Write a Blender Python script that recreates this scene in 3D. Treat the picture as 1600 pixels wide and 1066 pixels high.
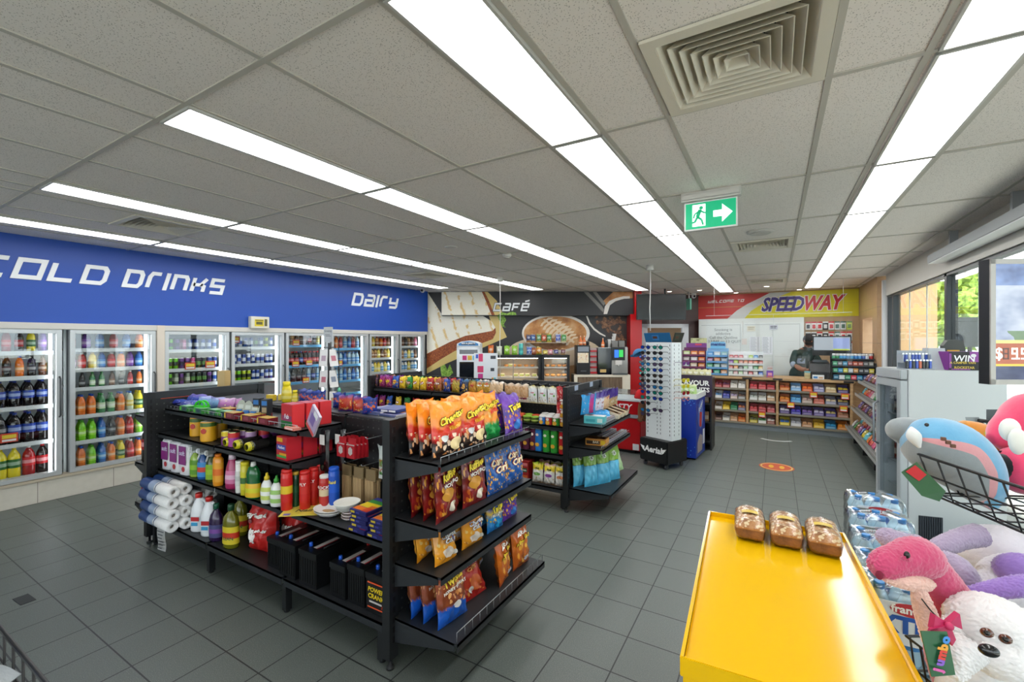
import bpy, bmesh, math, random
from math import sin, cos, pi, radians, sqrt, atan2
from mathutils import Vector, Matrix, Euler
random.seed(7)
for _o in list(bpy.data.objects): bpy.data.objects.remove(_o)
COL = bpy.context.scene.collection
SC = bpy.context.scene
# -- camera
YAW = radians(30.63); FPX = 693.2; CXP = 800; CYP = 531.2; EYE = 1.655; CEIL = 2.70
cam_d = bpy.data.cameras.new('camera'); cam_d.sensor_width = 36; cam_d.lens = 36*FPX/1600
cam_d.shift_y = -1.8/1600; cam_d.clip_start = .02; cam_d.clip_end = 300
cam = bpy.data.objects.new('camera', cam_d); COL.objects.link(cam)
cam.location = (0, 0, EYE); cam.rotation_euler = (pi/2, 0, YAW); SC.camera = cam
# -- light, exposure
SC.view_settings.view_transform = 'Standard'; SC.view_settings.look = 'None'
SC.view_settings.gamma = 1; SC.view_settings.use_curve_mapping = False
SC.view_settings.exposure = 0.60
LAMP_STRENGTH = 6.0
SKY_STRENGTH = 2.8
SC.cycles.max_bounces = 8; SC.cycles.diffuse_bounces = 4; SC.cycles.glossy_bounces = 4
SC.cycles.transmission_bounces = 6; SC.cycles.transparent_max_bounces = 12
SC.cycles.use_denoising = True; SC.cycles.caustics_reflective = False; SC.cycles.caustics_refractive = False
SC.cycles.sample_clamp_indirect = 6
world = bpy.data.worlds.new('world'); SC.world = world; world.use_nodes = True
_b = world.node_tree.nodes['Background']; _b.inputs[0].default_value = (.80, .90, 1, 1); _b.inputs[1].default_value = SKY_STRENGTH
sun_d = bpy.data.lights.new('sun', 'SUN'); sun_d.energy = 8.5; sun_d.angle = radians(2); sun_d.color = (1, .96, .88)
sun = bpy.data.objects.new('sun', sun_d); COL.objects.link(sun); sun.rotation_euler = Vector((.10, .60, -.79)).to_track_quat('-Z', 'Y').to_euler()
# -- pixel helpers (photo measurements to real points)
def ray(u, v):
 r = (u-CXP)/FPX; z = -(v-CYP)/FPX
 return Vector((r*cos(YAW)-sin(YAW), r*sin(YAW)+cos(YAW), z))
def atz(u, v, z=0):
 R = ray(u, v); t = (z-EYE)/R.z; return Vector((R.x*t, R.y*t, z))
def onX(u, v, x):
 R = ray(u, v); t = x/R.x; return Vector((x, R.y*t, EYE+R.z*t))
def onY(u, v, y):
 R = ray(u, v); t = y/R.y; return Vector((R.x*t, y, EYE+R.z*t))
def onD(u, v, d):
 R = ray(u, v); return Vector((R.x*d, R.y*d, EYE+R.z*d))
FWD = Vector((-sin(YAW), cos(YAW), 0)); RGT = Vector((cos(YAW), sin(YAW), 0))
# -- materials
def srgb(h):
 if isinstance(h, str):
  h = h.lstrip('#'); c = [int(h[i:i+2], 16)/255 for i in (0, 2, 4)]
 else: c = list(h)
 return tuple((x/12.92 if x <= .04045 else ((x+.055)/1.055)**2.4) for x in c)+(1,)
_MC = {}
def mat(col, rough=.5, metal=0, emit=0, spec=.5, name=None, coat=0, alpha=None):
 key = (col if isinstance(col, str) else tuple(col), rough, metal, emit, spec, coat, alpha)
 if key in _MC: return _MC[key]
 m = bpy.data.materials.new(name or 'paint'); m.use_nodes = True
 p = m.node_tree.nodes['Principled BSDF']; c = srgb(col)
 p.inputs['Base Color'].default_value = c; p.inputs['Roughness'].default_value = rough
 p.inputs['Metallic'].default_value = metal; p.inputs['Specular IOR Level'].default_value = spec
 if coat: p.inputs['Coat Weight'].default_value = coat; p.inputs['Coat Roughness'].default_value = .08
 if emit:
  p.inputs['Emission Color'].default_value = c; p.inputs['Emission Strength'].default_value = emit
 if alpha is not None: p.inputs['Alpha'].default_value = alpha
 _MC[key] = m; return m
class NT:
 """tiny node-tree helper"""
 def __init__(s, name):
  s.m = bpy.data.materials.new(name); s.m.use_nodes = True; s.t = s.m.node_tree; s.p = s.t.nodes['Principled BSDF']
  s.out = s.t.nodes['Material Output']
 def n(s, typ, **kw):
  nd = s.t.nodes.new(typ)
  for k, v in kw.items(): setattr(nd, k, v)
  return nd
 def l(s, a, b): s.t.links.new(a, b)
 def math(s, op, a, b=None, c=None):
  nd = s.n('ShaderNodeMath', operation=op)
  for i, x in enumerate((a, b, c)):
   if x is None: continue
   if isinstance(x, (int, float)): nd.inputs[i].default_value = x
   else: s.l(x, nd.inputs[i])
  return nd.outputs[0]
 def mix(s, f, a, b):
  nd = s.n('ShaderNodeMix', data_type='RGBA')
  for i, x in ((0, f), (6, a), (7, b)):
   if isinstance(x, (int, float)): nd.inputs[i].default_value = x
   elif isinstance(x, (tuple, list)): nd.inputs[i].default_value = x
   else: s.l(x, nd.inputs[i])
  return nd.outputs[2]
 def ramp(s, fac, stops, interp='LINEAR'):
  nd = s.n('ShaderNodeValToRGB'); nd.color_ramp.interpolation = interp; e = nd.color_ramp.elements
  while len(e) < len(stops): e.new(.5)
  for i, (p, c) in enumerate(stops): e[i].position = p; e[i].color = srgb(c)
  s.l(fac, nd.inputs[0]); return nd.outputs[0]
 def coord(s, which='Object', scale=(1, 1, 1)):
  tc = s.n('ShaderNodeTexCoord'); mp = s.n('ShaderNodeMapping'); mp.inputs['Scale'].default_value = scale
  s.l(tc.outputs[which], mp.inputs[0]); return mp.outputs[0]
 def sep(s, v):
  nd = s.n('ShaderNodeSeparateXYZ'); s.l(v, nd.inputs[0]); return nd.outputs
 def noise(s, v, scale, detail=2, rough=.5):
  nd = s.n('ShaderNodeTexNoise'); nd.inputs['Scale'].default_value = scale; nd.inputs['Detail'].default_value = detail
  nd.inputs['Roughness'].default_value = rough; s.l(v, nd.inputs['Vector']); return nd.outputs
 def voro(s, v, scale, feat='F1'):
  nd = s.n('ShaderNodeTexVoronoi', feature=feat); nd.inputs['Scale'].default_value = scale; s.l(v, nd.inputs['Vector']); return nd.outputs
 def bump(s, h, st=.2, dist=.01):
  nd = s.n('ShaderNodeBump'); nd.inputs['Strength'].default_value = st; nd.inputs['Distance'].default_value = dist
  s.l(h, nd.inputs['Height']); s.l(nd.outputs[0], s.p.inputs['Normal'])
 def base(s, c): s.l(c, s.p.inputs['Base Color'])
 def set(s, **kw):
  for k, v in kw.items(): s.p.inputs[k.replace('_', ' ')].default_value = v
  return s
def glass_mat(name, tint=(1, 1, 1, 1), boost=1.0, rough=.0):
 """clear pane: see-through with mirror reflection by angle"""
 n = NT(name); n.t.nodes.remove(n.p)
 tr = n.n('ShaderNodeBsdfTransparent'); tr.inputs[0].default_value = tint
 gl = n.n('ShaderNodeBsdfGlossy'); gl.inputs['Roughness'].default_value = rough
 lw = n.n('ShaderNodeLayerWeight'); lw.inputs[0].default_value = .5
 fr = n.math('ADD', .045, n.math('MULTIPLY', .9, n.math('POWER', lw.outputs['Facing'], 5)))
 mx = n.n('ShaderNodeMixShader')
 n.l(n.math('MINIMUM', 1, n.math('MULTIPLY', fr, boost)), mx.inputs[0]); n.l(tr.outputs[0], mx.inputs[1]); n.l(gl.outputs[0], mx.inputs[2])
 n.l(mx.outputs[0], n.out.inputs[0]); return n.m
# -- mesh builder
_FONT = {}
def text_geo(s, size=.1, shear=0, bold=0, align='CENTER', sx=1.0, res=2, depth=0, space=1):
 """flat lettering outlines in the XY plane as (verts, faces)"""
 k = (s, size, shear, bold, align, sx, res, depth, space)
 if k in _FONT: return _FONT[k]
 cu = bpy.data.curves.new('t', 'FONT'); cu.body = s; cu.size = size; cu.shear = shear; cu.offset = bold*size
 cu.align_x = align; cu.align_y = 'CENTER'; cu.resolution_u = res; cu.extrude = depth; cu.space_character = space; cu.fill_mode = 'FRONT' if depth == 0 else 'BOTH'
 ob = bpy.data.objects.new('t', cu); COL.objects.link(ob); bpy.context.view_layer.update()
 me = bpy.data.meshes.new_from_object(ob.evaluated_get(bpy.context.evaluated_depsgraph_get()))
 g = ([(v.co.x*sx, v.co.y, v.co.z) for v in me.vertices], [tuple(p.vertices) for p in me.polygons])
 bpy.data.objects.remove(ob); bpy.data.curves.remove(cu); bpy.data.meshes.remove(me)
 _FONT[k] = g; return g
class MB:
 def __init__(s): s.v = []; s.f = []; s.mi = []; s.sm = []
 def add(s, vs, fs, m=0, smooth=False, M=None):
  o = len(s.v)
  s.v += [tuple(M @ Vector(p)) if M is not None else tuple(p) for p in vs]
  for f in fs: s.f.append(tuple(i+o for i in f)); s.mi.append(m); s.sm.append(smooth)
  return s
 def box(s, a, b, m=0, M=None):
  x0, y0, z0 = a; x1, y1, z1 = b
  vs = [(x0,y0,z0),(x1,y0,z0),(x1,y1,z0),(x0,y1,z0),(x0,y0,z1),(x1,y0,z1),(x1,y1,z1),(x0,y1,z1)]
  return s.add(vs, [(0,3,2,1),(4,5,6,7),(0,1,5,4),(1,2,6,5),(2,3,7,6),(3,0,4,7)], m, False, M)
 def cb(s, c, d, m=0, M=None):
  return s.box([c[i]-d[i]/2 for i in range(3)], [c[i]+d[i]/2 for i in range(3)], m, M)
 def quad(s, p, m=0, M=None): return s.add(p, [tuple(range(len(p)))], m, False, M)
 def lathe(s, prof, c=(0,0,0), seg=16, m=0, M=None, sx=1, sy=1, mats=None, smooth=True, cap=True):
  vs = []; fs = []; n = len(prof)
  for r, z in prof:
   for k in range(seg):
    a = 2*pi*k/seg; vs.append((c[0]+r*cos(a)*sx, c[1]+r*sin(a)*sy, c[2]+z))
  o = len(s.v); s.v += [tuple(M @ Vector(p)) if M is not None else p for p in vs]
  for i in range(n-1):
   for k in range(seg):
    k2 = (k+1) % seg
    s.f.append((o+i*seg+k, o+i*seg+k2, o+(i+1)*seg+k2, o+(i+1)*seg+k)); s.mi.append(mats[i] if mats else m); s.sm.append(smooth)
  if cap:
   s.f.append(tuple(o+k for k in reversed(range(seg)))); s.mi.append(mats[0] if mats else m); s.sm.append(False)
   s.f.append(tuple(o+(n-1)*seg+k for k in range(seg))); s.mi.append(mats[-1] if mats else m); s.sm.append(False)
  return s
 def tube(s, pts, r, seg=6, m=0, closed=False, M=None):
  pts = [Vector(p) for p in pts]; n = len(pts); vs = []; fs = []
  up = None
  for i, p in enumerate(pts):
   if closed: d = pts[(i+1) % n]-pts[i-1]
   else: d = pts[min(i+1, n-1)]-pts[max(i-1, 0)]
   d.normalize()
   if up is None: up = Vector((0,0,1)) if abs(d.z) < .9 else Vector((1,0,0))
   a = d.cross(up)
   if a.length < 1e-4: a = d.cross(Vector((.3,1,.2)))
   a.normalize(); b = a.cross(d); up = b
   rr = r[i] if isinstance(r, (list, tuple)) else r
   for k in range(seg):
    t = 2*pi*k/seg; vs.append(p+a*cos(t)*rr+b*sin(t)*rr)
  rng = n if closed else n-1
  for i in range(rng):
   j = (i+1) % n
   for k in range(seg):
    k2 = (k+1) % seg; fs.append((i*seg+k, i*seg+k2, j*seg+k2, j*seg+k))
  if not closed: fs += [tuple(range(seg))[::-1], tuple((n-1)*seg+k for k in range(seg))]
  return s.add(vs, fs, m, True, M)
 def prism(s, poly, z0, z1, m=0, M=None):
  n = len(poly); vs = [(x,y,z0) for x,y in poly]+[(x,y,z1) for x,y in poly]
  fs = [tuple(range(n))[::-1], tuple(range(n, 2*n))]+[(i,(i+1)%n,n+(i+1)%n,n+i) for i in range(n)]
  return s.add(vs, fs, m, False, M)
 def grid(s, fn, nu, nv, m=0, M=None, smooth=True):
  vs = [fn(i/nu, j/nv) for j in range(nv+1) for i in range(nu+1)]
  fs = [(j*(nu+1)+i, j*(nu+1)+i+1, (j+1)*(nu+1)+i+1, (j+1)*(nu+1)+i) for j in range(nv) for i in range(nu)]
  return s.add(vs, fs, m, smooth, M)
 def ball(s, c, r, m=0, nu=16, nv=10, M=None):
  if not isinstance(r, (tuple, list)): r = (r, r, r)
  fn = lambda a, b: (c[0]+r[0]*sin(pi*b)*cos(2*pi*a), c[1]+r[1]*sin(pi*b)*sin(2*pi*a), c[2]-r[2]*cos(pi*b))
  return s.grid(fn, nu, nv, m, M)
 def text(s, t, M, m=0, **kw):
  v, f = text_geo(t, **kw); return s.add(v, f, m, False, M)
 def mesh(s, name, mats, bev=0, weld=True):
  me = bpy.data.meshes.new(name); me.from_pydata(s.v, [], s.f)
  for x in (mats if isinstance(mats, (list, tuple)) else [mats]): me.materials.append(x)
  me.polygons.foreach_set('material_index', s.mi); me.polygons.foreach_set('use_smooth', s.sm)
  bm = bmesh.new(); bm.from_mesh(me)
  if weld: bmesh.ops.remove_doubles(bm, verts=bm.verts, dist=1e-5)
  if weld != 'flat': bmesh.ops.recalc_face_normals(bm, faces=bm.faces)
  if bev:
   ed = [e for e in bm.edges if len(e.link_faces) == 2 and e.calc_face_angle(0) > .6]
   bmesh.ops.bevel(bm, geom=ed, offset=bev, segments=2, affect='EDGES', clamp_overlap=True)
  bm.to_mesh(me); bm.free(); me.update(); return me
 def build(s, name, mats, parent=None, bev=0, weld=True, loc=None, rot=None):
  return put(name, s.mesh(name, mats, bev, weld), parent, loc, rot)
def put(name, me, parent=None, loc=None, rot=None):
 o = bpy.data.objects.new(name, me); COL.objects.link(o)
 if parent is not None: o.parent = parent
 if loc is not None: o.location = loc
 if rot is not None: o.rotation_euler = rot
 return o
def tag(o, label=None, cat=None, group=None, kind=None):
 if label: o['label'] = label
 if cat: o['category'] = cat
 if group: o['group'] = group
 if kind: o['kind'] = kind
 return o
def thing(name, label, cat, loc=(0,0,0), rz=0, group=None):
 o = bpy.data.objects.new(name, None); COL.objects.link(o); o.location = loc; o.rotation_euler = (0,0,rz)
 o.empty_display_size = .05
 return tag(o, label, cat, group)
def struct(name, mb, mats, **kw):
 o = mb.build(name, mats, **kw); o['kind'] = 'structure'; return o
class P:
 """prototype: a thing's own mesh and its parts, copied by spawn()"""
 def __init__(s, name, me, kids=()): s.name = name; s.me = me; s.kids = list(kids)
def spawn(p, loc, rz=0, label='', cat='', group=None, rot=None, scale=None, mats=None):
 o = put(p.name, p.me, None, (loc[0], loc[1], loc[2]+.0012), rot or (0, 0, rz))
 if scale: o.scale = (scale,)*3 if isinstance(scale, (int, float)) else scale
 tag(o, label, cat, group)
 def kids(par, pp):
  for k in pp.kids: kids(put(k.name, k.me, par), k)
 kids(o, p); return o
ORD = 'first second third fourth fifth sixth seventh eighth ninth tenth eleventh twelfth thirteenth fourteenth fifteenth sixteenth seventeenth eighteenth nineteenth twentieth'.split()
def nth(i, n, a='left'):
 if n == 1: return 'only one'
 if i == 0: return 'leftmost' if a == 'left' else 'nearest'
 if i == n-1: return 'rightmost' if a == 'left' else 'farthest'
 return ORD[i]+' from '+('the left' if a == 'left' else 'the front')
# stroke lettering in the shop's square italic style
GLY = {
 'C': [[(1,1),(0,1),(0,0),(1,0)]], 'O': [[(0,0),(1,0),(1,1),(0,1),'c']], 'L': [[(0,1),(0,0),(.95,0)]],
 'D': [[(0,0),(.85,0),(1,.2),(1,.8),(.85,1),(0,1),'c']], 'r': [[(0,0),(0,.75),(.2,1),(1,1)]], 'I': [[(0,0),(0,1)]],
 'n': [[(0,0),(0,1),(.85,1),(1,.8),(1,0)]], 'K': [[(0,0),(0,1)],[(0,.5),(.6,.5),(1,1)],[(.6,.5),(.9,.4),(.9,0)]],
 's': [[(1,1),(0,1),(0,.52),(1,.52),(1,0),(0,0)]], 'a': [[(.1,1),(.9,1),(1,.85),(1,0),(0,0),(0,.5),(1,.5)]],
 'i': [[(0,0),(0,1)]], 'y': [[(0,1),(0,.45),(1,.45)],[(1,1),(1,.1),(.9,0),(.05,0)]],
 'c': [[(1,1),(0,1),(0,0),(1,0)]], 'f': [[(1,1),(0,1),(0,0)],[(0,.5),(.85,.5)]],
 'e': [[(1,0),(0,0),(0,1),(1,1),(1,.5),(0,.5)]], 'W': [[(0,1),(0,0),(1,0),(1,1)],[(.5,.02),(.5,.8)]],
 'E': [[(1,0),(0,0),(0,1),(1,1)],[(0,.5),(1,.5)]], 'm': [[(0,0),(0,1),(1,1),(1,0)],[(.5,.98),(.5,.15)]],
 'T': [[(0,1),(1,1)],[(.5,1),(.5,0)]], '/': [[(.3,0),(.75,.35)]]}
def stroke(mb, pts, t, closed, M, m, z0, z1):
 P2 = [Vector(p) for p in pts]; n = len(P2); L = []; R = []
 for i in range(n):
  a = P2[i-1] if (i > 0 or closed) else None; b = P2[(i+1) % n] if (i < n-1 or closed) else None
  d1 = (P2[i]-a).normalized() if a is not None else None; d2 = (b-P2[i]).normalized() if b is not None else None
  if d1 is None: d1 = d2
  if d2 is None: d2 = d1
  nn = Vector((-d1.y-d2.y, d1.x+d2.x)); nn.normalize(); k = max(.5, nn.dot(Vector((-d1.y, d1.x))))
  L.append(P2[i]+nn*(t/2/k)); R.append(P2[i]-nn*(t/2/k))
 rng = n if closed else n-1
 for i in range(rng):
  j = (i+1) % n; q = [L[i], R[i], R[j], L[j]]
  mb.prism([(p.x, p.y) for p in q], z0, z1, m, M)
def square_text(mb, s, M, h=1, w=.9, t=.2, gap=.28, shear=.25, m=0, depth=.01, grow=0):
 """lettering of height h from origin along +x"""
 x = 0; S = M @ Matrix(((1,shear,0,0),(0,1,0,0),(0,0,1,0),(0,0,0,1)))
 for ch in s:
  if ch == ' ': x += w*h*.75; continue
  wide = {'I': .0, 'i': .0, 'r': .8, 'W': 1.25, 'm': 1.2, '/': .5}.get(ch, 1)*w*h
  for pl in GLY[ch]:
   cl = pl[-1] == 'c'; pp = pl[:-1] if cl else pl
   stroke(mb, [(x+(t*h/2)+px*max(wide-t*h, .0001), t*h/2+py*(h-t*h)) for px, py in pp] if wide else [(x+t*h/2, t*h/2+py*(h-t*h)+(py-.5)*t*h) for px, py in pp], t*h+grow, cl, S, m, 0, depth)
  x += (wide if wide else t*h)+gap*h*.6
 return x
# -- SETTING
XF = -6.45           # cold-room wall plane (faces +X)
YB = 11.12           # wall behind the counter
XW = 1.56            # window wall
def floor_mat():
 n = NT('grey_floor_tiles'); c = n.coord('Object'); x, y, z = n.sep(c)
 def grout(a, off, w=.0035):
  f = n.math('FRACT', n.math('DIVIDE', n.math('ADD', a, off), .3)); d = n.math('ABSOLUTE', n.math('SUBTRACT', f, .5))
  return n.math('GREATER_THAN', d, .5-w/.3/1.0)
 g = n.math('MAXIMUM', grout(x, 1.005+30), grout(y, -2.153+30))
 cellx = n.math('FLOOR', n.math('DIVIDE', n.math('ADD', x, 31.005), .3)); celly = n.math('FLOOR', n.math('DIVIDE', n.math('ADD', y, 27.847), .3))
 wn = n.n('ShaderNodeTexWhiteNoise', noise_dimensions='2D'); cv = n.n('ShaderNodeCombineXYZ'); n.l(cellx, cv.inputs[0]); n.l(celly, cv.inputs[1]); n.l(cv.outputs[0], wn.inputs['Vector'])
 sp = n.noise(c, 260, 2)[0]; big = n.noise(c, 2.2, 3)[0]
 col = n.ramp(sp, [(.36, '#565d59'), (.55, '#606763'), (.72, '#878f8a')])
 col = n.mix(n.math('MULTIPLY', wn.outputs[0], .25), col, srgb('#545b57')); col = n.mix(n.math('MULTIPLY', big, .25), col, srgb('#596059'))
 col = n.mix(g, col, srgb('#191d1e')); n.base(col)
 n.l(n.math('ADD', .34, n.math('MULTIPLY', sp, .16)), n.p.inputs['Roughness']); n.bump(n.math('SUBTRACT', sp, n.math('MULTIPLY', g, 2)), .12, .002); return n.m
def ceil_mat():
 n = NT('speckled_ceiling_tile'); c = n.coord('Object'); a = n.noise(c, 90, 2, .6)[0]; v = n.voro(c, 130)[0]; b = n.noise(c, 1.3, 3)[0]
 spk = n.math('MULTIPLY', n.math('LESS_THAN', v, .26), n.math('GREATER_THAN', a, .42))
 col = n.mix(n.math('MULTIPLY', b, .3), srgb('#f2ece6'), srgb('#e8e1da')); col = n.mix(n.math('MULTIPLY', spk, .6), col, srgb('#7e766c')); n.base(col)
 n.set(Roughness=.9); n.bump(a, .25, .004); return n.m
struct('floor', MB().box((-9, -3.2, -.1), (1.75, 14, 0)), floor_mat())
M_ceil = ceil_mat(); M_bar = mat('#c0bcb2', .55)
bars = MB()
GX = [-6.03, -5.83, -5.53, -5.13, -4.53, -4.335, -4.04, -3.43, -2.82, -2.51, -2.23, -1.635, -1.04, -.735, -.426, .185, .48, .795, 1.38]
GY = [-2.65, -1.45, -.25, .95, 2.15, 3.35, 4.55, 5.75, 6.95, 8.15, 9.35, 10.55]
VENTS = [(-.12, 1.85), (-.12, 5.57), (-.12, 9.05), (-4.83, 1.86), (-4.83, 5.45)]
xs = sorted({-9, 1.75}|{round(v[0]+d, 3) for v in VENTS for d in (-.285, .285)}); ys = sorted({-3.2, 14}|{round(v[1]+d, 3) for v in VENTS for d in (-.285, .285)})
cl_ = MB()
for i in range(len(xs)-1):
 for j in range(len(ys)-1):
  if not any(abs((xs[i]+xs[i+1])/2-a) < .2 and abs((ys[j]+ys[j+1])/2-b) < .2 for a, b in VENTS): cl_.box((xs[i], ys[j], CEIL), (xs[i+1], ys[j+1], CEIL+.1))
struct('ceiling', cl_, M_ceil)
for x in GX: bars.box((x-.012, -3.2, CEIL-.006), (x+.012, 11.1, CEIL+.001))
for y in GY: bars.box((-6.45, y-.012, CEIL-.0065), (1.5, y+.012, CEIL+.001))
struct('trim_1', bars, M_bar)
# walls -----------------------------------------------------------
M_blue = mat('#174bab', .38); M_white = mat('#e9e9e6', .5); M_dark = mat('#2b2b2d', .5); M_red = mat('#b80f14', .3)
struct('wall_left', MB().box((XF-.05, -3.2, 1.83), (XF, 7.32, CEIL)), M_blue)
struct('wall_left_inner', MB().box((-8.2, -3.2, 0), (-8.1, 8, CEIL)), mat('#cfd4d4', .6))
def tile_mat(name, c1, c2, sx, sz, rough=.25):
 n = NT(name); c = n.coord('Object'); x, y, z = n.sep(c)
 h = n.math('ADD', x, y)
 gx = n.math('GREATER_THAN', n.math('FRACT', n.math('DIVIDE', n.math('ADD', h, 50), sx)), 1-.004/sx); gz = n.math('GREATER_THAN', n.math('FRACT', n.math('DIVIDE', n.math('ADD', z, 50), sz)), 1-.004/sz)
 nz = n.noise(c, 14, 4)[0]; n.base(n.mix(n.math('MAXIMUM', gx, gz), n.mix(nz, srgb(c1), srgb(c2)), srgb('#6d655b'))); n.set(Roughness=rough); return n.m
M_skirt = tile_mat('white_skirting_tile', '#d9d4c6', '#c9c3b4', .6, .9)
struct('baseboard_left', MB().box((XF-.06, -3.2, 0), (XF+.03, 7.3, .215)), M_skirt, bev=.004)
M_tan = tile_mat('tan_wall_tile', '#c9a884', '#b8946d', .6, .6, .3)
struct('wall_back', MB().box((-3.2, YB, 0), (2.6, YB+.1, CEIL)), mat('#b99a74', .5))
struct('wall_front', MB().box((-9, -3.3, 0), (1.75, -3.2, .15)).box((-9, -3.3, 2.4), (1.75, -3.2, CEIL)).box((-9, -3.3, 0), (-5.4, -3.2, CEIL)).box((-3.0, -3.3, 0), (-2.85, -3.2, CEIL)).box((-.7, -3.3, 0), (-.55, -3.2, CEIL)), mat('#dcdad4', .6))
# tan tiled return and pillar at the window end
struct('wall_right', MB().box((1.45, 9.35, 0), (1.62, 11.12, 1.15)).box((1.45, 9.35, 2.05), (1.62, 11.12, CEIL)).box((1.45, 9.35, 1.15), (1.62, 9.75, 2.05)).box((1.45, 10.75, 1.15), (1.62, 11.12, 2.05)), M_tan)
struct('wall_right_sill', MB().box((XW, -3.2, 0), (XW+.12, 9.2, .12)), mat('#6b7072', .5))
struct('wall_right_fascia', MB().box((XW-.02, 3.0, 2.36), (XW+.12, 9.2, CEIL)).box((XW-.02, -3.2, 2.55), (XW+.12, 3.0, CEIL)), mat('#c6c3bb', .5))
# window frames along the forecourt
fr = MB()
for y in (9.2, 8.86, 6.4, 4.0, 1.6, -.8, -3.1): fr.box((XW, y-.035, .1), (XW+.09, y+.035, 2.5))
fr.box((XW, -3.2, .1), (XW+.09, 9.2, .17)).box((XW, -3.2, 2.33), (XW+.09, 9.2, 2.40))
struct('window_frame', fr, mat('#33383b', .4))
struct('trim_2', MB().box((1.50, 9.2, 0), (1.60, 9.30, 2.62)), mat('#d8dadb', .4))
M_glass = glass_mat('shop_window_glass', (.95, .98, .97, 1), .9)
w = MB()
for y0, y1 in ((6.435, 8.825), (4.035, 6.365), (1.635, 3.965), (-.765, 1.565)):
 w.box((XW+.035, y0, .17), (XW+.045, y1, 2.33))
struct('window_1', w, M_glass)
struct('trim_3', MB().tube([(XW+.03, 8.0, .17), (XW+.03, 8.0, 2.33)], .006).tube([(XW+.03, 7.2, .17), (XW+.03, 7.2, 2.33)], .006).tube([(XW+.03, 5.6, .17), (XW+.03, 5.6, 2.33)], .006), mat('#c9d2d0', .3))
# -- CEILING FITTINGS
M_lamp = mat('#ffffff', .5, emit=LAMP_STRENGTH, name='lamp_diffuser'); M_lframe = mat('#c4c4bf', .4)
def P_light(wx):
 f = MB(); L = 1.18; d = wx
 for a, b in (((-d/2, -L/2, -.012), (-d/2+.012, L/2, .004)), ((d/2-.012, -L/2, -.012), (d/2, L/2, .004)), ((-d/2, -L/2, -.012), (d/2, -L/2+.01, .004)), ((-d/2, L/2-.01, -.012), (d/2, L/2, .004))): f.box(a, b)
 dm = MB().box((-d/2+.012, -L/2+.01, -.008), (d/2-.012, L/2-.01, 0)).mesh('diffuser', M_lamp)
 return P('ceiling_light', f.mesh('ceiling_light', M_lframe), [P('diffuser', dm)])
PL = P_light(.275)
strips = [(-5.685, .95, 5, 'beside the blue wall', 'strip along the blue wall'), (-4.19, .95, 6, 'over the fridge aisle', 'second strip from the blue wall'), (-2.37, .95, 7, 'over the near shelf unit', 'strip over the shelf units'), (-.888, -1.45, 10, 'above the middle aisle', 'central strip'), (.640, -.25, 9, 'along the window side', 'strip nearest the window')]
for x, y0, cnt, where, sn in strips:
 for i in range(cnt):
  lab = 'lit white ceiling panel '+where+', '+nth(i, cnt, 'front')
  spawn(PL, (x, y0+.6+1.2*i, CEIL-.007), 0, lab, 'ceiling light', 'ceiling panels in the '+sn)
# square air diffusers
M_vent = mat('#ded8c8', .5); M_ventd = mat('#26282a', .6)
def P_vent(one_way):
 f = MB()
 for a in range(4):
  R = Matrix.Rotation(a*pi/2, 4, 'Z'); f.prism([(-.29,-.29),(.29,-.29),(.245,-.245),(-.245,-.245)], -.012, .0, 0, R)
 kids = []
 bk = MB().box((-.28,-.28,.13), (.28,.28,.14)).box((-.283,-.283,0), (-.275,.283,.14)).box((.275,-.283,0), (.283,.283,.14)).box((-.283,-.283,0), (.283,-.275,.14)).box((-.283,.275,0), (.283,.283,.14))
 for k in range(7):
  r0 = .245-.034*k; r1 = r0-.050 if r0 > .055 else .006
  lv = MB()
  for a in range(4):
   R = Matrix.Rotation(a*pi/2, 4, 'Z')
   lv.add([(-r0,-r0,-.010),(r0,-r0,-.010),(r1,-r1,.055),(-r1,-r1,.055),(-r0+.003,-r0+.003,-.010),(r0-.003,-r0+.003,-.010),(r1-.003,-r1+.003,.055),(-r1+.003,-r1+.003,.055)],
                   [(0,1,2,3),(7,6,5,4),(3,2,6,7),(0,4,5,1)], 0, False, R)
  kids.append(P('louvre', lv.mesh('louvre', M_vent)))
 return P('air_vent', f.mesh('air_vent', M_vent), [P('duct_opening', bk.mesh('duct_opening', M_ventd))]+kids)
PV = P_vent(0)
for (x, y, lab) in ((-.12, 1.85, 'large square louvred air vent in the ceiling nearest the camera'), (-.12, 5.57, 'square ceiling air vent in the row behind the green exit sign'), (-.12, 9.05, 'small looking square air vent before the counter'), (-4.83, 1.86, 'square air vent in the ceiling near the blue wall'), (-4.83, 5.45, 'square air vent near the dairy end of the fridges')):
 spawn(PV, (x, y, CEIL-.004), 0, lab, 'air vent')
# exit sign
p0 = atz(1110, 297, CEIL)
ex = thing('exit_sign', 'green running man exit sign with arrow hanging from the ceiling', 'exit sign', (p0.x, p0.y, CEIL-.006), 0)
MB().box((-.19, -.03, -.062), (.19, .03, 0)).box((-.185, -.034, -.05), (.185, -.03, -.012)).build('housing', mat('#d6d4cf', .4), ex, bev=.006)
ez = -.066
MB().box((-.17, -.012, ez-.20), (.17, .012, ez)).build('frame', mat('#e6e8e6', .4), ex, bev=.003)
g = MB().box((-.16, -.014, ez-.19), (.16, .014, ez-.01))
g.build('green_panel', mat('#0d9b6c', .4, emit=.55), ex)
sym = MB(); Mx = Matrix.Translation((0, -.0155, ez-.10)) @ Matrix.Rotation(pi/2, 4, 'X')
sym.prism([(-.115,-.075),(-.03,-.075),(-.03,.078),(-.115,.078)], 0, .001, 0, Mx)
sym.prism([(.02,.022),(.075,.022),(.075,.062),(.14,0),(.075,-.062),(.075,-.022),(.02,-.022)], 0, .001, 0, Mx)
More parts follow.
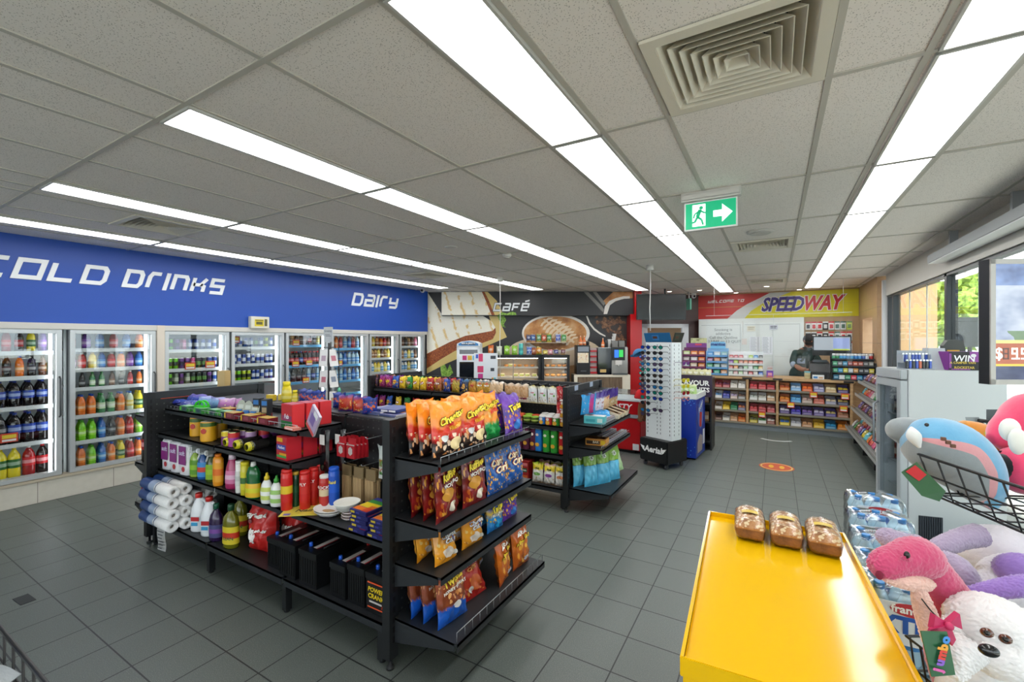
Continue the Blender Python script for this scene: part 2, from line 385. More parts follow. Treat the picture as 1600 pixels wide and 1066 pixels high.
def seg(mb, a, b, w, m, M, z=.001):
 a = Vector(a); b = Vector(b); d = (b-a).normalized(); nn = Vector((-d.y, d.x))*w/2
 mb.prism([tuple(a+nn), tuple(b+nn), tuple(b-nn), tuple(a-nn)], z, z+.0008, m, M)
hd = [(cos(2*pi*k/12)*.013-.058, sin(2*pi*k/12)*.013+.052) for k in range(12)]; sym.prism(hd, .001, .002, 1, Mx)
for a, b, w_ in (((-.064,.04),(-.082,-.01),.024), ((-.066,.034),(-.1,.012),.011), ((-.066,.034),(-.034,.014),.011), ((-.034,.014),(-.016,.02),.01), ((-.1,.012),(-.108,-.016),.01), ((-.082,-.01),(-.055,-.03),.014), ((-.055,-.03),(-.045,-.068),.012), ((-.082,-.01),(-.1,-.045),.014), ((-.1,-.045),(-.138,-.048),.012)): seg(sym, a, b, w_, 1, Mx)
sym.build('pictogram', [mat('#f4fbf8', .4, emit=.8), mat('#0d9b6c', .4, emit=.5)], ex)
# small ceiling devices
def disc(name, lab, cat, x, y, r, h, col='#d8d5cf', dome=True, emit=0):
 t = MB().lathe([(r, -.0), (r, -h*.5), (r*.8, -h*.85), (r*.4, -h)], (0,0,0), 20).build(name, mat(col, .45, emit=emit), None, loc=(x, y, CEIL-.0005))
 tag(t, lab, cat); return t
d = disc('ceiling_speaker', 'round white speaker plate in the ceiling before the exit sign arrow', 'speaker', -.12, 4.9, .12, .02); MB().lathe([(.09,-.019),(.088,-.0235)], (0,0,0), 20).build('grille', mat('#c9c7c0', .6), d)
p = atz(705, 386, CEIL); disc('recessed_sensor', 'flat round white disc in the ceiling left of the hanging sensor', 'ceiling sensor', p.x, p.y, .07, .008)
p = atz(792, 397, CEIL); d = disc('smoke_detector', 'white cylindrical smoke detector on the ceiling between the light strips', 'smoke detector', p.x, p.y, .055, .045); MB().lathe([(.035,-.0455),(.03,-.052)], (0,0,0), 16).build('cap', mat('#c9c6bf', .4), d)
p = atz(640, 423, CEIL); disc('ceiling_speaker', 'round white speaker plate in the ceiling above the dairy fridge', 'speaker', p.x, p.y, .1, .012)
for i, (u, v, where) in enumerate(((1093, 453, 'over the television corner'), (1198, 447, 'before the far vent'), (1150, 457, 'above the red part of the sign'), (1249, 452, 'above the yellow part of the sign'), (1046, 455, 'beside the television bracket'))):
 p = atz(u, v, CEIL); t = thing('downlight', 'small round lit downlight '+where, 'downlight', (p.x, p.y, CEIL-.0005), 0, 'downlights before the counter')
 MB().lathe([(.055,0),(.055,-.008),(.045,-.010)], (0,0,0), 18).build('rim', mat('#e2e0da', .4), t)
 MB().lathe([(.044,-.0085),(.044,-.0105)], (0,0,0), 18).build('lens', mat('#fff6e6', .4, emit=6), t)
# -- OUTSIDE
struct('ground_outside', MB().box((1.75, -40, -.2), (60, 50, -.08)).box((-40, -40, -.2), (1.75, -3.3, -.08)), mat('#c9c8c2', .8))
cn = MB().box((3.0, -14, 3.55), (13, 17, 4.3)).box((-12, -16, 3.7), (3, -6, 4.5))
struct('canopy_roof', cn, mat('#e6e8e8', .5))
cp = MB()
for x, y in ((6, 2), (6, 12), (10, 7), (6, 15)): cp.box((x-.2, y-.2, -.1), (x+.2, y+.2, 3.75))
struct('canopy_column', cp, mat('#d8dadb', .5))
struct('canopy_soffit_light', MB().box((4.5, 4, 3.66), (5.1, 5.2, 3.71)).box((4.5, 9, 3.66), (5.1, 10.2, 3.71)).box((7.5, 6, 3.66), (8.1, 7.2, 3.71)), mat('#ffffff', .5, emit=3))
def leafmat():
 n = NT('tree_leaves'); c = n.coord('Object'); v = n.voro(c, 9)[0]; nz = n.noise(c, 3, 4)[0]
 n.base(n.mix(n.math('ADD', n.math('MULTIPLY', v, .9), n.math('MULTIPLY', nz, .3)), srgb('#2c4a16'), srgb('#9dbb4a'))); n.set(Roughness=.7); return n.m
M_leaf = leafmat(); M_bark = mat('#54463a', .8)
rnd = random.Random(3)
for i, (x, y, h, r, lab) in enumerate(((4.6, 24.5, 4.6, 2.3, 'leafy green street tree beyond the canopy, seen past the tiled pillar'), (10.5, 34, 6, 3.4, 'leafy green tree farthest along the street'), (8.8, 28, 5, 2.7, 'leafy green tree outside behind the window middle'), (11.8, 20.5, 5.2, 2.9, 'leafy green tree outside near the television'))):
 t = thing('street_tree', lab, 'tree', (x, y, -.08), 0, 'trees across the forecourt')
 MB().tube([(0,0,0), (.05,.1,h*.35), (0,0,h*.7)], [.22, .17, .1], 8).build('trunk', M_bark, t)
 m = MB()
 for k in range(900):
  a = rnd.uniform(0, 2*pi); b = rnd.uniform(-1, 1); q = rnd.uniform(.5, 1)**.5*r
  c = Vector((q*sqrt(1-b*b)*cos(a), q*sqrt(1-b*b)*sin(a), h*.62+q*b*.72)); s_ = rnd.uniform(.14, .34)
  R = Matrix.Translation(c) @ Euler((rnd.uniform(0,6), rnd.uniform(0,6), 0)).to_matrix().to_4x4()
  m.add([(-s_,0,0),(0,-s_*.6,.1*s_),(s_,0,0),(0,s_*.6,.1*s_)], [(0,1,2,3)], 0, False, R)
 m.build('crown', M_leaf, t, weld='flat')
# -- CAFE WALL (square to the camera's heading, at an angle to the grid)
MCF = Matrix(((cos(YAW), -sin(YAW), 0, 0), (sin(YAW), cos(YAW), 0, 0), (0, 0, 1, 0), (0, 0, 0, 1)))   # local (across, along heading, up)
def lx(u, D): return (u-CXP)/FPX*D
def lz(v, D): return EYE-(v-CYP)/FPX*D
DW, DB, DD = 9.75, 9.58, 10.34
struct('wall_cafe', MB().box((lx(640, DW), DW, 0), (lx(996, DW), DW+.1, CEIL), 0, MCF), M_dark)
struct('wall_cafe_bulkhead', MB().box((lx(689.5, DB), DB, lz(493, DB)), (lx(994, DB), DW, CEIL), 0, MCF), M_dark)
struct('wall_cafe_side', MB().box((lx(1000, DD), DD, 2.02), (lx(1094, DD), DD+.1, CEIL), 0, MCF).box((lx(1077, DD), DD, 0), (lx(1094, DD), DD+.1, 2.1), 0, MCF), mat('#3a1d17', .4))
struct('pillar_red', MB().box((lx(985, 9.45), 9.45, 0), (lx(1003, 9.45), DD, lz(491, 9.45)), 0, MCF).box((lx(992, 9.45), 9.47, lz(491, 9.45)), (lx(1003, 9.45), DD, CEIL), 0, MCF), M_red)
struct('door_1', MB().box((lx(1003, 10.2), 10.2, 0), (lx(1012, 10.2), 10.28, 2.02), 0, MCF).box((lx(1066, 10.2), 10.2, 0), (lx(1076, 10.2), 10.28, 2.02), 0, MCF).box((lx(1003, 10.2), 10.2, 1.93), (lx(1076, 10.2), 10.28, 2.02), 0, MCF), mat('#c9cdcf', .35))
struct('wall_store_room', MB().box((lx(998, 11.5), 11.6, 0), (lx(1085, 11.5), 11.7, CEIL), 0, MCF), mat('#b89b72', .6))
def poly(mb, pts, D, m, z=0.0):
 """flat printed shape on a wall at heading distance D, z = layer"""
 if D == DW: pts = [(u, max(v, 494) if u > 691 else v) for u, v in pts]
 mb.add([tuple(MCF @ Vector((lx(u, D), D-.002-.0012*z, lz(v, D)))) for u, v in pts], [tuple(range(len(pts)))], m)
def toast_mat():
 n = NT('printed_toast'); c = n.coord('Object'); x, y, z = n.sep(c); nz = n.noise(c, 7, 5)[0]; f = n.noise(c, 60, 3)[0]
 st = n.math('SINE', n.math('ADD', n.math('MULTIPLY', n.math('ADD', n.math('ADD', x, y), n.math('MULTIPLY', z, .45)), 17), n.math('MULTIPLY', nz, 3)))
 k = n.math('MULTIPLY', n.math('SMOOTH_MAX', n.math('SUBTRACT', st, .6), 0, .1), n.math('MULTIPLY', n.math('GREATER_THAN', nz, .5), 2.2))
 n.base(n.mix(n.math('MINIMUM', k, .85), n.mix(f, srgb('#fffdf2'), srgb('#f4ead0')), srgb('#e3bd66'))); n.set(Roughness=.45); return n.m
def spot_mat(name, cols, scale, rough=.5, detail=4):
 n = NT(name); c = n.coord('Object'); nz = n.noise(c, scale, detail, .65)[0]
 k = len(cols); n.base(n.ramp(nz, [(.3+.4*i/(k-1), cc) for i, cc in enumerate(cols)])); n.set(Roughness=rough); return n.m
mm = [toast_mat(), spot_mat('printed_crust', ['#5a2208', '#9a4a18', '#b8692c'], 30), mat('#dcc177', .45), spot_mat('printed_lettuce', ['#2f5a17', '#7fae37', '#b8d66a'], 25)]
mu = thing('wall_mural', 'large toasted cheese sandwich picture on the cafe wall', 'wall picture', tuple(MCF @ Vector((lx(728, DW), DW, 1.5))))
def mural_part(name, shapes, m, D=DW):
 b = MB()
 for pts, z in shapes: poly(b, pts, D, 0, z)
 o = b.build(name, m, None, weld='flat'); o.parent = mu; o.matrix_parent_inverse = Matrix.Translation(-mu.location); return o
mural_part('bread', [([(667,455),(692,455),(692,493),(755,493),(768,502),(774,512),(770,517),(727,525),(702,535),(667,553)], 3)], mm[0])
mural_part('crust', [([(667,553),(702,535),(727,525),(770,517),(774,512),(775,520),(770,530),(749,538),(726,542),(710,549),(688,562),(667,576)], 3)], mm[1])
mural_part('cheese', [([(667,560),(749,530),(772,516),(764,493),(777,493),(792,527),(751,545),(698,568),(667,584)], 2)], mm[2])
mural_part('lettuce', [([(774,493),(788,493),(791,500),(787,507),(790,512),(783,510)], 1.5)], mm[3])
mural_part('lettuce', [([(688,574),(694,567),(699,578),(703,569),(708,583),(700,590),(690,588)], 1.5)], mm[3])
mu = thing('bulkhead_mural', 'upper part of the sandwich picture printed across the cafe bulkhead', 'wall picture', tuple(MCF @ Vector((lx(728, DB), DB, 2.4))))
mural_part('bread', [([(690,456.3),(753,456.3),(760,470),(769,492.5),(690,492.5)], 3)], mm[0], DB)
mural_part('crust', [([(753,456.3),(757,456.3),(763,468),(773,492.5),(768,492.5),(759,470)], 3.5)], mm[1], DB)
mural_part('cheese', [([(755,456.3),(762,456.3),(776,470),(787,492.5),(770,492.5)], 2)], mm[2], DB)
mural_part('lettuce', [([(778,492.5),(784,488),(792,490),(800,487),(806,489),(807,492.5)], 3)], mm[3], DB)
def ell(cu, cv, ru, rv, n=40, a0=0, a1=2*pi): return [(cu+ru*cos(a0+(a1-a0)*i/(n-1 if a1-a0 < 6.28 else n)), cv+rv*sin(a0+(a1-a0)*i/(n-1 if a1-a0 < 6.28 else n))) for i in range(n)]
def latte_mat():
 n = NT('printed_coffee'); c = n.coord('Object'); nz = n.noise(c, 5, 4)[0]; n.base(n.ramp(nz, [(.3, '#9a5a24'), (.5, '#c58848'), (.75, '#d8b183')])); n.set(Roughness=.45); return n.m
M_latte = latte_mat(); M_pw = mat('#e6e0d6', .45)
mu = thing('coffee_mural', 'big cup of coffee with leaf pattern and beans printed on the cafe wall', 'wall picture', tuple(MCF @ Vector((lx(880, DW), DW, 1.5))))
mural_part('wood', [([(885,552),(925,536),(940,560),(940,600),(870,600)], .5)], spot_mat('printed_wood', ['#8a5f38', '#b98c5c', '#d0ab7c'], 6))
mural_part('saucer', [(ell(866,549,72,24), 1)], mat('#d9c6a8', .45))
mural_part('cup', [(ell(868.5,521,53,30), 2)], M_pw)
mural_part('coffee', [(ell(867.5,521,49,26.5), 3)], M_latte)
lf = []
for k in range(9):
 f = k/8; u = 851+f*40; v = 501+f*30; w = (5+11*sin(pi*(.2+f*.62)))
 lf.append(([(u,v),(u+w*.5,v-w*.42),(u+w*1.15,v-w*.42),(u+w*1.0,v-w*.2),(u+w*.5,v-w*.12),(u+3,v+2.6),(u-w*.15,v+w*.45),(u-w*.3,v+w*.8),(u-w*.62,v+w*.78),(u-w*.45,v+w*.4)], 4+.1*k))
lf.append(([(848,499),(852,499),(898,534),(896,537)], 5.2))
mural_part('milk_leaf', lf, mat('#e2c9a5', .45))
arc = [(918,493),(922,504),(929,513),(938,520),(946,524.5)]
mural_part('cup_rim', [(arc+[(946,526.5),(937,522.5),(927.5,515.5),(920,506),(915.5,493)], 2)], M_pw)
bn = []; rnd = random.Random(5)
for k in range(130):
 u = rnd.uniform(926, 974); v = rnd.uniform(496, 545)
 if v > 498+(u-918)*.95 and v > 520: pass
 if u < 930+max(0, (v-500))*.9: continue
 a = rnd.uniform(0, pi); w, h = rnd.uniform(2.6, 4.4), rnd.uniform(1.6, 2.6)
 bn.append(([(u+w*cos(t)*cos(a)-h*sin(t)*sin(a), v+w*cos(t)*sin(a)+h*sin(t)*cos(a)) for t in [i*pi/4 for i in range(8)]], 2+.02*k))
o = mural_part('coffee_beans', bn, spot_mat('printed_beans', ['#2c170c', '#6e4426', '#a87c55'], 18)); o['kind'] = 'stuff'
mural_part('dark_print', [([(930,493),(978,493),(978,548),(950,527)], 1)], mat('#2a1a12', .4))
mu = thing('cup_mural', 'spoon, cup rim and coffee printed at the end of the cafe bulkhead', 'wall picture', tuple(MCF @ Vector((lx(950, DB), DB, 2.4))))
mural_part('coffee', [([(958,456.3),(988.5,456.3),(988.5,466),(972,467),(955,474),(947,478),(943,470)], 2)], M_latte, DB)
mural_part('cup_rim', [([(943,491),(945,479),(952,470.5),(962,466),(974,463),(984,463),(984,466.5),(975,467),(962,470.5),(953,477),(948.5,491)], 3)], M_pw, DB)
mural_part('spoon', [([(912,456.3),(919,456.3),(940,478),(944,484),(942,488),(938,484),(930,475)], 2), ([(926,456.3),(932,456.3),(946,474),(943,478)], 2.2)], mat('#85827d', .4), DB)
# cafe lettering
t = thing('cafe_sign', 'white italic cafe lettering on the dark bulkhead', 'sign', tuple(MCF @ Vector((lx(770, DB), DB, lz(488, DB)))), YAW)
sx = lx(826, DB)-lx(769, DB); hh = lz(473.5, DB)-lz(486.5, DB)
Mt = Matrix.Translation((0, -.010, .02)) @ Matrix.Rotation(pi/2, 4, 'X')
def cafe(mbx, m, grow, z):
 x = square_text(mbx, 'cafe', Mt @ Matrix.Translation((0, 0, z)), hh, .92, .2, .3, .25, m, .006, grow)
 S = Mt @ Matrix.Translation((0, 0, z)) @ Matrix(((1,.25,0,0),(0,1,0,0),(0,0,1,0),(0,0,0,1)))
 stroke(mbx, [(x-hh*.8, hh*1.16), (x-hh*.3, hh*1.3)], hh*.2+grow, False, S, m, 0, .006)
b1 = MB(); cafe(b1, 0, .02, 0); b1.build('letter_outline', mat('#111214', .4), t, weld=False)
b2 = MB(); cafe(b2, 0, 0, .007); b2.build('lettering', mat('#eceeef', .35), t, weld=False)
# -- BLUE WALL LETTERING
Mw = Matrix(((0,0,1,XF),(1,0,0,0),(0,1,0,0),(0,0,0,1)))     # local x -> +Y, y -> up, z -> into the room
M_let = mat('#f2f4f5', .35)
t = thing('fridge_sign', 'white cold drinks lettering high on the blue wall', 'sign', (XF, 2.4, 2.26)); b = MB()
square_text(b, 'COLD', Mw @ Matrix.Translation((.98, 2.262, .001)), .215, 1.0, .2, .28, .28, 0, .012)
square_text(b, 'DrInKs', Mw @ Matrix.Translation((2.09, 2.262, .001)), .215, .85, .2, .25, .28, 0, .012)
o = b.build('lettering', M_let, t, weld=False); o.matrix_parent_inverse = Matrix.Translation(-t.location)
t = thing('dairy_sign', 'white dairy lettering at the far end of the blue wall', 'sign', (XF, 5.8, 2.26)); b = MB()
square_text(b, 'Dairy', Mw @ Matrix.Translation((5.30, 2.265, .001)), .235, .98, .2, .3, .28, 0, .012)
o = b.build('lettering', M_let, t, weld=False); o.matrix_parent_inverse = Matrix.Translation(-t.location)
# temperature box
t = thing('temperature_display', 'small cream box with yellow label on the blue wall above the fridges', 'control box', (XF, 3.655, 1.905))
MB().box((0, -.135, -.085), (.07, .135, .085)).build('case', mat('#d9d6c4', .4), t, bev=.006)
MB().box((.07, -.08, -.055), (.072, .05, .045)).build('yellow_label', mat('#d8c22c', .5), t)
MB().box((.0725, -.07, .022), (.073, .04, .035)).box((.0725, -.06, -.03), (.073, .03, .01)).box((.0725, .06, -.05), (.073, .1, .05)).build('printed_text', mat('#5e5a30', .5), t)
for nm, lab, u, v, D in (('security_camera', 'white dome camera at the corner of blue wall and cafe', 660, 454, 9.2), ('security_camera', 'white dome camera above the end of the television', 1084, 463, 9.9), ('security_camera', 'white dome camera at the yellow end of the sign', 1343, 450, 10.3)):
 p = onD(u, v, D); t = thing(nm, lab, 'camera', (p.x, p.y, p.z))
 MB().lathe([(.055, CEIL-p.z-.001), (.06, .03), (.045, .02)], (0,0,0), 16).build('mount', mat('#e1e1de', .4), t)
 MB().ball((0,0,0), .05, 0, 14, 8).build('dome', mat('#d2d4d6', .25), t)
 MB().ball((.02,-.035,-.005), .025, 0, 10, 6).build('lens', mat('#1c1d20', .1), t)
# -- DRINKS FRIDGES
M_alu = mat('#c2c6c6', .35, .35); M_alud = mat('#4a4e50', .45); M_shelf = mat('#d3d8d8', .4); M_led = mat('#f4f9ff', .4, emit=3.6); M_inw = mat('#ccd3d3', .5)
M_fglass = glass_mat('fridge_door_glass', (.96, .98, .97, 1), 2.6)
BAYS = [(.84, 1.60), (1.66, 2.42), (2.51, 3.26), (3.29, 4.05), (4.08, 4.86), (4.89, 5.68), (5.71, 6.44), (6.48, 7.21)]
BZ = [[1.53, 1.275, .97, .60, .262], [1.55, 1.33, 1.12, .816, .533, .243], [1.52, 1.275, 1.075, .8, .5, .25], [1.545, 1.30, 1.065, .8, .5, .25], [1.565, 1.24, .975, .7, .45, .25], [1.50, 1.21, .93, .7, .45, .25], [1.52, 1.30, 1.03, .75, .5, .25], [1.52, 1.26, 1.02, .75, .5, .25]]
DOORN = ['first', 'second', 'third', 'fourth', 'fifth', 'sixth', 'seventh', 'last']
def fridge(idx, y0, y1, label):
 t = thing('drinks_fridge', label, 'fridge', (XF, (y0+y1)/2, .215), 0, 'walk in drinks fridges')
 inv = Matrix.Translation(-t.location)
 def pt(name, mb, m, bev=0, par=None):
  o = mb.build(name, m, None, bev)
  if par is None: o.parent = t; o.matrix_parent_inverse = inv
  else: o.parent = par
  return o
 pt('header_frame', MB().box((XF-.04, y0, 1.765), (XF+.03, y1, 1.83)), mat('#cfccc4', .4), .004)
 pt('sill', MB().box((XF-.1, y0, .215), (XF+.045, y1, .24)), mat('#b9ae98', .5), .003)
 pt('cabinet_back', MB().box((XF-.82, y0, .2), (XF-.78, y1, 1.85)).box((XF-.8, y0, 1.78), (XF-.05, y1, 1.85)).box((XF-.8, y0, .18), (XF-.1, y1, .215)).box((XF-.8, y0, .2), (XF-.07, y0+.02, 1.8)).box((XF-.8, y1-.02, .2), (XF-.07, y1, 1.8)), M_inw)
 for i in idx:
  a, b = BAYS[i]
  fr = MB(); w = .042; x0, x1 = XF-.035, XF+.02
  for p, q in (((x0, a, .245), (x1, a+w, 1.762)), ((x0, b-w, .245), (x1, b, 1.762)), ((x0, a+w, .245), (x1, b-w, .245+w)), ((x0, a+w, 1.762-w), (x1, b-w, 1.762))): fr.box(p, q)
  d = pt('door', fr, M_alu, .003)
  pt('pane', MB().quad([(XF-.01, a+w, .285), (XF-.01, b-w, .285), (XF-.01, b-w, 1.722), (XF-.01, a+w, 1.722)]), M_fglass, 0, d)
  pt('door_handle', MB().tube([(XF+.02, b-.02, .85), (XF+.055, b-.02, .87), (XF+.055, b-.02, 1.25), (XF+.02, b-.02, 1.27)], .008), M_alud, 0, d)
  pt('gasket', MB().box((XF-.05, a-.012, .245), (XF-.036, a+.03, 1.762)).box((XF-.05, b-.03, .245), (XF-.036, b+.012, 1.762)), M_alud, 0, d)
  pt('light_strip', MB().box((XF-.10, b-.075, .28), (XF-.078, b-.05, 1.72)), M_led)
  up = MB()
  for yy in (a-.005, b-.02): up.box((XF-.16, yy, .22), (XF-.13, yy+.025, 1.78))
  pt('upright', up, M_inw)
  for z in BZ[i]:
   s = pt('wire_shelf', MB().box((XF-.75, a+.01, z-.014), (XF-.13, b-.03, z)).box((XF-.13, a+.01, z-.03), (XF-.118, b-.03, z+.012)), M_shelf)
   if i in (4, 5): pt('shelf_strip', MB().box((XF-.1175, a+.03, z-.03), (XF-.1165, b-.05, z+.01)), mat('#5aa9dc', .4), 0, s)
  pl = MB()
fridge([0, 1], -3.0, 2.455, 'two door end of the glass fronted drinks fridge, left of the white pillar')
fridge([2, 3, 4, 5, 6, 7], 2.465, 7.27, 'long run of glass fridge doors from the white pillar to the cafe')
struct('pillar_fridge', MB().box((XF-.03, 2.425, .215), (XF+.04, 2.505, 1.83)), mat('#d9cdbd', .4), bev=.004)
M_tag = [mat('#d8482a', .5), mat('#f0d23c', .5), mat('#f3f3ef', .5)]
def price_tag(y, z, x, lab, gr, w=.12, h=.09, rz=pi/2):
 t = MB().cb((0, 0, 0), (w, .002, h), 0).cb((0, -.0015, .012), (w*.8, .001, h*.4), 1).cb((0, -.0015, -.025), (w*.8, .001, h*.22), 2).build('price_card', M_tag, None, loc=(x, y, z), rot=(0, 0, rz))
 tag(t, lab, 'price card', gr); return t
for (y, z, lab) in ((2.84, 1.315, 'orange price card in front of the green cans'), (3.08, 1.325, 'orange price card in front of the blue cans'), (4.32, 1.275, 'orange price card on the blue strip under the cola'), (4.56, 1.285, 'second orange price card on the blue strip under the cola'), (3.40, 1.66, 'orange price card at the top of the fourth fridge door'), (5.15, 1.25, 'orange price card before the water bottles'), (4.5, 1.0, 'orange price card on the lower blue strip'), (4.33, 1.61, 'orange price card at the top shelf of the fifth door'), (1.25, .68, 'orange price card before the dark bottles behind the first door')):
 price_tag(y, z, XF-.108, lab, 'price cards in the fridges')
# -- drink prototypes
BP = {'big': [(.0,.0),(.042,.0),(.05,.012),(.05,.09),(.046,.12),(.05,.15),(.05,.205),(.045,.235),(.02,.285),(.0145,.295),(.0145,.305)],
      'small': [(.0,.0),(.028,.0),(.033,.01),(.033,.06),(.030,.075),(.033,.09),(.033,.145),(.028,.17),(.014,.205),(.0125,.21),(.0125,.218)],
      'glass': [(.0,.0),(.029,.0),(.031,.006),(.031,.12),(.026,.15),(.014,.175),(.0135,.195)],
      'milk': [(.0,.0),(.034,.0),(.038,.01),(.038,.12),(.033,.15),(.017,.175),(.017,.183)]}
def flat_top(n): return n
def P_bottle(kind, liquid, label, cap, name='drink_bottle'):
 pr = BP[kind]; H = pr[-1][1]; R = max(r for r, z in pr)
 body = MB().lathe(pr, (0,0,0), 14, 0, cap=True).mesh(name, mat(liquid, .12, coat=.5))
 z0, z1 = {'big': (.105, .195), 'small': (.055, .125), 'glass': (.03, .1), 'milk': (.03, .11)}[kind]
 lb = MB().lathe([(R+.0006, z0), (R+.0006, z0+(z1-z0)*.3), (R+.0006, z0+(z1-z0)*.7), (R+.0006, z1)], (0,0,0), 14, 0, cap=False, mats=[0, 1, 0])
 lm = lb.mesh('label', [mat(label, .4), mat(mixhex(label, '#ffffff', .55), .4)])
 cr = pr[-1][0]+.002
 cm = MB().lathe([(cr, H-.012), (cr, H+.008), (cr*.9, H+.01)], (0,0,0), 12).mesh('cap', mat(cap, .35))
 return P(name, body, [P('label', lm), P('cap', cm)])
def mixhex(a, b, f):
 a = a.lstrip('#'); b = b.lstrip('#')
 return '#'+''.join('%02x' % int(int(a[i:i+2], 16)*(1-f)+int(b[i:i+2], 16)*f) for i in (0, 2, 4))
def P_can(col, band, h=.155, r=.027):
 m = MB().lathe([(r*.8, 0), (r, .008), (r, h*.3), (r, h*.62), (r, h-.012), (r*.82, h), (r*.8, h-.003)], (0,0,0), 14, mats=[2, 0, 1, 0, 2, 2])
 return P('drink_can', m.mesh('drink_can', [mat(col, .25, .3), mat(band, .3, .2), mat('#c9ccd0', .25, .9)]))
_pb = {}
def proto(fn, *a):
 k = (fn.__name__,)+a
 if k not in _pb: _pb[k] = fn(*a)
 return _pb[k]
COLN = {}
# (kind, liquid, label, cap, words)
DK = {'cola': ('#1c0f0c', '#b3121c', '#c8161e', 'dark cola'), 'pepsi': ('#160d0c', '#1d3f9c', '#16358c', 'dark cola with blue label'), 'dark': ('#120d0e', '#2a2a2e', '#17181a', 'black'),
  'orange': ('#e2711d', '#f0892a', '#1f55b8', 'orange soft drink'), 'lemon': ('#e8d62c', '#2c6a2a', '#e3c71e', 'yellow lemon drink'), 'lime': ('#7ccf1f', '#9fe03a', '#4aa21c', 'lime green drink'),
  'green': ('#2f7f45', '#c9dfb8', '#2f8f3f', 'green soft drink'), 'blue': ('#1f5fae', '#3d8fd8', '#1d4c9e', 'blue sports drink'), 'pale': ('#cfdcc0', '#d7c24a', '#2260b4', 'pale lemonade'),
  'red': ('#a3161c', '#d8262c', '#eeeeee', 'red soft drink'), 'water': ('#a9c6d2', '#3f86c4', '#3b7fc0', 'clear water'), 'brown': ('#5a2f16', '#7a4a22', '#3a2312', 'brown iced coffee'),
  'yellow': ('#e8cf4c', '#f0dd70', '#e0b020', 'yellow flavoured milk'), 'white': ('#e9e7dd', '#4d9ad4', '#2f6fb8', 'white milk'), 'tan': ('#c79a5c', '#8a5522', '#5a3414', 'tan coffee milk'), 'purple': ('#5a2a86', '#8a4ab4', '#4a1f6c', 'purple soft drink'), 'pink': ('#d85a8a', '#e88ab0', '#c83a72', 'pink flavoured milk')}
CANC = {'cg': ('#6fc21e', '#1f2a12', 'bright green'), 'cp': ('#6b3a86', '#2a1636', 'purple'), 'ck': ('#b83a78', '#e8a0c4', 'pink'), 'cd': ('#26302a', '#5a8a3a', 'dark green'), 'cb': ('#1d3f8c', '#c7ccd6', 'blue'), 'cs': ('#c3c9d2', '#1f4aa0', 'silver and blue'), 'cy': ('#a8b81e', '#2a3012', 'yellow green'), 'ct': ('#7d8a72', '#c8cfb8', 'grey green'), 'cr': ('#a82228', '#e0c0b0', 'red')}
def fill(bay, sh, items, kind, depth=1, name='drink_bottle', gap=None):
 a, b = BAYS[bay]; z = BZ[bay][sh]; n = len(items); y0 = a+.06; y1 = b-.10
 sn = 'top second third fourth fifth sixth'.split()[sh]
 for k in range(n):
  it = items[k]
  for d in range(depth):
   y = y0+(y1-y0)*(k/(n-1) if n > 1 else .5)+random.uniform(-.004, .004)
   if bay == 0 and y < 1.12: continue
   if kind == 'can':
    c = CANC[it]; p = proto(P_can, c[0], c[1]); x = XF-.17-.062*d; what = c[2]+' drink can'; cat = 'drink can'
   else:
    L = DK[it]; p = proto(P_bottle, kind, L[0], L[1], L[2], name); R = max(r for r, q in BP[kind]); x = XF-.134-R-.004-(2*R+.006)*d; what = L[3]+' bottle'; cat = 'bottle'
   row = '' if depth == 1 else (' in front' if d == 0 else ' '+ORD[d]+' row')
   H_ = (.155 if kind == 'can' else BP[kind][-1][1]+.01); room = (BZ[bay][sh-1]-.034 if sh else 1.776)-z; sc_ = min(1, (room-.004)/H_)
   spawn(p, (x, y, z), random.uniform(0, 6), f'{what}{row}, {ORD[k]} from left, {sn} shelf, {DOORN[bay]} fridge door', cat, f'{sn} shelf drinks of the {DOORN[bay]} fridge door', scale=sc_ if sc_ < 1 else None)
S = str.split
fill(0, 0, S('red blue yellow orange red cola lemon purple'), 'small'); fill(0, 1, S('red red yellow lemon dark orange dark brown'), 'small')
fill(0, 2, S('cola cola cola pepsi pepsi pepsi pepsi'), 'big', 2, 'large_drink_bottle'); fill(0, 3, S('cola cola dark dark pepsi pepsi pepsi'), 'big', 2, 'large_drink_bottle'); fill(0, 4, S('green lemon lime lemon lemon red cola'), 'big', 1, 'large_drink_bottle')
fill(1, 0, S('red purple blue red blue orange'), 'milk'); fill(1, 1, S('purple red yellow blue red orange purple blue'), 'milk'); fill(1, 2, S('yellow dark green green brown dark red orange'), 'glass')
fill(1, 3, S('pale orange orange green green orange pale lemon'), 'small', 2); fill(1, 4, S('lemon lime lime blue dark orange red lime'), 'small', 2); fill(1, 5, S('pale orange lime blue orange lemon red orange'), 'small', 2)
fill(2, 0, S('cg cg cp ck cb cb cb cb cs'), 'can', 2); fill(2, 1, S('cg cg cg cp cp ck cd cd cb cb'), 'can', 3); fill(2, 2, S('cg cg ct cp ct cd cd cd cp cs'), 'can', 3)
fill(3, 0, S('cb cb cs cb cb cd cb cy cb'), 'can', 2); fill(3, 1, S('cb cb cs cb cs cb cs cs cb cb'), 'can', 3); fill(3, 2, S('cy cy cg cy cy cb cb cs cb cb'), 'can', 2)
fill(4, 0, S('dark brown tan dark dark brown cola dark pale'), 'small'); fill(4, 1, S('cola cola cola cola pepsi cola cola cola cola'), 'small', 2); fill(4, 2, S('water water dark dark dark water pepsi water'), 'small')
fill(5, 0, S('yellow yellow orange red water blue red water'), 'small'); fill(5, 1, S('water water water water blue water water water'), 'small', 2); fill(5, 2, S('water blue water water blue water blue water'), 'small')
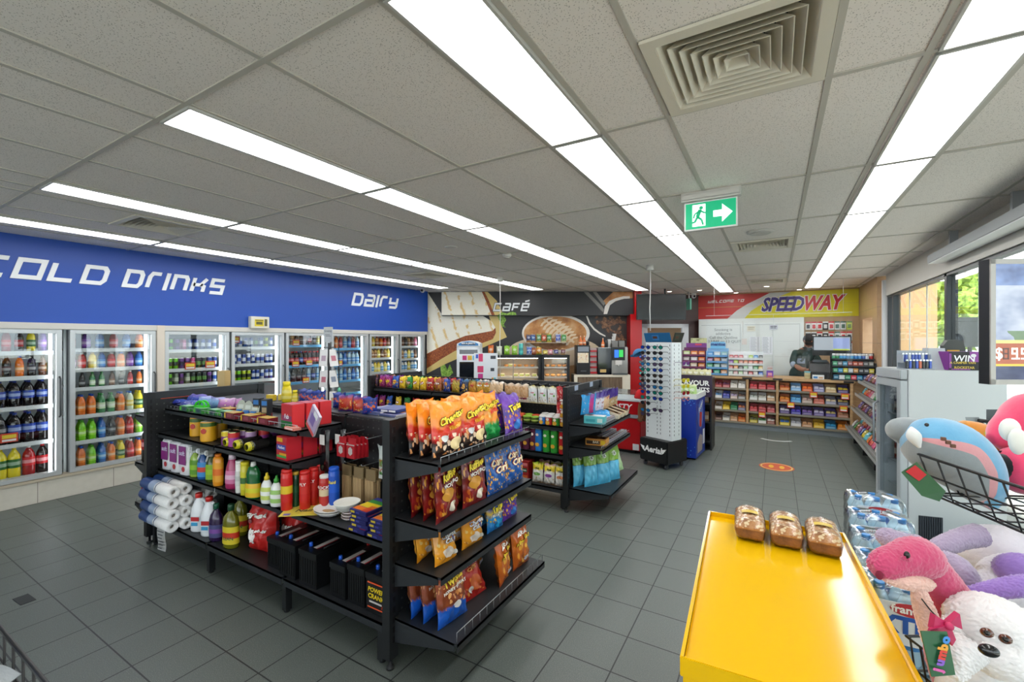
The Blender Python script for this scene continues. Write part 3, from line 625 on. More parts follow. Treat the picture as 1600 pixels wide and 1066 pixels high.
fill(6, 0, S('tan orange yellow tan orange red brown'), 'milk', 1, 'milk_bottle'); fill(6, 1, S('tan yellow tan tan yellow brown tan yellow'), 'milk', 2, 'milk_bottle'); fill(6, 2, S('yellow white white yellow yellow white yellow white'), 'milk', 1, 'milk_bottle')
fill(7, 0, S('dark cola brown dark tan brown pink'), 'milk', 1, 'milk_bottle'); fill(7, 1, S('dark brown tan white yellow white brown'), 'milk', 1, 'milk_bottle'); fill(7, 2, S('white yellow white white yellow white white'), 'milk', 1, 'milk_bottle')
# -- SHELVING
M_char = mat('#191b1d', .42); M_char2 = mat('#232629', .45); M_wire = mat('#2a2d30', .35, .6); M_wirel = mat('#9ea3a6', .3, .8)
def perf_mat():
 n = NT('perforated_black_panel'); c = n.coord('Object'); x, y, z = n.sep(c)
 def d(a): return n.math('POWER', n.math('SUBTRACT', n.math('FRACT', n.math('DIVIDE', n.math('ADD', a, 50), .05)), .5), 2)
 r = n.math('ADD', n.math('MINIMUM', d(n.math('ADD', x, y)), 1), d(z)); h = n.math('LESS_THAN', r, .012)
 n.base(n.mix(h, srgb('#17191b'), srgb('#4a4d48'))); n.set(Roughness=.5); return n.m
M_perf = perf_mat()
def AX(kind, p):
 """shelf frames: (along, out from the panel, up) to the room"""
 return {'front': Matrix(((1,0,0,0),(0,-1,0,p),(0,0,1,0),(0,0,0,1))), 'back': Matrix(((1,0,0,0),(0,1,0,p),(0,0,1,0),(0,0,0,1))),
   'right': Matrix(((0,1,0,p),(1,0,0,0),(0,0,1,0),(0,0,0,1))), 'left': Matrix(((0,-1,0,p),(1,0,0,0),(0,0,1,0),(0,0,0,1)))}[kind]
class Unit:
 def __init__(s, name, label, loc, group=None, cat='shelving unit'):
  s.t = thing(name, label, cat, loc, 0, group); s.inv = Matrix.Translation(-Vector(loc))
 def part(s, name, mb, m, bev=0, par=None, weld=True):
  o = mb.build(name, m, None, bev, weld)
  if par is None: o.parent = s.t; o.matrix_parent_inverse = s.inv
  else: o.parent = par
  return o
 def shelf(s, A, a0, a1, depth, z, lip=.036, fence=0, name='shelf', m=None, tilt=0):
  b = MB().box((a0, .005, z-.012), (a1, depth, z), 0, A).box((a0, depth-.004, z-lip), (a1, depth, z), 0, A)
  for a in (a0, a1-.004):
   b.add([A @ Vector(p) for p in ((a, .005, z-.001), (a, depth-.02, z-.001), (a, depth-.02, z-lip), (a, .005, z-.13), (a+.004, .005, z-.001), (a+.004, depth-.02, z-.001), (a+.004, depth-.02, z-lip), (a+.004, .005, z-.13))], [(0,1,2,3),(4,5,6,7),(0,1,5,4),(1,2,6,5),(2,3,7,6),(3,0,4,7)])
  o = s.part(name, b, m or M_char2)
  if fence:
   w = MB(); z1 = z+fence; n = max(2, int((a1-a0)/.06))
   w.tube([A @ Vector(p) for p in ((a0+.01, depth-.012, z), (a0+.01, depth-.012, z1), (a1-.01, depth-.012, z1), (a1-.01, depth-.012, z))], .0022, 5)
   for k in range(1, n): w.tube([A @ Vector((a0+.01+(a1-a0-.02)*k/n, depth-.012, zz)) for zz in (z, z1)], .0016, 4)
   s.part('wire_fence', w, M_wirel, 0, o)
  return o
def upright(u, x, y, z0, z1, w=.03, d=.06, slots='x'):
 b = MB().box((x-w/2, y-d/2, z0), (x+w/2, y+d/2, z1))
 k = z0+.08
 while k < z1-.05:
  if slots == 'x': b.box((x-w/2-.0012, y-.008, k), (x+w/2+.0012, y+.008, k+.03), 1)
  else: b.box((x-.006, y-d/2-.0012, k), (x+.006, y+d/2+.0012, k+.03), 1)
  k += .05
 b.lathe([(.02, 0), (.02, .012), (.009, .014), (.009, z0+.002)], (x, y, 0), 10)
 return u.part('upright', b, [M_char, mat('#050506', .6)])
# -- PRODUCT PROTOTYPES
def bag_t(u, v, d, seed):
 """half thickness of a filled pillow bag at u in -1..1, v in 0..1"""
 c = max(0, min((v-.05)/.9, 1)); e = max(0, 1-abs(u)**2.6)**.55
 return .0015+d/2*e*(max(0, sin(pi*min(1, c))))**.42*(1.05-.28*v)
def bag_xyz(u, v, w, h, d, seed, side):
 pin = 1-.10*(1-abs(2*v-1)**4); r = seed*1.7
 x = u*w/2*(pin if abs(u) > .6 else 1-.1*(1-abs(2*v-1)**4))
 t = bag_t(u, v, d, seed)
 wr = .008*sin(9*u+r+5*v)*sin(14*v+r)*(1+1.6*(abs(v-.5)*2)**3)+.009*sin(19*u-r+3*v)*(abs(2*v-1))**2+.004*sin(31*v+7*u+r)
 sh = min(1, t/(d*.25))
 y = side*t+wr*sh*side*(d/.09)+.012*sin(3*u+r)*(abs(2*v-1))**6*(v > .5)
 z = h*v+.006*sin(5*u+r)*(v > .9)
 return (x, y, z)
def bag_mesh(w, h, d, seed, m, nu=14, nv=18, name='snack_bag'):
 b = MB()
 for s in (-1, 1): b.grid(lambda a, v: bag_xyz(2*a-1, v, w, h, d, seed, s), nu, nv)
 me = b.mesh(name, m)
 return me
def design(name, stops, blob=None, blobc=('#d88a2a', '#8a3a12'), z=(.2, .75), xr=.9, scale=16, seed=0, wob=.25, rough=.28):
 """printed film: bands up the height, a picture area of food shapes, side seams"""
 n = NT(name); tc = n.n('ShaderNodeTexCoord'); g = tc.outputs['Generated']; mp = n.n('ShaderNodeMapping'); mp.inputs['Location'].default_value = (seed*3.1, seed*1.7, seed); n.l(g, mp.inputs[0])
 x, y, zz = n.sep(g); nz = n.noise(mp.outputs[0], 3.2, 3)[0]
 f = n.math('ADD', zz, n.math('MULTIPLY', n.math('SUBTRACT', nz, .5), wob)); col = n.ramp(f, stops, 'LINEAR' if wob else 'CONSTANT')
 if blob:
  v = n.voro(mp.outputs[0], scale); m = n.math('LESS_THAN', v[0], blob)
  big = n.noise(mp.outputs[0], 4, 2)[0]
  area = n.math('MULTIPLY', n.math('MULTIPLY', n.math('GREATER_THAN', zz, z[0]), n.math('LESS_THAN', zz, z[1])), n.math('LESS_THAN', n.math('ABSOLUTE', n.math('SUBTRACT', x, .5)), xr/2))
  area = n.math('MULTIPLY', area, n.math('GREATER_THAN', big, .4))
  bc = n.mix(n.sep(v[1])[0], srgb(blobc[0]), srgb(blobc[1])); col = n.mix(n.math('MULTIPLY', m, area), col, bc)
 n.base(col); n.set(Roughness=rough, Coat_Weight=.25); n.bump(n.math('ADD', n.noise(mp.outputs[0], 11, 3)[0], n.math('MULTIPLY', n.voro(mp.outputs[0], 5)[0], .8)), .3, .006); return n.m
def on_bag(b, txt, w, h, d, seed, size, zc, m=0, xc=0, rot=0, grow=0, lift=.004, **kw):
 v, f = text_geo(txt, size=size, bold=.03+grow, **kw)
 ob = []
 for x, y, z_ in v:
  X = x*cos(rot)-y*sin(rot)+xc; Z = x*sin(rot)+y*cos(rot)+zc; u = max(-.95, min(.95, X/(w/2))); q = bag_xyz(u, Z/h, w, h, d, seed, -1)
  ob.append((X, q[1]-(lift+.0012*m)*d/.08, Z))
 b.add(ob, f, m)
def patch(b, w, h, d, seed, xc, zc, rx, rz_, m=0, lift=.0028, n=20, pw=2.0, rot=0):
 """printed badge following the film, ringed so it bends with it"""
 vs = [(0, 0)]
 for k in (.35, .7, 1):
  for i in range(n):
   a = 2*pi*i/n; c, s_ = cos(a), sin(a); vs.append((k*rx*math.copysign(abs(c)**(2/pw), c), k*rz_*math.copysign(abs(s_)**(2/pw), s_)))
 P3 = []
 for x, z in vs:
  X = xc+x*cos(rot)-z*sin(rot); Z = zc+x*sin(rot)+z*cos(rot); q = bag_xyz(max(-.95, min(.95, X/(w/2))), Z/h, w, h, d, seed, -1); P3.append((X, q[1]-(lift+.0004*m)*d/.08, Z))
 fs = [(0, 1+i, 1+(i+1) % n) for i in range(n)]
 for r in (0, 1):
  for i in range(n): a = 1+r*n+i; c = 1+r*n+(i+1) % n; fs.append((a, a+n, c+n, c))
 b.add(P3, fs, m, True)
def P_bag(w, h, d, seed, dm, texts=(), badges=(), name='snack_bag', edge='#d8d8d8'):
 """texts: (string, size, height, colour, x, rot); badges: (x, z, rx, rz, colour)"""
 kids = []; cols = []; b = MB()
 def ci(c):
  if c not in cols: cols.append(c)
  return cols.index(c)
 for x, z, rx, rz_, c in badges: patch(b, w, h, d, seed, x*w, z*h, rx*w, rz_*h, ci(c))
 for t in texts:
  s_, sz, z, c, x, r = t[:6]
  if len(t) > 6: on_bag(b, s_, w, h, d, seed, sz*w, z*h, ci(t[6]), x*w, r, .05, .0045, shear=.15)
  on_bag(b, s_, w, h, d, seed, sz*w, z*h, ci(c), x*w, r, .01, .0062, shear=.15)
 if cols: kids.append(P('printed_logo', b.mesh('printed_logo', [mat(c, .35) for c in cols], weld=False)))
 return P(name, bag_mesh(w, h, d, seed, dm, name=name), kids)
def P_box(w, d, h, cols, front=None, txt=None, tc='#ffffff', name='carton', bev=.002, ts=.3, tz=.6, top=None):
 """carton, front towards -y; cols = (front, sides, top)"""
 b = MB().box((-w/2, -d/2, 0), (w/2, d/2, h)); me = b.mesh(name, [mat(c, .4) for c in cols], bev)
 for p in me.polygons: p.material_index = 0 if abs(p.normal.y) > .8 else (2 if abs(p.normal.z) > .8 else 1)
 k = []; pr = MB(); cl = []; M1 = Matrix.Translation((0, -d/2-.0008, 0)) @ Matrix.Rotation(pi/2, 4, 'X')
 def ci(c):
  if c not in cl: cl.append(c)
  return cl.index(c)
 for a in front or (): x0, z0, x1, z1, c = a; pr.box((x0*w, -d/2-.0006, z0*h), (x1*w, -d/2, z1*h), ci(c))
 for a in top or (): x0, y0, x1, y1, c = a; pr.box((x0*w, y0*d, h), (x1*w, y1*d, h+.0006), ci(c))
 if txt: pr.text(txt, M1 @ Matrix.Translation((0, tz*h, .0003)), ci(tc), size=ts*w, bold=.02, shear=.1)
 if cl: k.append(P('printed_label', pr.mesh('printed_label', [mat(c, .4) for c in cl], weld=False)))
 return P(name, me, k)
def P_tin(r, h, col, col2, name='food_can', txt=None):
 m = MB().lathe([(r*.97, 0), (r, .004), (r, h*.12), (r, h*.62), (r, h-.008), (r*1.01, h-.003), (r*.9, h), (r*.88, h-.003)], (0,0,0), 18, mats=[2, 0, 0, 1, 2, 2, 2])
 return P(name, m.mesh(name, [mat(col, .35), mat(col2, .35), mat('#c2b98a', .25, .9)]))
def P_lath(name, prof, col, capprof=None, cap='#ffffff', label=None, sx=1, sy=1, rough=.3, capname='cap', seg=18, lt=None):
 R = max(r for r, z in prof); kids = []
 if label:
  z0, z1, c1, c2 = label; lr = [r for r, z in prof]
  def rad(z):
   for (r0, a), (r1, b_) in zip(prof, prof[1:]):
    if a <= z <= b_: return r0+(r1-r0)*((z-a)/(b_-a) if b_ > a else 0)
   return R
  zs = [z0+(z1-z0)*k/6 for k in range(7)]
  lb = MB().lathe([(rad(z)+.0012, z) for z in zs], (0,0,0), seg, sx=sx, sy=sy, cap=False, mats=[0, 0, 1, 1, 0, 0])
  lm = [mat(c1, .4), mat(c2, .4)]
  if lt:
   s_, sz, tc, tz = lt; v, f = text_geo(s_, size=sz, bold=.02); lm.append(mat(tc, .4))
   lb.add([(x, -sqrt(max(0, 1-min(.9, abs(x)/((rad(tz+y)+.002)*sx))**2))*(rad(tz+y)+.0025)*sy, tz+y) for x, y, _ in v], f, 2)
  kids.append(P('label', lb.mesh('label', lm, weld=False)))
 if capprof: kids.append(P(capname, MB().lathe(capprof, (0,0,0), 14).mesh(capname, mat(cap, .35))))
 return P(name, MB().lathe(prof, (0,0,0), seg, sx=sx, sy=sy).mesh(name, mat(col, rough, coat=.3)), kids)
def lean(rz, a): return (a, 0, rz)
# -- NEAR SHELF UNIT
G1Y = 2.06; A = AX('front', G1Y); AB = AX('back', G1Y)
BX = [-4.36, -3.46, -2.56, -1.70]
g = Unit('gondola_shelving', 'long black double sided shelf unit nearest the camera, stocked with household goods', (-3.03, 2.06, 0))
g.part('back_panel', MB().box((-4.36, G1Y-.012, .1), (-1.70, G1Y+.012, 1.125)), M_perf)
for x in BX[1:3]: upright(g, x, G1Y, .06, 1.13, .03, .05, 'y')
for i in range(3):
 a, b = BX[i]+.012, BX[i+1]-.012
 g.shelf(A, a, b, .46, .215, .045)
 g.shelf(A, a, b, .41, .60)
 if i < 2:
  g.shelf(A, a, b, .41, .895); g.shelf(A, a, b, .36, 1.085, .036, .03 if i == 0 else .03)
 g.shelf(AB, a, b, .38, 1.14, .036, 0, 'ledge', mat('#3a3d40', .5))
 g.shelf(AB, a, b, .46, .215, .045)
 g.shelf(AB, a, b, .40, .7)
for x in BX[:1]+BX[1:3]+BX[3:]:
 for y in (G1Y-.43, G1Y+.43):
  xx = x+(.04 if x == BX[0] else -.04 if x == BX[3] else 0)
  g.part('leg', MB().box((xx-.018, y-.02, .012), (xx+.018, y+.02, .17)).lathe([(.018, 0), (.018, .012)], (xx, y, 0), 10), M_char)
pr = MB()
for (x, z, L) in ((-2.36, 1.055, .16), (-2.12, 1.055, .2), (-1.92, 1.05, .2), (-2.36, .87, .16), (-2.16, .885, .2), (-1.98, .88, .2), (-1.8, .9, .14)):
 h = MB().tube([A @ Vector(p) for p in ((x, .01, z), (x, L, z), (x, L+.01, z+.012))], .003, 6)
 g.part('peg_hook', h, M_wirel)
# end bays: right (chips) and left (drinks)
def endcap(name, label, xp, side, y0, y1, shelves, ztop=1.255):
 u = Unit(name, label, (xp, (y0+y1)/2, 0)); K = AX(side, xp)
 u.part('back_panel', MB().box((xp-.012, y0+.03, .1), (xp+.012, y1-.03, ztop-.01)), M_perf)
 u.part('top_rail', MB().box((xp-.018, y0+.03, ztop-.055), (xp+.018, y1-.03, ztop)), M_char2)
 for y in (y0, y1): upright(u, xp, y, .06, ztop, .05, .06, 'x')
 for (z, d, fence) in shelves: u.shelf(K, y0+.005, y1-.005, d, z, .038, fence)
 return u, K
SGN = 1
e1, K1 = endcap('end_shelf', 'black end shelf unit facing the aisle, stacked with big bags of chips', -1.665, 'right', 1.61, 2.51, [(1.07, .325, .03), (.765, .325, 0), (.54, .325, 0), (.262, .42, .045)])
e2, K2 = endcap('end_shelf', 'black end shelf unit facing the fridges, with cola bottles on its brackets', -4.392, 'left', 1.61, 2.51, [(1.02, .30, .05), (.62, .30, .05), (.28, .30, .05)], 1.225)
t = MB().box((-4.378, 1.68, 1.165), (-4.377, 1.97, 1.178)).build('shelf_strip', mat('#d0502a', .5), None); tag(t, 'thin orange label strip along the top of the black end panel', 'label strip')
# ---- chips on the right end
ch1 = design('hot_puff_print', [(.0, '#1a1110'), (.28, '#2a1512'), (.36, '#c8241a'), (.52, '#dd3a1c'), (.6, '#f08a1e'), (1, '#f59a26')], .42, ('#e08a3a', '#f2e2c8'), (.05, .42), .9, 7, 1)
ch2 = design('cheese_puff_print', [(.0, '#18803a'), (.3, '#1f9a46'), (.36, '#ee8a1c'), (.6, '#f6a028'), (1, '#f59420')], .35, ('#f0b040', '#f6d27a'), (.3, .6), .8, 8, 2)
tk1 = design('purple_chip_print', [(0, '#5a2a96'), (.35, '#6a34a8'), (.5, '#3f2a8a'), (.75, '#7a3fb4'), (1, '#5a2f9c')], .34, ('#e8c21e', '#d86a1c'), (.05, .6), .9, 7, 3)
tk2 = design('blue_chip_print', [(0, '#1c6fc0'), (.4, '#2490d8'), (.55, '#e8c62a'), (.7, '#2a55b0'), (1, '#5a2f9c')], .34, ('#e8c21e', '#2a3f9c'), (.1, .6), .9, 7, 4)
rd1 = design('dark_red_chip_print', [(0, '#7a1518'), (.3, '#8a1a1c'), (.6, '#6a1014'), (1, '#8a1c1c')], .36, ('#e8b23a', '#b8521c'), (.1, .85), .9, 6, 5)
bl1 = design('blue_curl_print', [(0, '#1c4f98'), (.5, '#245fae'), (1, '#1c4a8c')], .36, ('#f2c23a', '#e89a2a'), (.04, .95), .95, 11, 6)
or1 = design('orange_curl_print', [(0, '#e8981c'), (.4, '#f0a830'), (.7, '#e89424'), (1, '#d8741c')], .33, ('#c8701c', '#f6d88a'), (.1, .5), .8, 7, 7)
bb1 = design('blue_brown_chip_print', [(0, '#1450b0'), (.3, '#1a5cc0'), (.36, '#7a3a22'), (.7, '#9a4a2a'), (.8, '#b85a2c'), (1, '#1c56a8')], .35, ('#c8783a', '#e8b070'), (.3, .75), .9, 6, 8)
rd2 = design('red_chip_print', [(0, '#a81c1a'), (.5, '#b8281c'), (1, '#98181a')], .34, ('#d8662c', '#e89a4a'), (.05, .5), .8, 7, 9)
br1 = design('burnt_orange_chip_print', [(0, '#a84a18'), (.5, '#c86a1e'), (1, '#b8541a')], .36, ('#e0922e', '#e8b84a'), (.1, .7), .8, 6, 10)
YEL, WHT, BLK = '#f7dc3c', '#f4f2ea', '#15110f'
B_hot = P_bag(.225, .30, .085, 1, ch1, [('Cheetos', .23, .72, YEL, .05, .32, BLK), ('Flamin', .15, .55, '#f8b42a', .1, .3)], [(-.02, .62, .13, .04, '#c9201c'), (.14, .24, .17, .12, '#f0d8a0'), (-.2, .36, .09, .06, '#d8d8d4')], 'chip_bag')
B_chz = P_bag(.21, .30, .085, 2, ch2, [('Cheetos', .23, .74, YEL, .04, .25, BLK), ('Puffs', .18, .6, '#d8301c', .05, .2)], [(0, .17, .4, .1, '#1f9a46')], 'chip_bag')
B_tkp = P_bag(.20, .275, .08, 3, tk1, [('Takis', .30, .66, YEL, 0, .2, '#2a1250')], [(.1, .22, .2, .13, '#3a7fd0')], 'chip_bag')
B_tkb = P_bag(.19, .27, .075, 4, tk2, [('Takis', .30, .66, '#f4e02e', 0, .15, '#2a1f6a'), ('BLUE HEAT', .12, .5, WHT, 0, .1)], [(.05, .22, .22, .12, '#1f9ad8')], 'chip_bag')
B_red = P_bag(.22, .29, .08, 5, rd1, [('Ruffles', .24, .78, YEL, .0, .15, '#3a0a0a'), ('HOT BBQ', .13, .63, WHT, 0, .12)], [(.1, .2, .14, .1, '#e8dcc8'), (-.1, .45, .22, .12, '#d89a3c')], 'chip_bag')
B_cur = P_bag(.225, .29, .09, 6, bl1, [('Curly', .25, .66, '#f8e8c0', -.1, .1, '#b8281c'), ('Curls', .25, .50, '#f8e8c0', .06, .1, '#b8281c')], [], 'chip_bag')
B_her = P_bag(.215, .285, .085, 7, or1, [("HERR'S", .17, .80, WHT, 0, .05), ('Cheese', .2, .62, WHT, 0, .08, '#3a3f8a'), ('Curls', .2, .5, WHT, .03, .08, '#3a3f8a')], [(0, .80, .33, .06, '#b81c1c'), (-.05, .24, .22, .13, '#e8ddd0'), (.28, .17, .1, .06, '#d6d6d2')], 'chip_bag')
B_twi = P_bag(.225, .30, .085, 8, bb1, [('Twists', .24, .80, '#f6d63a', 0, .2, '#5a2a12'), ('HONEY WHEAT', .1, .66, WHT, 0, .15)], [(.05, .33, .1, .07, '#dcdcd8')], 'chip_bag')
B_hrd = P_bag(.205, .285, .08, 9, rd2, [("HERR'S", .2, .86, WHT, 0, .05), ('Red Hot', .18, .71, WHT, 0, .05), ('CHIPS', .14, .6, '#f0b060', 0, .05)], [(.02, .3, .22, .16, '#c8602c'), (-.2, .2, .1, .07, '#dcdcd8')], 'chip_bag')
B_hob = P_bag(.20, .28, .08, 10, br1, [("HERR'S", .18, .85, WHT, 0, .05), ('Honey BBQ', .16, .68, '#f6d83a', 0, .2, '#4a1a0a')], [(.15, .2, .12, .08, '#d8d8e8')], 'chip_bag')
CSC = {1: (1, .84, .90), 2: (.95, .84, .94), 3: (.84, .84, .71), 4: (.92, .84, .84)}
def chips(pr, row, x, y, z, la, rz, lab, roll=0, gr=None):
 y = {1: 1.745, 2: 1.97, 3: 2.19, 4: 2.385}[1 if y < 1.85 else 2 if y < 2.08 else 3 if y < 2.3 else 4]+(y*100 % 1)*.004; x += .012
 spawn(pr, (x, y, z), 0, lab, 'bag of chips', gr or 'chip bags on the end shelf', rot=Euler((la, roll, pi/2+rz)), scale=CSC[row])
Z1, Z2, Z3, Z4 = 1.07, .765, .54, .262
for k, x in enumerate((-1.585, -1.505, -1.415)): chips(B_hot, 1, x, 1.735+.01*k, Z1, -.10, .06-.1*k, 'orange red black puff bag on the top end shelf, '+('back of nearest row', 'middle of nearest row', 'front of nearest row')[k])
for k, x in enumerate((-1.53, -1.42)): chips(B_hot, 1, x, 1.985, Z1, -.12, -.05-.05*k, 'orange red black puff bag in second row of top end shelf, '+('behind', 'at the front')[k])
for k, x in enumerate((-1.55, -1.46)): chips(B_chz, 1, x, 2.2, Z1, -.14, -.05, 'orange and green cheese puff bag on the top end shelf, '+('behind', 'at the front')[k])
for k, (x, y) in enumerate(((-1.57, 2.42), (-1.49, 2.415), (-1.41, 2.415))): chips(B_tkp, 1, x, y, Z1, -.16, -.05, 'purple rolled chip bag at the far end of the top shelf, '+('at the back', 'in the middle', 'at the front')[k])
for k, (x, y) in enumerate(((-1.595, 1.72), (-1.51, 1.73), (-1.425, 1.74))): chips(B_red, 2, x, y, Z2, -.06, .25-.05*k, 'dark red chip bag on the second end shelf, '+('against the panel', 'in the middle of the near row', 'foremost of the near row')[k])
for k, x in enumerate((-1.50, -1.415)): chips(B_red, 2, x, 1.965+.01*k, Z2, -.08, -.05, 'dark red chip bag beside the blue curl bag, '+('behind', 'at the front')[k])
for k, (x, y) in enumerate(((-1.5, 2.2), (-1.405, 2.2), (-1.5, 2.42), (-1.41, 2.42))): chips(B_cur, 2, x, y, Z2, -.12, -.04, ('blue curl bag with yellow loops next to the dark red bags', 'blue curl bag with loops, far end of second end shelf')[k//2]+(', behind', ', in front')[k % 2])
chips(B_her, 3, -1.56, 1.72, Z3, -.12, .2, 'orange cheese curl bag half hidden at the near back of the third end shelf')
chips(B_her, 3, -1.43, 1.735, Z3, -.26, .02, 'orange cheese curl bag tilted sideways at the near corner of the third shelf', .12)
chips(B_her, 3, -1.53, 1.98, Z3, -.05, -.05, 'orange cheese curl bag standing behind the foremost one on the third shelf')
chips(B_her, 3, -1.43, 1.99, Z3, -.08, -.05, 'orange cheese curl bag standing upright beside the blue rolled chip bag')
chips(B_tkb, 3, -1.425, 2.2, Z3, -.1, -.05, 'blue and yellow rolled chip bag on the third end shelf')
chips(B_tkb, 3, -1.52, 2.22, Z3, -.1, -.02, 'blue and yellow rolled chip bag behind the front one on the third shelf')
chips(B_tkp, 3, -1.44, 2.41, Z3, -.1, -.02, 'purple rolled chip bag at the far end of the third shelf')
for k, (x, y) in enumerate(((-1.58, 1.72), (-1.49, 1.735), (-1.385, 1.75))): chips(B_twi, 4, x, y, Z4, -.14, .12-.12*k, 'blue and brown chip bag on the bottom end shelf, '+('at the back', 'in the middle', 'foremost')[k])
chips(B_hrd, 4, -1.53, 1.95, Z4, -.2, -.1, 'red chip bag in the shade behind the leaning red one on the bottom end shelf')
chips(B_hrd, 4, -1.41, 1.99, Z4, -.42, -.1, 'red chip bag leaning far back on the bottom end shelf')
for k, (x, y, la, rz) in enumerate(((-1.56, 2.16, -.12, .3), (-1.36, 2.19, -.12, .25), (-1.47, 2.41, -.1, 0), (-1.36, 2.42, -.1, -.05))): chips(B_hob, 4, x, y, Z4, la, rz, 'burnt orange chip bag on bottom end shelf, '+('in shade at the back', 'turned sideways at the front', 'behind the farthest', 'farthest at the wire fence')[k])
# ---- left end: cola
cola = proto(P_bottle, 'big', '#180d0b', '#a01018', '#c8161e', 'large_drink_bottle')
for k, (y, z) in enumerate(((1.68, .62), (1.80, .62), (1.68, .28), (1.80, .28))): spawn(cola, (-4.6, y, z), k, ('dark cola bottle nearest the corner', 'dark cola bottle behind the corner one')[k % 2]+' on the '+('middle', 'lower')[k//2]+' bracket shelf facing the fridges', 'bottle', 'cola on the left end shelf')
# -- GOODS ON THE NEAR UNIT
Y1 = 1.62
def sp(pr, u, v, yy, z, rz, lab, cat, gr=None, **kw):
 """stand PR where the photo shows its foot at pixel u, on a shelf of height z in the plane y = yy"""
 p = onY(u, 600, yy); return spawn(pr, (p.x, yy, z), rz, lab, cat, gr, **kw)
# paper towel packs, axis along x
def P_roll_pack():
 L = .235; r = .0425; RX = Matrix.Rotation(pi/2, 4, 'Y'); w = MB()
 k = []
 for i in range(2):
  x0 = i*L+.002
  b = MB(); n = 22
  b.lathe([(r-.004, 0), (r, .004), (r, L-.008), (r-.004, L-.004), (.017, L-.004), (.017, L-.05)], (0,0,0), n, 0, Matrix.Translation((x0, 0, 0)) @ RX, cap=False)
  k.append(P('paper_roll', b.mesh('paper_roll', spot_mat('quilted_paper', ['#f0efec', '#fbfaf8', '#f2f1ee'], 40, .8)), [P('core', MB().lathe([(.0165, .0), (.0165, L-.03)], (0,0,0), 14, 0, Matrix.Translation((x0, 0, 0)) @ RX).mesh('core', mat('#8b8378', .8)))]))
 wr = MB().lathe([(r+.0012, .0), (r+.0014, L*.62), (r+.0012, L*1.02)], (0,0,0), 22, 0, RX, cap=False, mats=[0, 1]).lathe([(r+.0013, L*1.1), (r+.0013, L*1.14)], (0,0,0), 22, 0, RX, cap=False)
 return P('paper_towel_pack', wr.mesh('paper_towel_pack', [mat('#1d3f7c', .3), mat('#9fb0cc', .3)]), k)
PRP = P_roll_pack(); wn = ['bottom', 'second', 'third', 'top']; dn = ['front', 'second', 'third', 'farthest']
for j in range(4):
 for i in range(4):
  if j == 3 and i > 1: continue
  spawn(PRP, (-4.325+.02*((i+j) % 2), 1.555+.088*i+(.002 if j % 2 else 0), .215+.0445+.0865*j), 0, f'white paper towel pack in the {wn[j]} layer of the stack, {dn[i]} column', 'paper towels', 'paper towel packs stacked on the bottom shelf', rot=Euler((.5*i+j, 0, 0)))
t = MB(); M0 = Matrix.Rotation(pi/2, 4, 'X'); t.grid(lambda a, b: (-.055+.11*a+.01*sin(4*b), -.006*sin(6*b), -.19*b), 4, 10)
for k in range(6): t.box((-.04+.006*(k % 2), -.0075, -.025-.026*k), (.045-.012*(k % 3), -.007, -.018-.026*k), 1)
o = t.build('paper_tag', [mat('#b9b9b6', .7), mat('#55575a', .7)], None, loc=(-4.14, 1.592, .175), rot=(0, 0, .1)); tag(o, 'crumpled grey printed paper hanging below the paper towels', 'paper tag')
# towel roll pack upright
def P_wrapped(w, d, h, col, lab, txt, tc, name='kitchen_roll_pack', top='#e9e8e4'):
 b = MB(); n = 28
 def sq(r, t): c, s_ = cos(t), sin(t); return (math.copysign(abs(c)**.55, c)*r, math.copysign(abs(s_)**.55, s_)*r)
 prof = [(.9, 0), (1, .02), (1.0, .3), (1, .62), (1, .93), (.9, 1)]
 for k, (r, z) in enumerate(prof):
  for i in range(n): x, y = sq(r, 2*pi*i/n); b.v.append((x*w/2, y*d/2, z*h))
 for k in range(len(prof)-1):
  for i in range(n): i2 = (i+1) % n; b.f.append((k*n+i, k*n+i2, (k+1)*n+i2, (k+1)*n+i)); b.mi.append([0, 0, 1, 1, 0][k]); b.sm.append(True)
 b.f.append(tuple(range(n))[::-1]); b.mi.append(0); b.sm.append(False); b.f.append(tuple((len(prof)-1)*n+i for i in range(n))); b.mi.append(0); b.sm.append(False)
 kk = []
 pr = MB(); pr.box((-w*.36, -d/2-.0025, h*.34), (w*.36, -d/2-.001, h*.92), 0)
 pr.text(txt, Matrix.Translation((0, -d/2-.003, h*.7)) @ M0, 1, size=h*.2, bold=.03)
 c = [(cos(2*pi*i/18)*h*.085+w*.12, sin(2*pi*i/18)*h*.085) for i in range(18)]
 pr.prism(c, 0, .001, 2, Matrix.Translation((0, -d/2-.002, h*.2)) @ M0)
 kk.append(P('printed_label', pr.mesh('printed_label', [mat(lab, .35), mat(tc, .35), mat('#b8303a', .4)], weld=False)))
 return P(name, b.mesh(name, [mat(col, .35), mat(col, .35)]), kk)
PV_ = P_wrapped(.14, .14, .25, '#e6e8ea', '#1d4b92', 'VIV', '#f4f6f8')
sp(PV_, 299, 0, 1.74, .215, .4, 'square wrapped kitchen roll pack with blue label behind the bleach bottles', 'paper towels')
sp(PV_, 332, 0, 1.93, .215, .2, 'wrapped kitchen roll pack in the shade behind the dark purple bottle', 'paper towels')
TP = P_wrapped(.135, .16, .245, '#efeef0', '#8a2a7c', 'soft', '#d8d0e8', 'toilet_roll_pack')
for k, u in enumerate((-4.262, -4.115, -3.965)): spawn(TP, (u, 1.74, .60), .06, 'white and purple toilet roll pack, '+('against the end panel', 'middle one of three', 'beside the green spray bottle')[k], 'toilet paper', 'toilet roll packs on the second shelf')
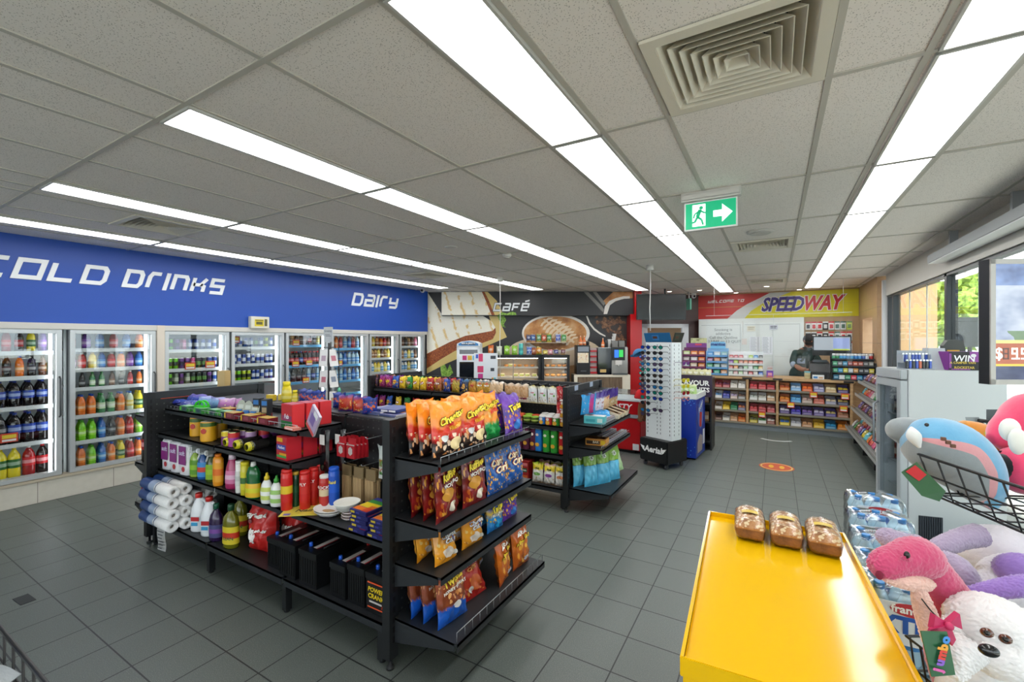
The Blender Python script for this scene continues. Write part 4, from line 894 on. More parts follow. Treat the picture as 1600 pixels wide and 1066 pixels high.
# bleach with handle
def P_bleach():
 b = MB().lathe([(.0,0),(.052,0),(.058,.01),(.058,.13),(.05,.175),(.035,.215),(.020,.24),(.020,.255)], (0,0,0), 20, 0, None, 1, .72)
 hd = MB().tube([(.046,0,.155), (.062,0,.185), (.05,0,.222), (.022,0,.24)], [.011,.011,.011,.012], 8).mesh('handle', mat('#eceff1', .3))
 lab = MB().lathe([(.0592,.03),(.0592,.12)], (0,0,0), 20, 0, None, 1, .72, cap=False).box((-.03,-.0445,.085), (.03,-.043,.115), 1).box((-.028,-.0445,.05), (.02,-.043,.075), 2).mesh('label', [mat('#dfe6ea', .35), mat('#b8242a', .4), mat('#3a9ac8', .4)])
 cap = MB().lathe([(.024,.25),(.024,.278),(.021,.282)], (0,0,0), 16).mesh('cap', mat('#cf2a22', .35))
 return P('bleach_bottle', b.mesh('bleach_bottle', mat('#eceff1', .3, coat=.2)), [P('handle', hd), P('label', lab), P('cap', cap)])
BL = P_bleach()
for k, u in enumerate((311, 327)): sp(BL, u, 0, 1.68, .215, .5, 'white bleach bottle with red cap, '+('next to the kitchen roll pack', 'next to the dark purple bottle')[k], 'cleaner bottle', 'bleach bottles on the bottom shelf')
sq2 = [(0,0),(.044,0),(.05,.01),(.05,.15),(.042,.185),(.02,.215),(.018,.235)]
PUR = P_lath('cleaner_bottle', sq2, '#2a1640', [(.02,.228),(.02,.26),(.017,.264)], '#1f5a44', (.03,.12,'#4a4a7a','#7a4a9a'), 1, .7, .2)
OLV = P_lath('cleaner_bottle', [(0,0),(.055,0),(.06,.01),(.06,.17),(.05,.215),(.02,.245),(.018,.262)], '#6b6a12', [(.021,.255),(.021,.292),(.018,.296)], '#1e4a2e', (.03,.15,'#d8c22a','#c8341e'), 1, .65, .15, lt=('CLEAN', .03, '#1f6a3a', .07))
sp(PUR, 338, 0, 1.66, .215, .4, 'dark purple cleaner bottle between the bleach and the olive bottle', 'cleaner bottle')
sp(OLV, 361, 0, 1.66, .215, .3, 'large olive yellow cleaner bottle with green cap on the bottom shelf', 'cleaner bottle')
sp(OLV, 375, 0, 1.80, .215, .3, 'olive cleaner bottle in the shade beside the red bag', 'cleaner bottle')
# heat bead bags
fbm = design('red_fuel_bag_print', [(0, '#b01c18'), (.4, '#c4231e'), (1, '#b81e1a')], None, seed=12, rough=.4)
FB = P_bag(.25, .34, .15, 11, fbm, [('Firebeads', .17, .80, WHT, .0, .12), ('Redheads', .11, .52, WHT, .16, .1)], [(-.2, .36, .13, .17, '#efeae4'), (-.15, .44, .05, .04, '#16130f'), (-.27, .68, .08, .07, '#6a1a1a')], 'fuel_bag')
sp(FB, 413, 0, 1.74, .215, .15, 'red bag of barbecue fuel with white printed face, on the bottom shelf', 'fuel bag', scale=(1, .9, .96))
sp(FB, 462, 0, 1.9, .215, .1, 'second red fuel bag, in the shade behind the car batteries', 'fuel bag', scale=(1, .8, .9))
# car batteries, long side into the shelf
def P_battery(w, d, h, lab=False):
 b = MB().box((-w/2, -d/2, 0), (w/2, d/2, h*.78)); b.box((-w/2-.004, -d/2-.004, h*.78), (w/2+.004, d/2+.004, h*.93))
 for k in range(7): x = -w/2+.012+(w-.024)*k/6; b.box((x-.004, -d/2-.003, .02), (x+.004, -d/2, h*.74))
 me = b.mesh('car_battery', mat('#0e0f11', .35), .002)
 kids = [P('terminal', MB().lathe([(.011, h*.9), (.011, h*1.0), (.009, h*1.03)], (-w*.28, -d*.34, 0), 10).mesh('terminal', mat('#1d55c0', .35))), P('terminal', MB().lathe([(.011, h*.9), (.011, h*1.0), (.009, h*1.03)], (-w*.28, d*.34, 0), 10).mesh('terminal', mat('#c2241e', .35)))]
 s_ = MB().box((-.012, -d*.36, h*.931), (.018, d*.12, h*.936), 0).box((.018, -d*.36, h*.931), (.026, d*.05, h*.936), 1).box((-.026, -d*.1, h*.931), (-.012, d*.36, h*.936), 2)
 kids.append(P('top_sticker', s_.mesh('top_sticker', [mat('#d9d3cf', .4), mat('#b3202a', .4), mat('#3a3536', .4)])))
 kids.append(P('carry_handle', MB().tube([(w*.36, -d*.3, h*.92), (w*.36, -d*.3, h*.955), (w*.36, d*.3, h*.955), (w*.36, d*.3, h*.92)], .004, 6).mesh('carry_handle', mat('#141517', .4))))
 if lab:
  q = MB().box((-w*.4, -d/2-.005, h*.16), (w*.4, -d/2-.003, h*.70), 0); q.box((-w*.4, -d/2-.0055, h*.70), (w*.4, -d/2-.003, h*.73), 1).box((-w*.4, -d/2-.0055, h*.13), (w*.4, -d/2-.003, h*.16), 1)
  q.text('POWER', Matrix.Translation((-w*.04, -d/2-.0062, h*.56)) @ M0, 2, size=w*.2, bold=.03, shear=.2); q.text('CRANK', Matrix.Translation((-w*.04, -d/2-.0062, h*.41)) @ M0, 2, size=w*.2, bold=.03, shear=.2)
  q.box((-w*.32, -d/2-.006, h*.26), (w*.22, -d/2-.004, h*.3), 3).prism([(w*.2, 0), (w*.38, 0), (w*.38, h*.3)], 0, .001, 4, Matrix.Translation((0, -d/2-.0055, h*.2)) @ M0)
  kids.append(P('front_label', q.mesh('front_label', [mat('#1a1112', .4), mat('#d8542a', .4), mat('#e6c81e', .4), mat('#c9c3bf', .4), mat('#b8381c', .4)], weld=False)))
 return P('car_battery', me, kids)
PB1 = P_battery(.125, .30, .20); PB2 = P_battery(.13, .3, .225); PB3 = P_battery(.17, .30, .225, True); PB4 = P_battery(.16, .34, .22)
for pr, x, y, lab in ((PB1, -2.72, 1.79, 'low black car battery beside the red fuel bag'), (PB4, -2.545, 1.79, 'wide black car battery, second from the red fuel bag'), (PB4, -2.345, 1.79, 'widest black car battery in the middle of the row'), (PB1, -2.10, 1.785, 'black car battery with white sticker after the gap in the row'), (PB2, -1.955, 1.79, 'black car battery with red terminal beside the labelled one'), (PB3, -1.785, 1.785, 'black car battery with red and yellow printed front label')):
 spawn(pr, (x, y, .215), 0, lab, 'car battery', 'car batteries on the bottom shelf')
# second shelf: sprays
def P_spray(col, lab1, lab2, trig, clear=False):
 body = [(0,0),(.036,0),(.040,.008),(.040,.12),(.034,.15),(.018,.175),(.015,.19)]
 hd = MB().box((-.013, -.05, .205), (.013, .035, .24)).box((-.009, -.06, .212), (.009, -.05, .236)).lathe([(.016,.185),(.016,.207)], (0,0,0), 12); hd.add([(-.006,-.03,.207),(.006,-.03,.207),(.006,-.055,.16),(-.006,-.055,.16),(-.006,-.022,.207),(.006,-.022,.207),(.006,-.046,.158),(-.006,-.046,.158)], [(0,1,2,3),(4,5,6,7),(0,4,7,3),(1,5,6,2),(3,2,6,7),(0,1,5,4)])
 p = P_lath('spray_bottle', body, col, None, label=(.02,.13,lab1,lab2), sx=1, sy=.65, rough=.2); p.kids.append(P('spray_head', hd.mesh('spray_head', mat(trig, .35), .003))); return p
for u, c, l1, l2, tr, lab in ((305, '#9fbf4a', '#5f9a1e', '#8fc02a', '#e2e6e2', 'green spray bottle with white head beside the toilet roll packs'), (317, '#24569a', '#3a8fd0', '#d84a3a', '#d9dde0', 'blue spray bottle with red label between two green ones'), (330, '#3a4a12', '#8cb81e', '#a6cc2e', '#c9cbc8', 'lime labelled spray bottle beside the orange bottle')):
 sp(P_spray(c, l1, l2, tr), u, 0, 1.70, .60, .45, lab, 'spray bottle', 'spray bottles on the second shelf')
sp(P_lath('cleaner_bottle', [(0,0),(.034,0),(.038,.01),(.038,.19),(.030,.205),(.020,.21)], '#e8941a', [(.022,.207),(.022,.228)], '#e07a18', (.03,.17,'#f0a62a','#e8741e'), 1, .7), 341, 0, 1.68, .60, .4, 'orange cleaner bottle beside the spray bottles', 'cleaner bottle')
sp(P_lath('cleaner_bottle', [(0,0),(.042,0),(.048,.012),(.05,.08),(.042,.15),(.026,.2),(.022,.21)], '#b02a62', [(.024,.207),(.022,.24)], '#e6cfd9', (.04,.13,'#d87aa4','#e8b8d0'), 1, .7), 363, 0, 1.70, .60, .4, 'pink fabric softener bottle with pale cap', 'cleaner bottle')
sp(P_lath('cleaner_tube', [(0,0),(.024,0),(.026,.006),(.026,.2),(.022,.206)], '#e9e9e4', [(.026,.2),(.026,.22)], '#f2f2ee', (.05,.15,'#d9dad6','#c2c6c2'), capname='lid'), 374.5, 0, 1.68, .60, 0, 'white cleaner tube beside the pink bottle', 'cleaner bottle')
sp(P_lath('cleaner_tube', [(0,0),(.026,0),(.028,.006),(.028,.2),(.024,.206)], '#cfc51e', [(.028,.2),(.028,.225)], '#e0d22a', (.04,.16,'#d8d030','#3a6a2a'), capname='lid'), 383, 0, 1.675, .60, 0, 'yellow cleaner tube between white tube and green bottle', 'cleaner bottle')
sp(P_lath('cleaner_bottle', [(0,0),(.05,0),(.054,.01),(.056,.07),(.045,.12),(.05,.16),(.036,.2),(.02,.215)], '#14612f', [(.018,.21),(.014,.24)], '#e8e8e0', (.01,.1,'#e6b81e','#d8d22a'), 1, .62, .15), 396, 0, 1.67, .60, .4, 'green dishwashing bottle with yellow front label', 'cleaner bottle')
for u, c, lab in ((417, '#e6c62a', 'white cream cleaner bottle with yellow cap'), (432, '#3f9a3a', 'white cream cleaner bottle with green cap')):
 sp(P_lath('cleaner_bottle', [(0,0),(.034,0),(.038,.01),(.04,.08),(.034,.12),(.02,.145),(.014,.155)], '#e9eae6', [(.016,.15),(.016,.17),(.008,.178),(.007,.195)], c, (.025,.105,'#c9d66a' if c[1] == 'e' else '#9cc86a','#eef0e8'), 1, .6), u, 0, 1.66, .60, .5, lab, 'cleaner bottle')
def P_aero(h, r, col, band, cap, txt=None, tc='#f4e02e'):
 return P_lath('aerosol_can', [(0,0),(r*.95,0),(r,.004),(r,h*.9),(r*.75,h*.95),(r*.6,h*.96)], col, [(r*.93,h*.9),(r*.93,h*.985),(r*.8,h)], cap, (h*.22,h*.8,col,band), 1, 1, .3, lt=(txt, r*.8, tc, h*.66) if txt else None)
AR = P_aero(.235, .032, '#c6201c', '#cc2a22', '#c6201c', 'FLY', '#f2f0ea'); AY = P_aero(.25, .033, '#c8211c', '#e2c22a', '#c6201c')
for pr, u, y, lab in ((AY, 448, 1.66, 'tall red spray can with yellow band nearest the shelf edge'), (P_aero(.22, .021, '#17452a', '#1f5a34', '#c9a43a'), 462, 1.72, 'slim dark green spray can between the red cans'), (AR, 476.5, 1.73, 'red insect spray can, first of the row going back'), (AR, 490, 1.80, 'red insect spray can, second of the row going back'), (AR, 499, 1.87, 'red insect spray can, third and deepest in the row'), (P_aero(.215, .031, '#b82a22', '#d8c29a', '#e6e2da', 'COCK', '#f2f0ea'), 507, 1.78, 'red and white insect spray can beside the blue one'), (P_aero(.26, .033, '#1450b8', '#1858c8', '#1a5ac8', 'Raid', '#f4e02e'), 522, 1.82, 'tall blue insect spray can with yellow lettering')):
 sp(pr, u, 0, y, .60, .5, lab, 'spray can', 'spray cans on the second shelf')
# flat yellow card, plates, sparkler boxes
def onshelf(u, v, z): return atz(u, v, z)
t = thing('price_poster', 'yellow laminated card lying flat on the second shelf', 'poster', (-2.46, 1.765, .6012), radians(38))
MB().box((-.19, -.11, 0), (.19, .11, .002)).build('card', mat('#e3d552', .3, coat=.4), t)
b = MB(); b.text('Nail', Matrix.Translation((-.07, -.03, .0026)), 0, size=.06, bold=.03, shear=.2); b.text('Fuel', Matrix.Translation((.06, .05, .0026)) @ Matrix.Rotation(.1, 4, 'Z'), 1, size=.085, bold=.06, shear=.2); b.text('offers', Matrix.Translation((.11, -.01, .0026)), 0, size=.035, bold=.02); b.box((-.17, -.1, .002), (-.13, -.07, .0026), 2)
b.build('printed_text', [mat('#4a4a2c', .4), mat('#b8a20e', .4), mat('#6a6ab4', .4)], t, weld=False)
def P_plate(r, h, c1, c2, rim, name='paper_plate', sy=1):
 b = MB().lathe([(r*.6, 0), (r*.75, .004), (r*.97, h), (r, h), (r*.99, h-.003), (r*.74, .008), (r*.55, .005), (.001, .005)], (0,0,0), 26, 0, None, 1, sy)
 return P(name, b.mesh(name, mat(c1, .45)), [P('printed_sleeve', MB().lathe([(r*.42, .006), (.001, .007)], (0, 0, 0), 22, 0, None, 1.1, sy*.7, cap=False).mesh('printed_sleeve', mat(c2, .5)))])
PPL = P_plate(.095, .026, '#e8e6e0', '#b89a6a', 0, 'paper_plate', .8); PBW = P_plate(.076, .045, '#e6e4dc', '#cfc8b0', 0, 'paper_bowl'); PSB = P_plate(.046, .016, '#e8dcd8', '#c8a49a', 0, 'paper_bowl')
p = Vector((-2.315, 1.74, 0))
spawn(PPL, (p.x, p.y, .6035), .1, 'white paper plate pack lying under the other on the second shelf', 'paper plate'); spawn(PPL, (p.x, p.y, .6165), .2, 'white paper plate pack on top with tan label', 'paper plate')
p = Vector((-2.155, 1.76, 0))
for k in range(3): spawn(PSB, (p.x, p.y, .60+.0175*k), 0, ('bottom', 'middle', 'top')[k]+' small white bowl of the short stack under the big bowl', 'paper bowl', 'small paper bowls on the second shelf')
spawn(PBW, (p.x-.02, p.y, .6535), 0, 'white paper bowl pack balanced on the small bowls', 'paper bowl')
SPK = P_box(.135, .20, .0225, ('#1c1d5a', '#1c1d5a', '#2a2f7a'), [(-.42, .25, -.18, .75, '#c8b02a'), (-.1, .3, .1, .7, '#3a3d8a')], None, name='sparkler_box', top=[(-.45, -.2, .45, .1, '#e8ca1e'), (-.45, .1, .45, .3, '#2f8a3a'), (-.45, -.42, .3, -.22, '#e8781e'), (.1, -.44, .45, -.05, '#d8301e')])
x0 = onY(562, 0, 1.72).x
for k in range(9):
 c_, lv = (k % 2, k//2); lev = ('bottom', 'second', 'third', 'fourth', 'top')[lv]
 spawn(SPK, (-1.965+.15*c_+.01*(lv % 2), 1.76-.012*(lv == 0), .60+.0236*lv), .03*(lv % 2)-.02, f'dark blue sparkler box, {lev} of the {("stack beside the bowls", "stack beside the upright")[c_]}', 'box', 'sparkler boxes on the second shelf')
# third shelf
def P_sixcan():
 p = P_lath('pet_food_can', [(0,0),(.049,0),(.05,.004),(.05,.138),(.048,.142)], '#e6a818', [(.0485,.138),(.0485,.143)], '#b8b4a0', (.005,.136,'#e8ac1c','#3a6a2a'), rough=.35, capname='lid'); return p
PET = P_lath('pet_food_can', [(0,0),(.05,0),(.052,.004),(.052,.142),(.050,.146)], '#e7a51a', [(.0505,.142),(.0505,.147)], '#b9b39a', (.006,.14,'#e8aa1e','#e8aa1e'), rough=.35, capname='lid', lt=('Pet', .03, '#f4efe2', .085))
PET.kids.append(P('green_band', MB().lathe([(.0535,.112),(.0535,.14)], (0,0,0), 18, cap=False).mesh('green_band', mat('#4a6a24', .4)))); PET.kids.append(P('red_badge', MB().prism([(cos(a*pi/8)*.02, sin(a*pi/8)*.02) for a in range(16)], 0, .002, 0, Matrix.Translation((0, -.0535, .08)) @ M0).mesh('red_badge', mat('#b8301e', .4))))
for u, y, lab in ((309, 1.76, 'yellow pet food can half behind the front one'), (326, 1.71, 'yellow pet food can at the front of the third shelf'), (343, 1.82, 'yellow pet food can in the shade behind the purple cans')):
 sp(PET, u, 0, y, .895, .5, lab, 'pet food can', 'big yellow pet food cans')
sp(PET, 330, 0, 1.93, .895, .5, 'yellow pet food can against the back panel', 'pet food can', 'big yellow pet food cans')
CTN = P_tin(.0375, .108, '#7d2a84', '#c9a2cc', 'cat_food_can'); CTN2 = P_tin(.0375, .108, '#a43a94', '#cf3230', 'cat_food_can'); CTN3 = P_tin(.0375, .108, '#7d2a84', '#e0c62a', 'cat_food_can')
for i in range(3):
 for j in range(4):
  if (i, j) in ((2, 0), (2, 1)): pass
  x = onY(353, 0, 1.71).x+.088*i+(.0 if j % 2 else .02); y = 1.71+.082*j
  if i == 2 and j < 1: continue
  pr = CTN3 if (i == 0 and j == 0) else CTN2 if (i+j) % 3 == 1 else CTN
  spawn(pr, (x, y, .895), .7, f'purple cat food can, {("left", "middle", "inner")[i]} column, {("front", "second", "third", "back")[j]} row', 'cat food can', 'purple cat food cans on the third shelf')
def P_binroll():
 RX = Matrix.Rotation(pi/2, 4, 'X'); b = MB().lathe([(.012, -.14), (.03, -.135), (.033, -.12), (.033, .12), (.012, .13)], (0,0,0), 16, 0, RX)
 return P('bin_bag_roll', b.mesh('bin_bag_roll', mat('#202224', .25, coat=.5)), [P('label_band', MB().lathe([(.0338, -.01), (.0338, .10)], (0,0,0), 16, 0, RX, cap=False).mesh('label_band', mat('#34302e', .35))), P('twist_end', MB().lathe([(.034, .11), (.03, .136), (.02, .142)], (0,0,0), 12, 0, RX, cap=False).mesh('twist_end', mat('#d2c81e', .35, coat=.4)))])
BR = P_binroll()
for u, y, lab in ((380, 1.80, 'black bin bag roll with yellow end beside the cat food cans'), (396, 1.795, 'black bin bag roll with yellow end, second one'), (414, 1.80, 'black bin bag roll, third, nearest the soap boxes')): sp(BR, u, 0, y, .895+.0345, .15, lab, 'bin bags', 'bin bag rolls on the third shelf')
RAD = P_box(.12, .10, .145, ('#b8202c', '#c42430', '#a81c28'), [(-.45, .1, .45, .2, '#3f9a4a'), (-.45, .78, .1, .95, '#d8a81e'), (-.45, .42, .4, .66, '#2a3f9c'), (-.2, .2, .45, .3, '#e0a21e')], 'Radiant', '#f0f0f4', 'soap_powder_box', .002, .2, .54)
for k in range(3): spawn(RAD, (-2.68, 1.72+.115*k, .895), -.05+pi*0, ('front', 'middle', 'back')[k]+' red soap powder box with blue label at the shelf end', 'soap box', 'red soap powder boxes on the third shelf')
# top shelf
PER = P_box(.135, .085, .155, ('#c3202a', '#d83438', '#b8485a'), [(-.5, 0, .5, .3, '#1c6a2e'), (-.4, .3, .45, .52, '#8c2a5a'), (-.35, .05, .3, .12, '#2f8a3a')], 'Fab', '#eef2f8', 'detergent_box', .003, .3, .48)
for k in range(3): spawn(PER, (-2.70+.012*k, 1.76+.092*k, 1.085), -.08, ('front', 'middle', 'back')[k]+' red detergent box with green foot on the top shelf', 'detergent box', 'red detergent boxes')
MAT_ = P_box(.125, .075, .045, ('#6d1f2a', '#7a2630', '#d8b82a'), [(-.48, .1, -.36, .9, '#d8b82a'), (-.2, .25, .25, .8, '#8c3a4a')], None, name='match_carton', top=[(-.3, -.3, .3, .3, '#c89a5a')])
for k, u in enumerate((366, 392, 418)):
 for d in range(2): sp(MAT_, u-8*d, 0, 1.745+.085*d, 1.085, 0, ('leftmost', 'middle', 'rightmost')[k]+' maroon and yellow match carton in the '+('front row', 'back row')[d], 'carton', 'match cartons on the top shelf')
GRB = P_box(.125, .07, .04, ('#2f6a4a', '#3a8a3a', '#6fb87a'), [(-.48, .15, -.25, .85, '#54b82e'), (-.1, .2, .3, .8, '#1c2f4a')], None, name='light_globe_box', top=[(-.45, -.3, .45, .3, '#9ac8a2')])
for k, u in enumerate((294, 316, 338, 356)): sp(GRB, u, 0, 1.745+.02*(k > 1), 1.085, 0, ('leftmost', 'second', 'third', 'rightmost')[k]+' flat green globe box along the shelf edge', 'carton', 'green globe boxes on the top shelf')
PADm = [design('pad_print_a', [(0, '#2a2f86'), (.5, '#2f55b0'), (1, '#8a7ac4')], .3, ('#d8dcf0', '#7a5ab0'), (.1, .8), .9, 5, 20), design('pad_print_b', [(0, '#1d3f9c'), (.6, '#8fb8e0'), (1, '#9a8ad0')], .25, ('#f0f0f8', '#3a7fd0'), (.1, .8), .9, 4, 21), design('pad_print_c', [(0, '#2a5a3a'), (.5, '#b06aa8'), (1, '#d8b0d8')], .25, ('#f0e0a0', '#3f7a5a'), (.1, .8), .9, 4, 22)]
PADS = [P('wipes_pack', bag_mesh(.17, .105, .05, 3+i, m, 8, 8, 'wipes_pack')) for i, m in enumerate(PADm)]
for k, (u, y, i, lab) in enumerate(((286, 1.86, 0, 'dark blue wipes pack beside the end panel'), (304, 1.88, 0, 'blue and violet wipes pack, second of the row'), (318, 1.86, 1, 'light blue wipes pack with white print'), (338, 1.87, 1, 'light blue wipes pack partly behind the dark one'), (350, 1.86, 2, 'green and pink wipes pack'), (360, 1.9, 2, 'green and pink wipes pack next to the razor cards'))): sp(PADS[i], u, 0, y, 1.085, .3, lab, 'wipes pack', 'wipes packs on the top shelf', rot=(-.35, 0, .3))
for k, (u, v) in enumerate(((276, 628), (296, 624))):
 p = onY(u, v, 1.80); spawn(PADS[0], (p.x, 1.76, 1.09+.03), .1, ('left', 'right')[k]+' violet pack lying flat at the corner of the top shelf', 'wipes pack', 'wipes packs on the top shelf', rot=(-1.5, 0, .2))
t = MB().tube([(.05*cos(pi*k/8), 0, .035*sin(pi*k/8)) for k in range(9)], .008, 8).tube([(.05*cos(pi*k/8), .03, .035*sin(pi*k/8)) for k in range(9)], .008, 8).box((-.058, -.008, -.012), (.058, .038, .002)); p = onY(306, 0, 1.715)
o = t.build('shoe_brush', mat('#38c22a', .35), None, loc=(p.x, 1.745, 1.0985+.04+.0), rot=(0, 0, .2)); tag(o, 'bright green looped plastic clip lying on the green boxes', 'clip')
def P_card(w, h, c1, c2, c3, name):
 hk = [(-w/2, 0), (w/2, 0), (w/2, h*.7), (w*.3, h*.92), (0, h), (-w*.3, h*.92), (-w/2, h*.7)]
 return P(name, MB().prism(hk, 0, .002, 0, Matrix.Translation((0, .001, 0)) @ M0).mesh(name, mat(c1, .5)), [P('blister', MB().box((-w*.35, -.022, h*.06), (w*.35, -.001, h*.42)).mesh('blister', mat(c2, .25), .006)), P('print', MB().box((-w*.3, -.0018, h*.5), (w*.3, -.0006, h*.72)).mesh('print', mat(c3, .5)))])
RZ = P_card(.075, .125, '#a9b0a4', '#3f7ac0', '#c8d0c8', 'razor_card')
for k, u in enumerate((374, 385, 396)): sp(RZ, u, 0, 1.80, 1.085, .25, ('left', 'middle', 'right')[k]+' grey blister card with blue tools on the top shelf', 'blister card', 'blister cards', rot=(-.2, 0, .3))
BXK = P_box(.055, .05, .145, ('#1c1e22', '#24262a', '#141518'), [(-.4, .7, .4, .92, '#1f6ab0'), (-.35, .35, .35, .6, '#9a8a6a'), (-.2, .05, .35, .2, '#2a7ac0')], None, name='shaver_box')
for k, u in enumerate((404, 417)): sp(BXK, u, 0, 1.84, 1.085, .3, ('left', 'right')[k]+' tall black box beside the blister cards', 'box', 'tall black boxes')
sl = P_box(.11, .016, .19, ('#b9a8c8', '#d8d0dc', '#c9c2d0'), [(-.5, 0, .5, .14, '#d85a5a'), (-.3, .3, .2, .75, '#7a6ab0'), (-.1, .72, .35, .95, '#eef0f4')], None, name='comb_pack'); p = onY(507, 668, 1.72)
spawn(sl, (-2.505, 1.75, 1.088), 0, 'lilac packet leaning over the end of the top shelf', 'packet', rot=Euler((.15, .75, -.1)))
spawn(P_box(.12, .05, .018, ('#d86a5a', '#e08a7a', '#e0a898'), [(-.4, .2, .4, .8, '#f0d0c8')], None, name='plaster_box'), (-2.63, 1.712, 1.085), -.1, 'flat salmon box in front of the red detergent boxes', 'box')
# ledge
YB_ = P_lath('mustard_bottle', [(0,0),(.036,0),(.04,.008),(.042,.06),(.038,.11),(.03,.135),(.026,.14)], '#e8d01c', [(.029,.135),(.029,.165),(.024,.17)], '#f0da22', (.03,.1,'#f0e07a','#e8d030'), 1, .7)
p = onY(448, 0, 2.2); spawn(YB_, (p.x, 2.2, 1.14), .4, 'tall yellow bottle standing on the ledge of the near unit', 'bottle'); p = onY(461, 0, 2.2); spawn(YB_, (p.x, 2.2, 1.14), .4, 'small yellow bottle beside the tall one on the ledge', 'bottle', scale=.62)
for k, (u, c) in enumerate(((424, '#e2c23a'), (432, '#e8cf5a'))): p = onY(u, 0, 2.2); spawn(P_box(.07, .045, .05, (c, c, '#efe0a0'), None, None, name='soap_box'), (p.x, 2.2+.06*k, 1.14), .3, ('first', 'second')[k]+' little yellow carton on the ledge beside the black boxes', 'carton')
SB = design('biscuit_print', [(0, '#1d2f8a'), (.45, '#24409c'), (.75, '#1c2a70'), (1, '#2a4aa8')], .4, ('#d8742a', '#c8342a'), (.1, .7), .8, 4, 30); SB2 = design('biscuit_print_red', [(0, '#1d3f9c'), (.2, '#b8301e'), (.7, '#c0452a'), (1, '#24409c')], .4, ('#d89a4a', '#e8c27a'), (.1, .7), .8, 4, 31)
BQ = [P('biscuit_bag', bag_mesh(.11, .115, .055, 31, SB, 8, 9, 'biscuit_bag')), P('biscuit_bag', bag_mesh(.11, .115, .055, 32, SB2, 8, 9, 'biscuit_bag'))]
for k, (u, i, y) in enumerate(((476, 0, 2.24), (486, 0, 2.2), (498, 0, 2.22), (530, 0, 2.22), (540, 1, 2.14), (553, 0, 2.2), (562, 1, 2.14), (578, 0, 2.14))):
 p = onY(u, 0, y); spawn(BQ[i], (p.x, y, 1.14), .3, f'{("blue", "red and blue")[i]} biscuit bag on the ledge, {ORD[k]} from the yellow bottle', 'biscuit bag', 'biscuit bags on the ledge', rot=(-.05, 0, .35+.15*(k % 3)))
MG = P_box(.21, .28, .006, ('#4a5a8a', '#d8d4d0', '#8a86a4'), None, None, name='magazine', bev=0, top=[(-.4, -.45, .4, -.2, '#3a3f7a'), (-.3, 0, .35, .4, '#b8b0c0'), (-.1, -.15, .3, .1, '#c87a5a')])
for k, (u, v) in enumerate(((600, 634), (625, 640))):
 p = onY(u, 0, 2.27)
 for j in range(3-k): spawn(MG, (p.x, 2.27, 1.14+.0075*j), .04*j-.05, f'magazine on the ledge, {("bottom", "middle", "top")[j]} of the {("first", "second")[k]} pile', 'magazine', 'magazines on the ledge')
p = onY(622, 0, 2.3); o = P_box(.19, .2, .02, ('#1f2f6a', '#24367a', '#3a4a8a'), [(-.2, .2, .1, .8, '#d8dade'), (.15, .2, .45, .8, '#e8e8e4')], None, name='colouring_box'); spawn(o, (p.x, 2.27, 1.158), .1, 'dark blue flat box on top of the magazines', 'box')
# hanging goods
def hang(pr, x, b, z, lab, cat, gr): spawn(pr, (x, G1Y-b, z), 0, lab, cat, gr)
CARD = P('playing_card_pack', MB().box((-.036, -.009, -.115), (.036, .009, -.028)).box((-.034, .006, -.03), (.034, .0075, .008)).mesh('playing_card_pack', [mat('#a81c26', .35)]), [P('printed_label', MB().prism([(.022*cos(a*pi/6)*(1 if a % 2 else .8), .028*sin(a*pi/6)*(1 if a % 2 else .85)) for a in range(12)], 0, .001, 0, Matrix.Translation((0, -.0095, -.07)) @ M0).box((-.036, -.0096, -.034), (.036, -.009, -.028)).mesh('printed_label', mat('#b9b0ac', .4)))])
for i, x in enumerate((-2.36, -2.27)):
 for j in range(4): hang(CARD, x+.008*j, .19-.024*j, 1.03, f'red playing card pack on the {("left", "right")[i]} hook, {ORD[j]} from the front', 'card pack', 'playing card packs on hooks')
CUT = P('cutlery_pack', MB().box((-.042, -.004, -.065), (.042, .004, .008)).mesh('cutlery_pack', mat('#7d6a48', .6)), [P('wooden_fork', MB().box((-.034+.014*k, -.012, -.21+.006*(k % 2)), (-.024+.014*k, .006, -.06)).mesh('wooden_fork', mat('#b89a6e', .55))) for k in range(5)])
for i, x in enumerate((-2.36, -2.25, -2.14)):
 for j in range(2): hang(CUT, x+.01*j, .15-.03*j, .845+.0*i, f'brown wooden cutlery pack, {("left", "middle", "right")[i]} hook, {("front", "behind")[j]}', 'cutlery pack', 'wooden cutlery packs')
BAL = design('balloon_print', [(0, '#c9d0cc'), (.55, '#9fb0a8'), (.6, '#c4ccc8'), (1, '#b9c2be')], .6, ('#c8301e', '#2f8a3a'), (.12, .55), .85, 6, 40)
PBL = P('balloon_pack', bag_mesh(.10, .20, .018, 41, BAL, 8, 10, 'balloon_pack'))
for j in range(2): hang(PBL, -1.97+.09*j, .20-.05*j, .835, ('clear packet of coloured balloons on the front of the hook', 'clear packet of coloured balloons behind the front one')[j], 'balloon packet', 'balloon packets')
BBG = P('glove_pack', bag_mesh(.10, .27, .025, 43, mat('#141517', .2, coat=.6), 8, 10, 'glove_pack'), [P('white_tag', MB().box((-.028, -.018, .175), (.02, -.016, .24)).mesh('white_tag', mat('#d8d6d0', .5)))])
for j in range(2): hang(BBG, -2.515+.075*j, .2-.06*j, .80, ('black packet with white tag hanging at the shelf end', 'black packet hanging behind the tagged one')[j], 'packet', 'black hanging packets')
LIP = P('lip_balm_card', MB().box((-.025, -.002, -.2), (.025, 0, .01)).mesh('lip_balm_card', mat('#c9c6bd', .5)), [P('tube', MB().box((-.018, -.014, -.035-.032*k), (.018, -.002, -.012-.032*k)).mesh('tube', mat(('#8a3a3a', '#5a7a5a', '#3a4a7a', '#a8a49a', '#6a8a6a')[k], .3), .003)) for k in range(5)])
